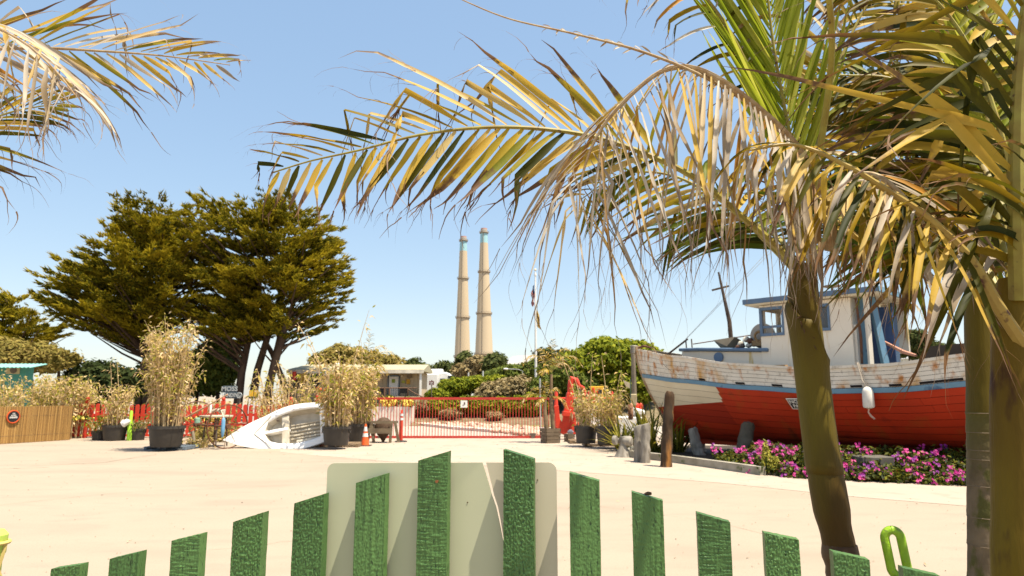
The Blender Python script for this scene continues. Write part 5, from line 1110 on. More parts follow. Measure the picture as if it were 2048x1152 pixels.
# winch and tackle on the foredeck house
c = Bt(4.18, .35, 3.12); Mw = Matrix((nv, V((0, 0, 1)), dv)).transposed()
mb = MB(); mb.lathe(c, [(.33, -.03), (.33, .03)], 26, Matrix((dv, V((0, 0, 1)), nv)).transposed()); mb.build('winch_drum', mat('drum_grey', (.40, .37, .33), .6), boat)
mb = MB(); mb.torus(c + nv * .2 + V((0, 0, -.02)), .12, .035, Matrix((dv, -nv, V((0, 0, 1)))).transposed(), 16, 6); mb.box(c + nv * .15 + V((0, 0, -.2)), (.35, .25, .14), rz=-.8); mb.build('winch_gear', mat('gear_rust', (.33, .22, .10), .7, (.16, .09, .04), 10), boat, smooth=True)
wt = mat('block_white', (.6, .55, .45), .6)
for k, (s, b, z, r_, m_) in enumerate(((3.75, .4, 3.05, .1, wt), (3.62, .45, 2.95, .09, wt), (3.9, .5, 3.0, .1, rust), (3.7, .55, 2.88, .08, dk), (3.85, .5, 2.88, .08, wt), (3.55, .5, 2.86, .07, rust), (4.0, .5, 2.9, .08, dk))):
    mb = MB(); mb.ball(Bt(s, b, z), r_, 8, (1, 1, .8), .3); mb.build('tackle', m_, boat, smooth=True)
mb = MB(); mb.add([Bt(2.8, .1, 3.0), Bt(3.5, .2, 3.05), Bt(3.3, .3, 2.8), Bt(3.05, .2, 2.78)], [(0, 1, 2, 3)]); o = mb.build('net_bundle', mat('net_grey', (.13, .11, .08), .9), boat); o.modifiers.new('s', 'SOLIDIFY').thickness = .25
mb = MB(); mb.tube([Bt(2.1, .3, 3.02), Bt(4.1, .35, 3.18)], .015, 5); mb.build('boom', rust, boat)
bprism('hatch', [(8.0, .9), (11.6, .9), (11.6, -.6), (8.0, -.6)], 1.95, lambda s: 2.62 + .05 * (s - 8), mat('hatch_dark', (.07, .05, .035), .8))
bprism('cleat', [(5.05, 1.5), (5.3, 1.5), (5.3, 1.66), (5.05, 1.66)], 2.24, 2.30, mat('cleat_wood', (.5, .3, .14), .8))

# things hung on, leaning on and under the boat
def bp(px, py, s_guess, z=None):  # point on near hull at pixel x
    best = None
    for i in range(200):
        s = i * LB / 200; 
        for zz_ in ([z] if z else [.5 + k * .05 for k in range(50)]):
            p = hullpt(s, zz_, 1, .03); q = p - O; X = q.x; dd = q.y * ct + q.z * st; u = 1024 + FPX * X / dd; v_ = 576 - FPX * (q.z * ct - q.y * st) / dd
            e = (u - px) ** 2 + (v_ - py) ** 2
            if best is None or e < best[0]: best = (e, p, s, zz_)
    return best[1], best[2], best[3]
p, s, z = bp(1741, 795, 8); c = p + nv * .14; t = thing('fender_buoy', 'white capsule fender hanging by a rope over the red hull', 'fender', c)
mb = MB(); mb.lathe(c, [(.03, -.24), (.10, -.215), (.115, -.18), (.11, .12), (.085, .19), (.04, .225)], 18); mb.build('body', mat('fender_white', (.72, .69, .62), .6, (.62, .58, .50), 8), t, smooth=True)
tp = hullpt(s, zr(s) + .02, 1, .09)
mb = MB(); mb.tube([c + V((0, 0, .21)), c.lerp(tp, .5) + nv * .02, tp + V((0, 0, .04))], .013, 6); mb.tube([c + V((.02, 0, .21)), c.lerp(tp, .5) + nv * .02 + V((.05, 0, 0)), tp + V((.03, 0, .04))], .011, 6); mb.build('rope', mat('fender_rope', (.58, .50, .40), .9), t)
mb = MB(); mb.tube([c + V((0, 0, -.23)), c + V((-.02, 0, -.31)), c + V((.03, 0, -.39)), c + V((.10, 0, -.45))], [.015, .016, .025, .02], 6); mb.build('tail', mat('tail_pink', (.62, .42, .32), .9), t, smooth=True)
p, s, z = bp(1606, 809, 6); t = thing('parking_sign', 'small black and white NO PARKING sign on the red hull, half behind the palm trunk', 'sign', p)
zu = (hullpt(s, z + .15, 1) - hullpt(s, z - .15, 1)).normalized(); c = p + nv * .085
Mx = Matrix((dv, zu, dv.cross(zu))).transposed()
if (Mx @ V((0, 0, 1))).dot(nv) < 0: Mx = Matrix((dv, zu, zu.cross(dv))).transposed()
fwd = Mx @ V((0, 0, 1))
mb = MB(); mb.box(c, (.62, .30, .012), M=Mx); bevel(mb.build('border', whitep, t), .004)
mb = MB(); mb.box(c + fwd * .009, (.57, .25, .006), M=Mx); mb.build('panel', mat('sign_dark', (.03, .03, .035), .5), t)
text('NO', .13, c + fwd * .013 - dv * .165 + zu * .06, dv, zu, whitep, t); text('PARKING', .12, c + fwd * .013 - dv * .0 - zu * .06, dv, zu, whitep, t, sx=.95)

brp = mat('brown_post', (.095, .05, .022), .85, (.035, .024, .014), 7, stretch=(1, 1, .2), bump=.8, spot=((.34, .15, .035), 4, .56), soft=.12)
def prop(nm, lab, px0, py0, px1, py1, wpx, m_, yb=None, ytop=0, sq=False):
    b = G(px1, py1); tp = P(px0, py0, b.y + ytop); s_ = b.y / FPX; r = wpx * s_ / 2; b2 = V((b.x, b.y, -.05)); d = tp - b2
    mb = MB(); N_ = 26; mb.tube([b2.lerp(tp, i / N_) for i in range(N_ + 1)], [r * (1.08 - .22 * i / N_) * (.72 if i == N_ else 1) for i in range(N_ + 1)], 16)
    for v_ in mb.v: n1 = noise.noise(v_ * 5) * .10 + noise.noise(V((v_.x * 30, v_.y * 30, v_.z * 4))) * .10; ax_ = b2.lerp(tp, max(0, min(1, (v_.z - b2.z) / max(.01, tp.z - b2.z)))); dd = v_ - ax_; dd.z = 0; v_ += dd * n1 * 1.6 + V((0, 0, (noise.noise(v_ * 22) * .10 + .25 * (v_.x - ax_.x)) * r * 3 if v_.z > tp.z - .03 else 0))
    o = mb.build(nm, m_, org=V((b.x, b.y, 0)), smooth=True); tag(o, lab, 'post'); return o
prop('timber_prop', 'tall dark brown pile in front of the boat bow, taller than the others', 1339, 783, 1331, 934, 21, brp)
prop('timber_prop', 'short grey leaning log prop right of the tall brown pile', 1384, 857, 1400, 912, 22, gw, ytop=.2)
prop('timber_prop', 'short grey stub behind the grey leaning log', 1400, 868, 1404, 905, 16, gw, ytop=.1)
prop('timber_prop', 'dark grey prop leaning to the red hull above the flowers', 1497, 846, 1482, 925, 30, mat('prop_dark', (.12, .10, .07), .9, (.07, .06, .04), 5), ytop=.3)
c = V((P(1761, 900, 13.6).x, 13.9, 0)); t = thing('keel_block', 'stack of grey timber blocks under the hull behind the flowers', 'block', c)
for k in range(2): mb = MB(); mb.box(c + V((U(-.03, .03), 0, .12 + k * .2)), (.62, .5, .17)); bevel(mb.build('block', mat('block_wood', (.13, .12, .10), .9, (.08, .07, .055), 5), t), .012)

# planting bed: kerb, soil, spiky leaves, flowers
kc = mat('bed_kerb', (.36, .33, .27), .9, (.22, .20, .15), 3, bump=.3, spot=((.10, .12, .05), 4, .62))
k0, k1, k2, k3 = G(1251, 914), G(1345, 925), G(1450, 940), G(1530, 952)
mb = MB()
for a_, b_ in ((k0, k1), (k1, k2), (k2, k3)):
    mb.beam(a_ + V((0, .1, .085)), b_ + V((0, .1, .085)), .15, .17)
mb.beam(k0 + V((0.02, .2, .085)), k0 + V((.9, 2.6, .085)), .15, .165); tag(mb.build('bed_kerb', kc), 'low grey concrete kerb round the boat planting bed', 'kerb', kind='structure')
fe = [G(1251, 914), G(1345, 925), G(1450, 940), G(1530, 952), G(1600, 958), G(1780, 967), G(1945, 974), G(2048, 980), G(2300, 1000)]
sheet('bed_soil', [(p.x + .05, p.y + .15) for p in fe] + [(13, 14), (9, 22), (3.8, 22)], .03, mat('dark_soil', (.06, .045, .03), .95, (.035, .028, .02), 4, bump=.5))
def blades(name, label, cat, base, n, L, w_, m_, arch=.6, up=.5):
    t = thing(name, label, cat, base)
    src = []
    for i in range(n):
        a = U(0, 6.283); e = U(up - .2, 1.3); d = V((math.cos(a) * math.cos(e), math.sin(a) * math.cos(e), math.sin(e))); l = L * U(.6, 1.1); mb = MB(); mb.a = True
        p = base + V((U(-.15, .15), U(-.15, .15), 0)); sd = d.cross(V((0, 0, 1))).normalized(); K = 5; vs = []; tt_ = []
        for k in range(K + 1):
            u = k / K; wd = w_ * (1 - u ** 2.2) * (.5 + .5 * min(1, u * 4)); vs += [p - sd * wd, p + sd * wd]; tt_ += [u, u]
            d = (d + V((0, 0, -arch * .22 * u * 2))).normalized(); p = p + d * l / K
        mb.add(vs, [(2 * k, 2 * k + 1, 2 * k + 3, 2 * k + 2) for k in range(K)], tt_, R()); mb.build('leaf', m_, t, fix=False)
    return t
spik = leafmat('spiky_leaf', [(.06, .075, .01), (.17, .17, .02), (.36, .29, .035)], tip=(.35, .22, .06), tip0=.85, tr=.25)
for px, py, L_, lab in ((1252, 905, 1.25, 'spiky strap-leaved plant beside the white winch'), (1315, 908, 1.75, 'tall spiky plant between the white posts and the brown pile'), (1365, 908, 1.5, 'tall spiky plant right of the brown pile under the bow'), (1290, 900, 1.6, 'spiky plant behind the two grey white posts')):
    b = G(px, py); blades('flax_plant', lab, 'plant', b + V((0, .35, .03)), 60, L_, .036, spik)
# geraniums
random.seed(77)
ger_l = leafmat('geranium_leaf', [(.015, .025, .005), (.045, .06, .008), (.16, .16, .015)], tip=(.34, .10, .02), tip0=.86, tr=.25)
pinks = [mat('pink_petals', (.40, .012, .17), .5, (.30, .01, .15), 9), mat('violet_petals', (.22, .015, .20), .5, (.17, .01, .17), 9), mat('rose_petals', (.56, .04, .22), .5, (.44, .025, .18), 9)]
for i in range(3): pinks[i].name = 'petals'
root = thing('geranium_bed', 'mass of pink and violet geraniums flowering along the bed under the boat', 'flowers', G(1700, 960)); root['kind'] = 'stuff'
lf = MB(); lf.a = True; fl = [MB(), MB(), MB()]; st_ = MB()
def bedpt(px, back):
    # front edge, then going back under the hull
    for i in range(len(fe) - 1):
        a_, b_ = fe[i], fe[i + 1]
    q = G(px, ip(px, [1345, 1450, 1530, 1600, 1780, 1945, 2048, 2300], [925, 940, 952, 958, 967, 974, 980, 1000])); return q + V((.25, .97, 0)) * back
for _ in range(2100):
    px = U(1440, 2110); bk = U(.05, 2.3)
    if 1512 < px < 1560 and bk < .5 and R() < .8: continue
    if noise.noise(V((px * .03, bk * 2, 8))) < -.28 and R() < .75: continue
    q = bedpt(px, bk); hgt = (.12 + .40 * min(1, bk / 1.4)) * (.6 if px < 1520 else 1) * U(.6, 1.1)
    leafquads(lf, q + V((0, 0, hgt * U(.35, 1))), 11, .13, .055, .8)
for _ in range(380):
    px = U(1425, 2100); bk = U(-.05, 1.9)
    if 1505 < px < 1565 and bk < .7: continue
    if noise.noise(V((px * .018, bk * 1.6, 3))) < -.08: continue
    q = bedpt(px, bk); hgt = (.14 + .41 * min(1, bk / 1.4)) * (.7 if px < 1520 else 1) * U(.75, 1.15); c = q + V((0, 0, hgt)); c.z -= .04; k = random.choices((0, 1, 2), (5, 3, 3))[0]
    for _f in range(random.randint(3, 8)):
        cc = c + V((U(-.06, .06), U(-.06, .03), U(-.045, .045))); nn_ = V((U(-.6, .6), -1, U(0, 1.2))).normalized(); a_ = nn_.orthogonal().normalized()
        for m_ in range(5):
            r_ = Matrix.Rotation(m_ * 1.2566, 3, nn_); e1 = r_ @ a_; e2 = nn_.cross(e1); fl[k].add([cc, cc + e1 * .022 - e2 * .012 + nn_ * .004, cc + e1 * .029 + nn_ * .007, cc + e1 * .022 + e2 * .012 + nn_ * .004], [(0, 1, 2, 3)])
    st_.tube([c + V((0, .05, -.18)), c], .004, 3, False)
lf.build('foliage', ger_l, root, fix=False, kind='stuff')
for i in range(3): fl[i].build('blossoms', pinks[i], root, fix=False, kind='stuff')
st_.build('stems', MT['bush_mid'], root, fix=False, kind='stuff')
yg = leafmat('aeonium', [(.25, .26, .03), (.42, .38, .06), (.5, .44, .09)], tip=(.5, .42, .1), tip0=.9, tr=.3)
for px, py, h_, lab in ((1530, 948, .66, 'tall yellow green conical flower spike in the geranium bed'), (1549, 948, .34, 'shorter yellow green flower spike beside the tall one')):
    b = G(px, py) + V((0, -.12, 0)); t = thing('flower_spike', lab, 'flower', b); mb = MB(); mb.a = True
    for _ in range(90):
        z = h_ * U(.2, 1); r_ = .15 * (1.05 - z / h_); a_ = U(0, 6.28); leafquads(mb, b + V((math.cos(a_) * r_, math.sin(a_) * r_, z)), 7, .035, .026, 1)
    mb.build('florets', yg, t, fix=False, kind='stuff'); mb = MB(); mb.tube([b, b + V((0, 0, h_))], .015, 6); mb.build('stem', MT['bush_mid'], t)
# ------------------------------------------------------------------ palms
def cat(pts, n):
    """Catmull-Rom through pts -> n+1 points"""
    q = [pts[0] * 2 - pts[1]] + list(pts) + [pts[-1] * 2 - pts[-2]]; ln = [0]
    for i in range(len(pts) - 1): ln.append(ln[-1] + (pts[i + 1] - pts[i]).length)
    out = []
    for k in range(n + 1):
        d = ln[-1] * k / n; i = 0
        while i < len(pts) - 2 and ln[i + 1] < d: i += 1
        t = (d - ln[i]) / max(1e-9, ln[i + 1] - ln[i]); p0, p1, p2, p3 = q[i:i + 4]
        out.append(.5 * ((2 * p1) + (p2 - p0) * t + (2 * p0 - 5 * p1 + 4 * p2 - p3) * t * t + (3 * p1 - p0 - 3 * p2 + p3) * t * t * t))
    return out, ln[-1]
GR = V((0, 0, -1))
def leaflet(mb, p, d, nrm, L, W, droop, kink, rr, curl=.4, K=9, strands=1, fold=.3):
    d = d.normalized(); K = K; vs = []; tt_ = []; sd = d.cross(nrm).normalized(); side0 = None
    ks = int(kink[0] * K) if kink else -1; q = V(p); tw = U(-.25, .25)
    pts = []
    for k in range(K + 1):
        u = k / K; wd = W * .5 * min(1, .35 + u * 3.2) * max(.03, (1 - max(0, (u - .45) / .55) ** 1.5)); 
        if ks >= 0 and k > ks + 1: wd *= .6
        s_ = d.cross(nrm); s_ = s_.normalized() if s_.length > .05 else sd
        if s_.dot(sd) < 0: s_ = -s_
        s_ = (Matrix.Rotation(tw * k, 3, d) @ s_); sd = (d.cross(nrm).normalized() if d.cross(nrm).length > .05 else sd)
        up_ = s_.cross(d)
        vs += [q - s_ * wd + up_ * wd * fold, q - up_ * wd * fold * .6, q + s_ * wd + up_ * wd * fold]; tt_ += [u, u * .97, u]; pts.append(V(q))
        if k == ks: 
            h = V((U(-.4, .4), U(-.4, .4), 0)); d = (d * (1 - kink[1]) + (GR + h) * kink[1]).normalized()
        else:
            g = droop * (1 / K) * (1 + (2.5 * curl if u > .7 else 0)); d = (d + GR * g * (1 - abs(min(0, d.z)) * .9) + V((U(-1, 1), U(-1, 1), U(-1, 1))) * (.035 + (.32 * curl if u > .7 else 0))).normalized()
        q = q + d * (L / K)
    mb.add(vs, [(3 * k + a, 3 * k + a + 1, 3 * k + a + 4, 3 * k + a + 3) for k in range(K) for a in (0, 1)], tt_, rr)
    for _ in range(strands):  # frayed thread-like ends
        i = random.randint(int(K * .6), K); q = V(pts[i]); dd = (pts[i] - pts[i - 1]).normalized(); vs = []; l = L * U(.10, .36); n = 7; w0 = W * U(.05, .15); s_ = dd.orthogonal().normalized(); sp = V((U(-1, 1), U(-1, 1), U(-.6, .6)))
        for k in range(n + 1):
            ww = w0 * (1 - k / n * .8); vs += [q - s_ * ww, q + s_ * ww]; dd = (dd + GR * .22 + sp * .22 + V((U(-1, 1), U(-1, 1), U(-1, 1))) * .25).normalized(); q = q + dd * l / n
        mb.add(vs, [(2 * k, 2 * k + 1, 2 * k + 3, 2 * k + 2) for k in range(n)], [1.0] * len(vs), rr)

class Palm:
    def __init__(s, root): s.root = root; s.n = 0; s.rest = {}
    def frond(s, pts, r0, r1, mrach, mleaf, u0=.3, u1=1.0, n=30, L=(.6, .7, .2), W=.03, ang=(60, 30), N=V((0, -1, .25)), sides=(1, -1), droop=.6, kinkp=.3, kink=(.5, .8), curl=.4, rr=(0, 1), dz=(0, 0), strands=1, jit=6, stub=False, mats=None, fold=.3, asp=1.0):
        pts = [V(p) for p in pts]; c, ln = cat(pts, 48)
        mb = MB(); mb.tube(c, [r0 + (r1 - r0) * i / 48 for i in range(49)], 7, squash=.75)
        fr = mb.build('frond', mrach, s.root, smooth=True)
        N = N.normalized()
        for i in range(n):
            for sd in sides:
                u = u0 + (u1 - u0) * (i + (.0 if sd > 0 else .5) + U(-.2, .2)) / n; u = max(0, min(.995, u)); k = u * 48; j = min(47, int(k)); p = c[j].lerp(c[j + 1], k - j)
                T = (c[min(48, j + 1)] - c[max(0, j - 1)]).normalized(); S = T.cross(N); S = S.normalized() if S.length > .05 else V((1, 0, 0)); v_ = (u - u0) / (u1 - u0)
                a = math.radians(ang[0] + (ang[1] - ang[0]) * v_ + U(-jit, jit)); up_ = S.cross(T)
                d = T * math.cos(a) + S * sd * math.sin(a) + N * U(-.12, .12) + V((0, 0, dz[0] if sd > 0 else dz[1]))
                l = (L[0] + (L[1] - L[0]) * v_ / .4) if v_ < .4 else (L[1] + (L[2] - L[1]) * (v_ - .4) / .6); l *= U(.85, 1.12)
                kk = (U(kink[0] - .18, kink[0] + .18), U(kink[1] - .15, min(1, kink[1] + .15))) if R() < kinkp else None
                m_ = random.choice(mats) if mats else mleaf; rv = U(*rr)
                lo = MB(); lo.a = True
                leaflet(lo, p + S * sd * r0 * .5, d, (N + S * sd * .35).normalized(), l, W * U(.8, 1.2) * (1 - .35 * v_), droop * U(.7, 1.3), kk, rv, curl, strands=(strands if R() < .8 else 0), fold=fold)
                if s.n < 290: lo.build('leaflet', m_, fr, smooth='all', fix=False, org=p); s.n += 1
                else:
                    r_ = s.rest.setdefault(m_.name, (m_, MB())); r_[1].a = True; k0 = len(r_[1].v); r_[1].v += lo.v; r_[1].f += [tuple(q + k0 for q in f) for f in lo.f]; r_[1].tt += lo.tt; r_[1].rr += lo.rr
        return fr
    def done(s):
        for m_, mb in s.rest.values(): mb.build('leaflets', m_, s.root, smooth='all', fix=False, kind='stuff')
def PX(*a): return [P(*q) for q in a]
LF = MT['leaf_fresh']; LG, LO, LY, LD, LP = (MT[k] for k in ('leaf_green', 'leaf_olive', 'leaf_yellow', 'leaf_dry', 'leaf_pale'))
RA, RD = MT['rachis'], MT['rachis_dry']
random.seed(101)
NC = V((0, -1, .3))
# --- palm A: slim trunk in front of the boat
bA = P(1672, 1105, 3.0); baseA = V((P(1700, 1300, 3.0).x, 3.0, 0))
tA = thing('palm_tree', 'slim king palm in front of the boat, its dead fronds hanging to the left', 'palm tree', baseA, 'king palms in the foreground')
pa_ = Palm(tA)
pts = PX((1606, 530, 3), (1607, 600, 3), (1617, 690, 3), (1625, 760, 3), (1636, 850, 3), (1646, 920, 3), (1657, 985, 3), (1667, 1040, 3), (1675, 1075, 3), (1678, 1092, 3))
sc = 3 / FPX
mb = MB(); c, _ = cat(pts, 40); rad_ = [ip(i / 40, [0, .12, .4, .65, .8, .88, .94, 1], [26, 29.5, 29, 29.5, 33.5, 33.5, 29, 30]) * sc for i in range(41)]; mb.tube(c, rad_, 20); mb.build('crownshaft', MT['crownshaft'], tA, smooth=True)
# split old sheath with a slanting torn lip
mb = MB(); n_ = 26; rows = 16; c2, _ = cat(pts, 80)
for j in range(rows + 1):
    for i in range(n_):
        a = 2 * math.pi * i / n_; dirx = math.cos(a - math.pi); f = (1 + dirx) / 2   # 1 at the left
        f = max(0, math.cos((a - math.pi) * .5)) if True else f
        z0 = 12 + (1 - f) * 24 + 1.5 * math.sin(5 * a); k = z0 + (60 - z0) * j / rows; kk = int(min(79, k)); p = c2[kk].lerp(c2[kk + 1], min(1, k - kk)); r = ip(k / 80, [0, .12, .4, .65, .8], [28.5, 31, 30.5, 31, 35]) * sc
        r += (.012 * math.exp(-j * .55)) * (1 if f > .25 else .3); r += .0012 * math.sin(a * 7)
        if j == rows: r -= .004
        mb.add([p + V((math.cos(a) * r, math.sin(a) * r, 0))], [])
mb.f += [(j * n_ + i, j * n_ + (i + 1) % n_, (j + 1) * n_ + (i + 1) % n_, (j + 1) * n_ + i) for j in range(rows) for i in range(n_)]
o = mb.build('sheath', MT['crownshaft'], tA, smooth='all'); so = o.modifiers.new('s', 'SOLIDIFY'); so.thickness = .003
mb = MB()
for k in range(7):  # torn dry edge of the sheath
    a = U(2.4, 4.2); p = P(1580 + k * 8, 606 + k * 15, 2.94); mb.tube([p, p + V((U(-.02, .01), -.01, U(.005, .03))), p + V((U(-.03, .02), -.02, U(-.01, .03)))], [.004, .003, .001], 4)
mb.build('torn_edge', MT['trunk_brown'], tA)
low = [P(1679, 1088, 3), P(1680, 1104, 3), P(1681, 1112, 3), P(1684, 1150, 3), P(1690, 1230, 3), V((baseA.x - .02, 3, .35)), V((baseA.x, 3, -.02))]
mb = MB(); c3, _ = cat(low, 50); mb.tube(c3, [(ip(i / 50, [0, .03, .06, .1, .3, 1], [30, 34, 33, 28, 29, 40]) + (1.2 if i % 6 == 0 else 0)) * sc for i in range(51)], 18); mb.build('trunk', MT['trunk_brown'], tA, smooth=True)
# fronds, most visible first
pa_.frond(PX((1608, 560, 3.0), (1560, 500, 2.98), (1480, 430, 2.95), (1380, 350, 2.9), (1260, 296, 2.88), (1150, 266, 2.85), (1000, 254, 2.8), (850, 268, 2.78), (720, 300, 2.75), (620, 322, 2.75), (545, 345, 2.75)), .022, .003, RA, LY, u0=.34, n=30, L=(.62, .78, .18), W=.031, ang=(36, 26), N=V((0, -1, .15)), sides=(1,), droop=.22, kinkp=.62, kink=(.60, .75), curl=1.1, rr=(.0, 1.0), dz=(.10, 0), strands=5, mats=[LY, LY, LO, LP])
pa_.frond(PX((1481, 431, 2.951), (1380, 351, 2.901), (1260, 297, 2.881), (1150, 267, 2.851), (1000, 255, 2.801), (850, 269, 2.781), (720, 301, 2.751), (620, 323, 2.751), (546, 346, 2.751)), .010, .002, RA, LY, u0=.2, n=36, L=(.55, .54, .2), W=.034, ang=(40, 50), N=V((0, -1, .15)), sides=(-1,), droop=.15, kinkp=.35, kink=(.72, .8), curl=1.1, rr=(.0, .95), dz=(0, -.15), strands=4, mats=[LY, LO, LY])
pa_.frond(PX((1660, 500, 3.05), (1650, 400, 2.95), (1590, 290, 2.8), (1490, 195, 2.65), (1400, 140, 2.6), (1330, 140, 2.58), (1262, 190, 2.58), (1200, 262, 2.6), (1165, 350, 2.62), (1158, 430, 2.63)), .024, .004, RD, LD, u0=.2, n=50, L=(.72, .95, .6), W=.020, ang=(88, 82), N=V((.1, -.6, .5)), droop=3.6, kinkp=.45, kink=(.2, .95), curl=1.0, rr=(.1, 1), dz=(-.8, -1.0), strands=2, mats=[LD, LD, LD, LD, LP, LY])
pa_.frond(PX((1604, 540, 3.1), (1598, 420, 3.12), (1585, 300, 3.1), (1562, 180, 3.1), (1543, 60, 3.1), (1522, -140, 3.1)), .016, .006, RA, LF, u0=.24, u1=1, n=40, L=(.85, .85, .6), W=.030, ang=(24, 20), N=V((0, -1, .1)), droop=.0, kinkp=0, curl=.05, rr=(.2, .9), strands=0, jit=1.2, fold=.8)
pa_.frond(PX((1600, 300, 3.0), (1500, 210, 2.8), (1400, 150, 2.6), (1280, 102, 2.5), (1150, 68, 2.4), (1020, 38, 2.3), (925, 0, 2.2), (900, -14, 2.18)), .012, .002, RD, LD, u0=.25, u1=.8, n=16, L=(.10, .07, .03), W=.010, ang=(35, 30), droop=.6, kinkp=.2, curl=1.5, rr=(.1, 1), strands=1)
pa_.frond(PX((1608, 560, 3.1), (1520, 470, 3.3), (1440, 400, 3.5), (1340, 350, 3.7), (1240, 350, 3.8), (1160, 400, 3.9)), .02, .004, RA, LO, u0=.2, n=26, L=(.5, .6, .3), W=.032, ang=(60, 40), droop=.9, kinkp=.15, curl=.5, rr=(.2, 1), mats=[LY, LO, LG])
pa_.frond(PX((1612, 560, 3.2), (1560, 480, 3.5), (1490, 440, 3.8), (1400, 430, 4.0), (1330, 470, 4.1)), .02, .004, RA, LO, u0=.2, n=22, L=(.5, .6, .3), W=.03, ang=(60, 40), droop=.8, kinkp=.1, curl=.4, rr=(.0, .8), mats=[LO, LG])
pa_.frond(PX((1612, 560, 3.0), (1640, 440, 2.9), (1680, 370, 2.75), (1750, 350, 2.6), (1830, 420, 2.5), (1880, 520, 2.45)), .02, .004, RD, LD, u0=.25, n=24, L=(.5, .62, .3), W=.026, ang=(70, 50), N=V((0, -.7, .6)), droop=2.0, kinkp=.4, kink=(.3, .9), curl=.5, rr=(.0, 1), dz=(-.3, -.3), mats=[LD, LO, LY, LP])
pa_.frond(PX((1612, 560, 3.1), (1670, 450, 3.3), (1740, 400, 3.5), (1830, 410, 3.7), (1910, 480, 3.8)), .02, .004, RA, LO, u0=.2, n=22, L=(.5, .6, .3), W=.032, ang=(60, 40), droop=.9, kinkp=.1, curl=.3, rr=(.0, .8), mats=[LO, LG])
pa_.frond(PX((1605, 520, 3.15), (1625, 330, 3.3), (1670, 150, 3.5), (1740, 0, 3.6), (1830, -100, 3.6)), .02, .006, RA, LY, u0=.25, n=24, L=(.45, .6, .5), W=.034, ang=(55, 40), droop=.8, kinkp=.3, curl=.4, rr=(.0, 1), mats=[LY, LO, LP])
pa_.frond(PX((1600, 520, 3.1), (1575, 330, 3.15), (1480, 100, 3.1), (1400, -20, 3.1), (1330, -80, 3.0), (1250, -60, 2.95)), .018, .004, RA, LY, u0=.45, n=14, L=(.3, .4, .3), W=.022, ang=(60, 40), droop=1.6, kinkp=.3, curl=1, rr=(.0, 1), strands=3, mats=[LY, LO, LD])
# unseen frond arching towards the camera, added to shade the fence and board
pa_.frond([P(1602, 520, 2.98), V((1.3, 2.6, 2.95)), V((1.05, 2.15, 3.2)), V((.78, 1.75, 3.1)), V((.5, 1.4, 2.9)), V((.3, 1.15, 2.65))], .018, .004, RA, LO, u0=.4, n=18, L=(.4, .5, .25), W=.03, ang=(65, 50), N=V((0, 0, 1)), droop=.25, kinkp=.0, curl=.2, rr=(0, 1))
pa_.done()
# grey dead sheaths in the crown
# --- palm B: grey ringed trunk
random.seed(55)
bB = V((P(1972, 1300, 3.6).x, 3.6, 0)); tB = thing('palm_tree', 'ringed grey palm trunk behind the thickest one at the right edge', 'palm tree', bB, 'king palms in the foreground'); pb2 = Palm(tB); sB = 3.6 / FPX
pts = PX((1960, 520, 3.6), (1962, 600, 3.6), (1965, 700, 3.6), (1970, 790, 3.6), (1973, 828, 3.6)); c, _ = cat(pts, 30); mb = MB(); mb.tube(c, [ip(i / 30, [0, .3, .8, 1], [26, 30, 31, 35]) * sB for i in range(31)], 18); mb.build('crownshaft', MT['crownshaft'], tB, smooth=True)
def ringed(pts, r, rings, s_, par, m_):
    c, ln = cat(pts, 90); rr_ = []
    for q in c:
        y = 576 - FPX * ((q - O).z * ct - (q - O).y * st) / ((q - O).y * ct + (q - O).z * st); b = r
        for ry in rings:
            d = (y - ry) / 6.0; b += .9 * math.exp(-d * d) - (.7 * math.exp(-((y - ry - 9) / 9) ** 2))
        rr_.append(b * s_)
    mb = MB(); mb.tube(c, rr_, 20); mb.build('trunk', m_, par, smooth=True)
    for ry in rings:
        k = min(range(len(c)), key=lambda i: abs(576 - FPX * ((c[i] - O).z * ct - (c[i] - O).y * st) / ((c[i] - O).y * ct + (c[i] - O).z * st) - ry))
        mb = MB(); mb.torus(c[k], rr_[k], .0016, Matrix.Rotation(math.pi / 2, 3, 'X'), 26, 5); mb.build('leaf_scar', par_scar, par, smooth=True)
par_scar = mat('pale_scar', (.24, .185, .12), .9, (.13, .10, .07), 12)
ringed(PX((1973, 826, 3.6), (1975, 900, 3.6), (1976, 1000, 3.6), (1978, 1152, 3.6)) + [V((bB.x, 3.6, .3)), V((bB.x, 3.6, -.02))], 35, [826, 862, 896, 916, 968, 1030, 1090, 1160, 1230], sB, tB, MT['trunk_grey'])
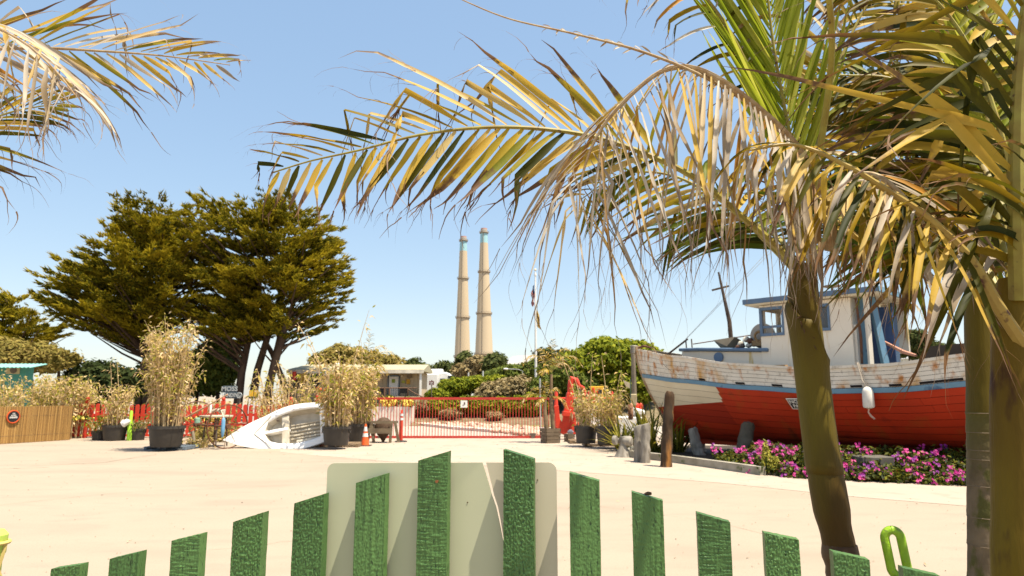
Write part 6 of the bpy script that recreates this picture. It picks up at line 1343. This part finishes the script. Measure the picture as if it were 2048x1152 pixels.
for pt, m_, kw in (
    (((1960, 540, 3.6), (1900, 400, 3.9), (1800, 330, 4.1), (1700, 320, 4.3), (1610, 380, 4.4)), [LO, LG], dict(L=(.6, .7, .4), droop=1.0)),
    (((1960, 540, 3.6), (1945, 300, 3.8), (1880, 120, 4.0), (1780, 0, 4.1), (1690, -60, 4.1)), [LO, LY], dict(L=(.6, .75, .5), droop=1.2)),
    (((1955, 540, 3.6), (1890, 350, 3.8), (1770, 200, 4.0), (1660, 150, 4.1), (1600, 190, 4.1)), [LO, LY, LG], dict(L=(.6, .7, .4), droop=1.2)),
    (((1965, 540, 3.6), (2000, 330, 3.9), (2050, 160, 4.1), (2120, 80, 4.2)), [LO, LG], dict(L=(.6, .7, .4), droop=1.0)),
    (((1960, 540, 3.7), (1880, 460, 4.1), (1780, 430, 4.5), (1680, 470, 4.8)), [LG, LO], dict(L=(.55, .65, .3), droop=.9)),
    (((1960, 540, 3.6), (1960, 330, 3.6), (1935, 150, 3.6), (1880, 20, 3.55), (1800, -60, 3.5)), [LO, LY], dict(L=(.5, .6, .4), droop=.7)),
    (((1962, 540, 3.7), (1990, 420, 4.2), (2040, 330, 4.6), (2110, 310, 4.9)), [LG, LO], dict(L=(.6, .7, .4), droop=.8))):
    pb2.frond(PX(*pt), .02, .005, RA, LO, u0=.14, n=40, W=.055, ang=(62, 42), kinkp=.15, kink=(.55, .7), curl=.35, rr=(0, .8), mats=m_, **kw)
pb2.done()
# --- palm C: thick trunk at the right edge
random.seed(66)
bC = V((P(2046, 1300, 2.5).x, 2.5, 0)); tC = thing('palm_tree', 'thickest palm trunk, cut by the right edge of the photo, with a spotted leaf stalk', 'palm tree', bC, 'king palms in the foreground'); pc = Palm(tC); sC = 2.5 / FPX
pts = PX((2036, 560, 2.5), (2036, 640, 2.5), (2040, 760, 2.5), (2044, 900, 2.5), (2046, 1040, 2.5), (2046, 1152, 2.5)) + [V((bC.x, 2.5, .3)), V((bC.x, 2.5, -.02))]
c, _ = cat(pts, 50); mb = MB(); mb.tube(c, [ip(i / 50, [0, .1, .25, .6, 1], [34, 46, 52, 51, 56]) * sC for i in range(51)], 22); mb.build('trunk', mat('crownshaft_mottled', (.21, .145, .012), .6, (.11, .065, .006), 3, stretch=(1, 1, .3), spot=((.05, .02, .008), 7, .58), bump=.35, bscale=110, bstretch=(1, 1, .12), spec=.15), tC, smooth=True)
pc.frond(PX((2036, 600, 2.45), (2032, 450, 2.4), (2032, 300, 2.38), (2038, 150, 2.35), (2055, 0, 2.3), (2080, -160, 2.2)), .036, .02, RA, LY, u0=.14, u1=1, n=19, L=(.85, 1.1, .95), W=.05, ang=(52, 48), N=V((0, -1, .1)), sides=(-1,), droop=.22, kinkp=1, kink=(.28, .5), curl=.1, rr=(.1, .8), dz=(.3, .30), strands=1, mats=[LY, LY, LO])
pc.frond(PX((2046, 690, 2.44), (2000, 620, 2.42), (1940, 520, 2.4), (1860, 440, 2.38), (1780, 385, 2.36), (1690, 330, 2.36), (1590, 290, 2.38), (1500, 300, 2.4)), .027, .005, mat('spotted_stalk', (.34, .25, .06), .5, (.26, .17, .04), 12, spot=((.07, .025, .012), 16, .60)), LD, u0=.22, n=30, L=(.5, .6, .3), W=.026, ang=(65, 50), N=V((.0, -.6, .6)), droop=2.2, kinkp=.4, kink=(.25, .8), curl=.4, rr=(0, 1), dz=(-.1, -.5), strands=2, mats=[LD, LO, LY, LO])
pc.frond(PX((2036, 640, 2.6), (1995, 430, 2.8), (1975, 250, 2.9), (1962, 100, 2.95), (1950, -120, 3.0)), .014, .006, RA, LF, u0=.3, n=30, L=(.4, .5, .45), W=.035, ang=(26, 22), N=V((0, -1, .1)), droop=.15, kinkp=.0, curl=.1, rr=(.4, 1), jit=3, fold=.6)
pc.frond(PX((2040, 640, 2.5), (1960, 520, 2.7), (1900, 470, 2.9), (1820, 480, 3.1), (1760, 560, 3.2)), .018, .004, RA, LO, u0=.25, n=20, L=(.5, .6, .3), W=.034, ang=(60, 45), droop=1.2, kinkp=.2, curl=.4, rr=(0, .8), mats=[LO, LG, LO])
pc.frond(PX((2040, 640, 2.5), (2100, 500, 2.4), (2180, 400, 2.3), (2300, 380, 2.2)), .018, .004, RA, LO, u0=.25, n=20, L=(.5, .6, .3), W=.034, ang=(60, 45), droop=1.2, kinkp=.2, curl=.4, rr=(0, .8))
pc.frond(PX((2044, 560, 2.55), (1990, 380, 2.75), (1900, 240, 2.95), (1790, 160, 3.1), (1680, 150, 3.2)), .018, .005, RA, LO, u0=.22, n=26, L=(.5, .62, .35), W=.042, ang=(60, 42), droop=1.1, kinkp=.3, kink=(.4, .6), curl=.4, rr=(0, .9), mats=[LY, LO, LO, LG])
pc.frond(PX((2044, 560, 2.55), (2010, 300, 2.65), (1930, 80, 2.8), (1820, -40, 2.85), (1700, -60, 2.9)), .018, .005, RA, LO, u0=.25, n=26, L=(.5, .62, .35), W=.042, ang=(60, 42), droop=1.1, kinkp=.3, kink=(.4, .6), curl=.4, rr=(0, .9), mats=[LY, LO, LO])
pc.done()
# --- palm D: off the left edge
random.seed(88)
bD = V((P(-520, 1000, 2.5).x, 2.5, 0)); tD = thing('palm_tree', 'palm out of frame at the left whose sun-bleached fronds reach into the sky', 'palm tree', bD, 'king palms in the foreground'); pd = Palm(tD)
hD = P(-520, 420, 2.5).z
mb = MB(); mb.tube([bD, bD + V((0, 0, 1)), bD + V((.02, 0, hD))], [.10, .08, .06], 14); mb.build('trunk', MT['trunk_grey'], tD, smooth=True)
pd.frond(PX((-520, 420, 2.5), (-400, 250, 2.48), (-250, 150, 2.45), (-100, 108, 2.4), (60, 96, 2.4), (200, 102, 2.4), (330, 112, 2.4), (460, 130, 2.4)), .018, .002, RD, LP, u0=.38, n=28, L=(.5, .5, .10), W=.022, ang=(42, 30), N=V((0, -1, .15)), droop=.35, kinkp=.3, kink=(.75, .7), curl=.8, rr=(0, 1), dz=(.12, -.12), strands=2, mats=[LP, LP, LY, LD])
pd.frond(PX((-520, 420, 2.5), (-350, 180, 2.35), (-180, 60, 2.2), (-60, 40, 2.1), (40, 80, 2.05), (110, 140, 2.05), (150, 190, 2.05)), .018, .003, RD, LD, u0=.42, n=24, L=(.45, .5, .25), W=.02, ang=(60, 40), N=V((0, -.7, .6)), droop=2.0, kinkp=.3, kink=(.3, .8), curl=.5, rr=(.2, 1), dz=(-.3, -.3), strands=2, mats=[LD, LP, LD])
pd.frond(PX((-520, 430, 2.6), (-350, 330, 2.75), (-220, 300, 2.85), (-100, 270, 2.95), (20, 225, 3.0), (130, 205, 3.0)), .018, .003, RA, LY, u0=.40, n=18, L=(.50, .45, .15), W=.024, ang=(38, 14), N=V((0, -1, .1)), droop=.35, kinkp=.4, kink=(.75, .7), curl=1, rr=(.1, .8), strands=3, mats=[LY, LY, LO])
pd.frond(PX((-520, 440, 2.6), (-400, 420, 2.75), (-280, 420, 2.8), (-180, 450, 2.8), (-110, 500, 2.8)), .018, .003, RA, LY, u0=.3, n=14, L=(.5, .45, .3), W=.022, ang=(50, 30), N=V((0, -1, .1)), sides=(1,), droop=.3, kinkp=.3, kink=(.75, .7), curl=1, rr=(.1, .8), dz=(.1, 0), strands=2, mats=[LY, LP])
pd.done()

# --- small palms in the yard
def smallpalm(label, base, trunkpts, r, tip, fr, L, m1, seed_, lean=1):
    random.seed(seed_); t = thing('young_palm', label, 'palm tree', base); q = Palm(t); mb = MB(); mb.tube([base] + trunkpts, [r * 1.2] + [r] * (len(trunkpts) - 1) + [r * .7], 10); mb.build('trunk', mat('young_trunk', (.24, .16, .09), .8, (.16, .11, .06), 9), t, smooth=True)
    for (dx, dz, dy) in fr:
        p = tip; q.frond([p, p + V((dx * .35, dy * .3, abs(dx) * .35 + dz * .5)), p + V((dx * .75, dy * .7, abs(dx) * .35 + dz * .8)), p + V((dx, dy, dz))], .014, .004, RA, m1, u0=.2, n=12, L=(L, L, L * .4), W=.035, ang=(55, 30), N=V((0, -.5, .8)), droop=1.2, kinkp=.1, curl=.4, rr=(.2, 1), strands=0, mats=[LY, LP, LO] if m1 is LY else [m1])
    q.done()
Yq = pl.y
smallpalm('taller of two young palms in the grey wooden planter', pl + V((.1, 0, 0)), [P(1102, 800, Yq), P(1103, 748, Yq)], .06, P(1103, 745, Yq), [(-1.0, .25, 0), (-.5, .8, .2), (0.05, 1.15, 0), (.6, .75, -.2), (1.05, .2, 0), (.7, .1, .5), (-.4, -.1, -.4)], .3, LY, 5)
smallpalm('shorter of two young palms in the grey wooden planter, fronds drooping low', pl + V((-.12, -.05, 0)), [P(1090, 825, Yq - .05), P(1091, 800, Yq - .05)], .07, P(1091, 798, Yq - .05), [(-.9, -.3, -.1), (-.5, .25, .2), (0.0, .6, 0), (.5, .2, -.2), (.75, -.35, 0), (-.3, -.2, -.4)], .24, LY, 6)
b = V((P(742, 870, 31).x, 31, 0)); smallpalm('yellow young palm whose fronds rise above the beige house roof', b, [P(735, 790, 31), P(733, 733, 31)], .09, P(733, 735, 31), [(-1.1, -.1, 0), (-.35, .9, .1), (.15, 1.55, 0), (.9, .8, -.1), (1.5, .15, 0), (.9, -.3, .4)], .4, LY, 9)
b = V((P(1740, 800, 24).x, 24, 0)); smallpalm('palm behind the boat cabin with one frond arching out to the right', b, [P(1742, 700, 24), P(1745, 640, 24)], .12, P(1745, 630, 24), [(1.9, -.25, 0), (1.0, .5, .5), (.2, .2, 0), (-.9, -.2, 0)], .42, LY, 12)

# ------------------------------------------------------------------ green picket fence, board, lime posts
random.seed(9)
YAW = math.radians(9.5); tv = V((math.cos(YAW), -math.sin(YAW), 0)); fn = V((-math.sin(YAW), -math.cos(YAW), 0)); F0 = P(955, 950, 2.05); F0.z = 0; TH = .036
def greenp(name, c1, c2):
    m = mat(name, c1, .50, c2, 9, stretch=(1, 1, .12), bump=1.0, bscale=70, bstretch=(1, 1, .5), spec=.35, spot=[((.022, .055, .016), 150, .60), ((.30, .26, .17), 34, .72)], spot_stretch=(1, 1, .25))  # fine dark specks put crevice shade into the colour; pale ones are paint chips
    nt = m.node_tree; b = nt.nodes['Principled BSDF']; L = nt.links.new; old = b.inputs['Normal'].links[0].from_node
    tc = [n for n in nt.nodes if n.type == 'TEX_COORD'][0]
    mp = _n(nt, 'ShaderNodeMapping'); mp.inputs['Scale'].default_value = (1, 1, .045); L(tc.outputs['Object'], mp.inputs[0])
    nz = _n(nt, 'ShaderNodeTexNoise'); nz.inputs['Scale'].default_value = 120; nz.inputs['Detail'].default_value = 3; nz.inputs['Distortion'].default_value = 1.5; L(mp.outputs[0], nz.inputs['Vector'])
    n2 = _n(nt, 'ShaderNodeTexNoise'); n2.inputs['Scale'].default_value = 260; n2.inputs['Detail'].default_value = 4
    mp2 = _n(nt, 'ShaderNodeMapping'); mp2.inputs['Scale'].default_value = (1, 1, .45); L(tc.outputs['Object'], mp2.inputs[0]); L(mp2.outputs[0], n2.inputs['Vector'])
    bp = _n(nt, 'ShaderNodeBump'); bp.inputs['Strength'].default_value = .5; bp.inputs['Distance'].default_value = .003; L(nz.outputs[0], bp.inputs['Height'])
    b2 = _n(nt, 'ShaderNodeBump'); b2.inputs['Strength'].default_value = .6; b2.inputs['Distance'].default_value = .003; L(n2.outputs[0], b2.inputs['Height']); L(bp.outputs[0], b2.inputs['Normal'])
    old.inputs['Distance'].default_value = .003; old.inputs['Strength'].default_value = .4; L(b2.outputs[0], old.inputs['Normal'])
    return m
gm = [greenp('green_paint', (.08, .17, .045), (.055, .12, .032)), greenp('green_paint', (.068, .15, .04), (.045, .105, .027)), greenp('green_paint', (.092, .19, .052), (.062, .135, .036))]
pf = thing('green_picket_fence', 'green painted picket fence with slant-cut pickets rising to the middle, nearest the camera', 'fence', F0)
rough = lambda a, sc_: noise.noise(V(a) * sc_)
def picket(xl, yl, xr, yr, i):
    a = RP(xl, yl, F0, fn); b = RP(xr, yr, F0, fn); w_ = (b - a).length if False else (b - a).dot(tv)
    nx, nz_ = 44, 200; zb = .12; vs = []; mb = MB()
    kr, kv, ks_ = [(1.0, .5, .3), (.5, 1.1, .2), (.35, .5, 1.0), (1.2, .35, .2)][i % 4]
    if i in (8, 9): kr, kv, ks_ = .35, .7, .15
    # rough, vertical grain, saw marks
    for side, off in ((0, 0), (1, TH)):
        for j in range(nz_ + 1):
            for k in range(nx + 1):
                u = k / nx; top = a.z + (b.z - a.z) * u; z = (zb + (top - .46 - zb) * j / 12) if j < 12 else (top - .46 + .46 * (j - 12) / (nz_ - 12))
                p = a + tv * (w_ * u); p.z = z; e = .0009 * rough((p.x * 3, i * 7, z * 12), 2) * (1 if k in (0, nx) else 0); p += tv * e
                p -= fn * off
                if side == 0 and j >= 12:
                    X = p.x + i * 3.7
                    h_ = .0024 * kv * (abs(noise.noise(V((X * 75, 1.3, z * 3.5)))) - .3) * 2 + .0026 * kr * noise.noise(V((X * 210, 5, z * 130))) + .0016 * kr * noise.noise(V((X * 420, 9, z * 300))) + .0022 * ks_ * noise.noise(V((X * 25, 2, z * 330))) + .001 * noise.noise(V((X * 14, 7, z * 5)))
                    p += fn * h_ * (1 if 0 < k < nx else .4)
                if j == nz_: p.z += .0012 * rough((p.x * 4, i, off * 30), 25)
                vs.append(p)
    M_ = (nx + 1) * (nz_ + 1); mb.add(vs, []); at = lambda s_, j, k: s_ * M_ + j * (nx + 1) + k
    for j in range(nz_):
        for k in range(nx): mb.f += [(at(0, j, k), at(0, j, k + 1), at(0, j + 1, k + 1), at(0, j + 1, k)), (at(1, j, k + 1), at(1, j, k), at(1, j + 1, k), at(1, j + 1, k + 1))]
        mb.f += [(at(0, j, 0), at(0, j + 1, 0), at(1, j + 1, 0), at(1, j, 0)), (at(0, j + 1, nx), at(0, j, nx), at(1, j, nx), at(1, j + 1, nx))]
    for k in range(nx): mb.f += [(at(0, nz_, k), at(0, nz_, k + 1), at(1, nz_, k + 1), at(1, nz_, k)), (at(0, 0, k + 1), at(0, 0, k), at(1, 0, k), at(1, 0, k + 1))]
    o = mb.build('picket', gm[i % 3], pf, smooth=True, org=V((a.x, a.y, 0)), fix=False); return o
PK = [(102, 1138, 160, 1129), (219, 1118, 278, 1104), (343, 1082, 401, 1068), (466, 1044, 526, 1025), (588, 1007, 648, 988), (712, 966, 771, 948), (836.5, 921, 896, 903),
      (1007, 899, 1067, 918), (1138.5, 945, 1198, 962), (1263, 984, 1326, 1002), (1394, 1026, 1460.5, 1045), (1529, 1066, 1598, 1080), (1666, 1104, 1739, 1120), (1806, 1136, 1882, 1153)]
for i, q in enumerate(PK): picket(*q, i)
picket(-20, 1170, 40, 1158, 14); picket(1950, 1172, 2030, 1190, 15)
for z in (.45,):
    a = F0 - tv * 1.75 - fn * (TH + .012); b = F0 + tv * 1.75 - fn * (TH + .012)
    mb = MB(); mb.beam(V((a.x, a.y, z)) - fn * .012, V((b.x, b.y, z)) - fn * .012, .024, .09); mb.build('rail', gm[0], pf)
# nail in the middle left picket
q = RP(876, 962, F0, fn); t = MB(); t.tube([q + fn * .0, q + fn * .014], .0022, 8); t.lathe(q + fn * .014, [(.0045, 0), (.0045, .0012)], 10, Matrix((tv, V((0, 0, 1)), fn)).transposed()); t.build('nail', mat('rusty_nail', (.35, .14, .06), .5, metal=.6), pf)
# cracked board on the far side
gap = .0135; Bo = F0 - fn * (TH + gap)
def bpnt(px, py): return RP(px, py, Bo, fn)
bs = thing('sign_board', 'pale sage board with rounded corners and a slanting crack behind the tallest green pickets', 'board', V((Bo.x, Bo.y, .6)))
board_m = mat('board_sage', (.45, .465, .31), .55, (.42, .43, .285), 3, spec=.3, bump=.03, bscale=40, spot=((.16, .13, .08), 60, .76))
zlow = .55
def low_(px, py, z):
    p = bpnt(px, py); p.z = z; return p
L0, L1_ = bpnt(655, 926), bpnt(965, 925)
def corner(cx, cy, r, a0, a1, n=6): return [V((cx.x, cx.y, cx.z)) + tv * (r * math.cos(a0 + (a1 - a0) * k / n)) + V((0, 0, r * math.sin(a0 + (a1 - a0) * k / n))) for k in range(n + 1)]
r_ = .024; tl = bpnt(655, 926); cc = tl + tv * r_ - V((0, 0, r_))
jag = [(965, 925), (969, 938), (974, 955), (979, 972), (983, 988), (992, 1014), (998, 1040), (1004, 1070), (1009, 1098), (1012, 1112)]
left = corner(cc, 0, r_, math.pi, math.pi / 2) + [bpnt(x, y) for x, y in jag] + [low_(1012, 1112, zlow), low_(655, 926, zlow)]
mb = MB(); mb.prism(left, -fn * .004); mb.build('board_half', board_m, bs, label='left piece of the cracked board')
tr2 = bpnt(1113, 925); cc = tr2 - tv * r_ - V((0, 0, r_))
rj = [(1012.6, 1112), (1010.3, 1098), (1006, 1070), (1001, 1040), (996, 1014), (987.5, 988), (984, 972), (979.5, 955), (975.5, 938), (972, 925)]
right = [bpnt(x, y) for x, y in rj] + corner(cc, 0, r_, math.pi / 2, 0) + [low_(1113, 925, zlow), low_(1012.6, 1112, zlow)]
mb = MB(); mb.prism(right, -fn * .004); mb.build('board_half', mat('board_sage2', (.50, .46, .33), .55, (.46, .42, .30), 3, bump=.03, bscale=40), bs, label='right piece of the cracked board')
for hx, hy in ((935, 1005), (722, 1008), (1075, 960)):
    q = RP(hx, hy, Bo + fn * .0006, fn); mb = MB(); mb.lathe(q, [(.0022, 0), (.0016, .0008)], 8, Matrix((tv, V((0, 0, 1)), fn)).transposed()); mb.build('rivet', MT['trunk_brown'], bs)
mb = MB(); mb.ball(RP(1296, 990, F0 - fn * .012, fn) + V((0, 0, .004)), .006, 7, (2, 1, .8), .5); tag(mb.build('dropping', MT['trunk_brown'], org=RP(1296, 990, F0 - fn * .012, fn)), 'tiny dark crumb on top of the second green picket right of the board', 'crumb')

# lime ring stand beyond the fence
lime2 = mat('lime_plastic', (.30, .50, .02), .5, (.22, .40, .015), 14, spec=.4, bump=.5, bscale=60, spot=((.20, .24, .06), 30, .62))
Yl = 2.9; c = P(1792, 1106, Yl); t = thing('lime_loop', 'lime green loop on a post with a grey bolt, near the slim palm trunk', 'loop', V((c.x, Yl, 0)))
s_ = Yl / FPX; ML = Matrix.Rotation(-.30, 3, 'Z') @ Matrix.Rotation(-.12, 3, 'Y')
path = []
for k in range(41):
    a = math.pi * (-.5 + 2 * k / 40) + math.pi
    x = math.cos(a) * 14; y = math.sin(a); z = (26 if y > 0 else -26) + math.sin(a) * 16
    path.append(c + ML @ V((x * s_, 0, z * s_)))
mb = MB(); mb.tube(path, 8.3 * s_, 12); mb.build('loop', lime2, t, smooth=True)
mb = MB(); mb.tube([c + V((.012, .0, -.085)), c + V((.03, .01, -.2)), V((c.x + .04, Yl + .01, 0))], [.028, .03, .03], 12); mb.build('post', lime2, t, smooth=True)
mb = MB(); q = c + V((-.008, -.01, -.115)); mb.lathe(q, [(.03, -.014), (.03, .014)], 14, Matrix.Rotation(math.pi / 2, 3, 'Y')); mb.tube([q + V((-.035, 0, -.01)), q + V((.085, 0, .035))], .009, 8); mb.build('bolt', mat('bolt_grey', (.12, .12, .12), .4, metal=.7), t, smooth=True)
mb = MB(); mb.tube([q + V((.075, -.0, .01)), q + V((.077, 0, .055))], .013, 8); mb.build('hose_end', dk, t)
Yl = 2.9; c = P(-12, 1085, Yl); t = thing('lime_cap_post', 'lime green capped post with frayed yellow rope, cut by the left edge', 'post', V((c.x, Yl, 0)))
mb = MB(); mb.lathe((c.x, Yl, 0), [(.035, 0), (.035, c.z - .06), (.045, c.z - .04), (.047, c.z + .03), (.03, c.z + .05)], 16); mb.build('post', mat('lime_pale', (.50, .66, .12), .5), t, smooth=True)
mb = MB(); mb.torus((c.x, Yl, c.z), .052, .008, Matrix.Rotation(math.pi / 2, 3, 'X'), 20, 6); mb.tube([(c.x + .05, Yl, c.z), (c.x + .045, Yl - .01, c.z - .06), (c.x + .035, Yl - .01, c.z - .1), (c.x + .045, Yl, c.z - .14)], .007, 6); mb.build('rope', mat('yellow_rope', (.62, .48, .16), .9), t, smooth=True)

# scattered grit, leaf crumbs and pebbles on the yard: too many to count
random.seed(404)
mb = MB(); mb.a = True
for _ in range(1300):
    y = 3.2 + 20 * R() ** 1.3; x = U(-.8, .8) * y; s_ = U(.003, .008) * (.6 + y * .07)
    p = V((x, y, .006 + s_ * .3)); a_ = U(0, 6.28); e1 = V((math.cos(a_), math.sin(a_), U(-.2, .2))) * s_ * U(1, 2.4); e2 = V((-math.sin(a_), math.cos(a_), 0)) * s_
    mb.add([p - e1, p - e2, p + e1, p + e2, p + V((0, 0, s_ * .7))], [(0, 1, 4), (1, 2, 4), (2, 3, 4), (3, 0, 4)], [.5] * 5, R())
o = mb.build('yard_grit', leafmat('grit', [(.10, .07, .04), (.22, .17, .11), (.34, .28, .2)], tr=0), fix=False)
tag(o, 'pebbles and dry leaf crumbs scattered over the pale yard', 'grit', kind='stuff')
mb = MB()
for _ in range(22):
    y = U(2.8, 11); x = U(-.55, .62) * y; p = V((x, y, .014)); a_ = U(0, 6.28); L_ = U(.05, .16); d_ = V((math.cos(a_), math.sin(a_), 0)); n_ = V((-d_.y, d_.x, 0)) * .006; c_ = U(-.05, .05)
    mb.add([p - n_, p + n_, p + d_ * L_ * .5 + n_ * .8 + n_ * c_ * 60, p + d_ * L_ * .5 - n_ * .8 + n_ * c_ * 60 + V((0, 0, .006)), p + d_ * L_], [(0, 1, 2, 3), (3, 2, 4)])
tag(mb.build('fallen_leaflets', MT['cane'], fix=False), 'small dry palm leaf scraps lying on the yard beyond the green fence', 'leaf litter', kind='stuff')
for pts_, w_ in (([(420, 1100), (560, 1085), (640, 1078)], .004), ([(1180, 1010), (1420, 1042), (1620, 1090)], .004), ([(0, 1010), (240, 985), (640, 968)], .006)): crack(pts_, w_)
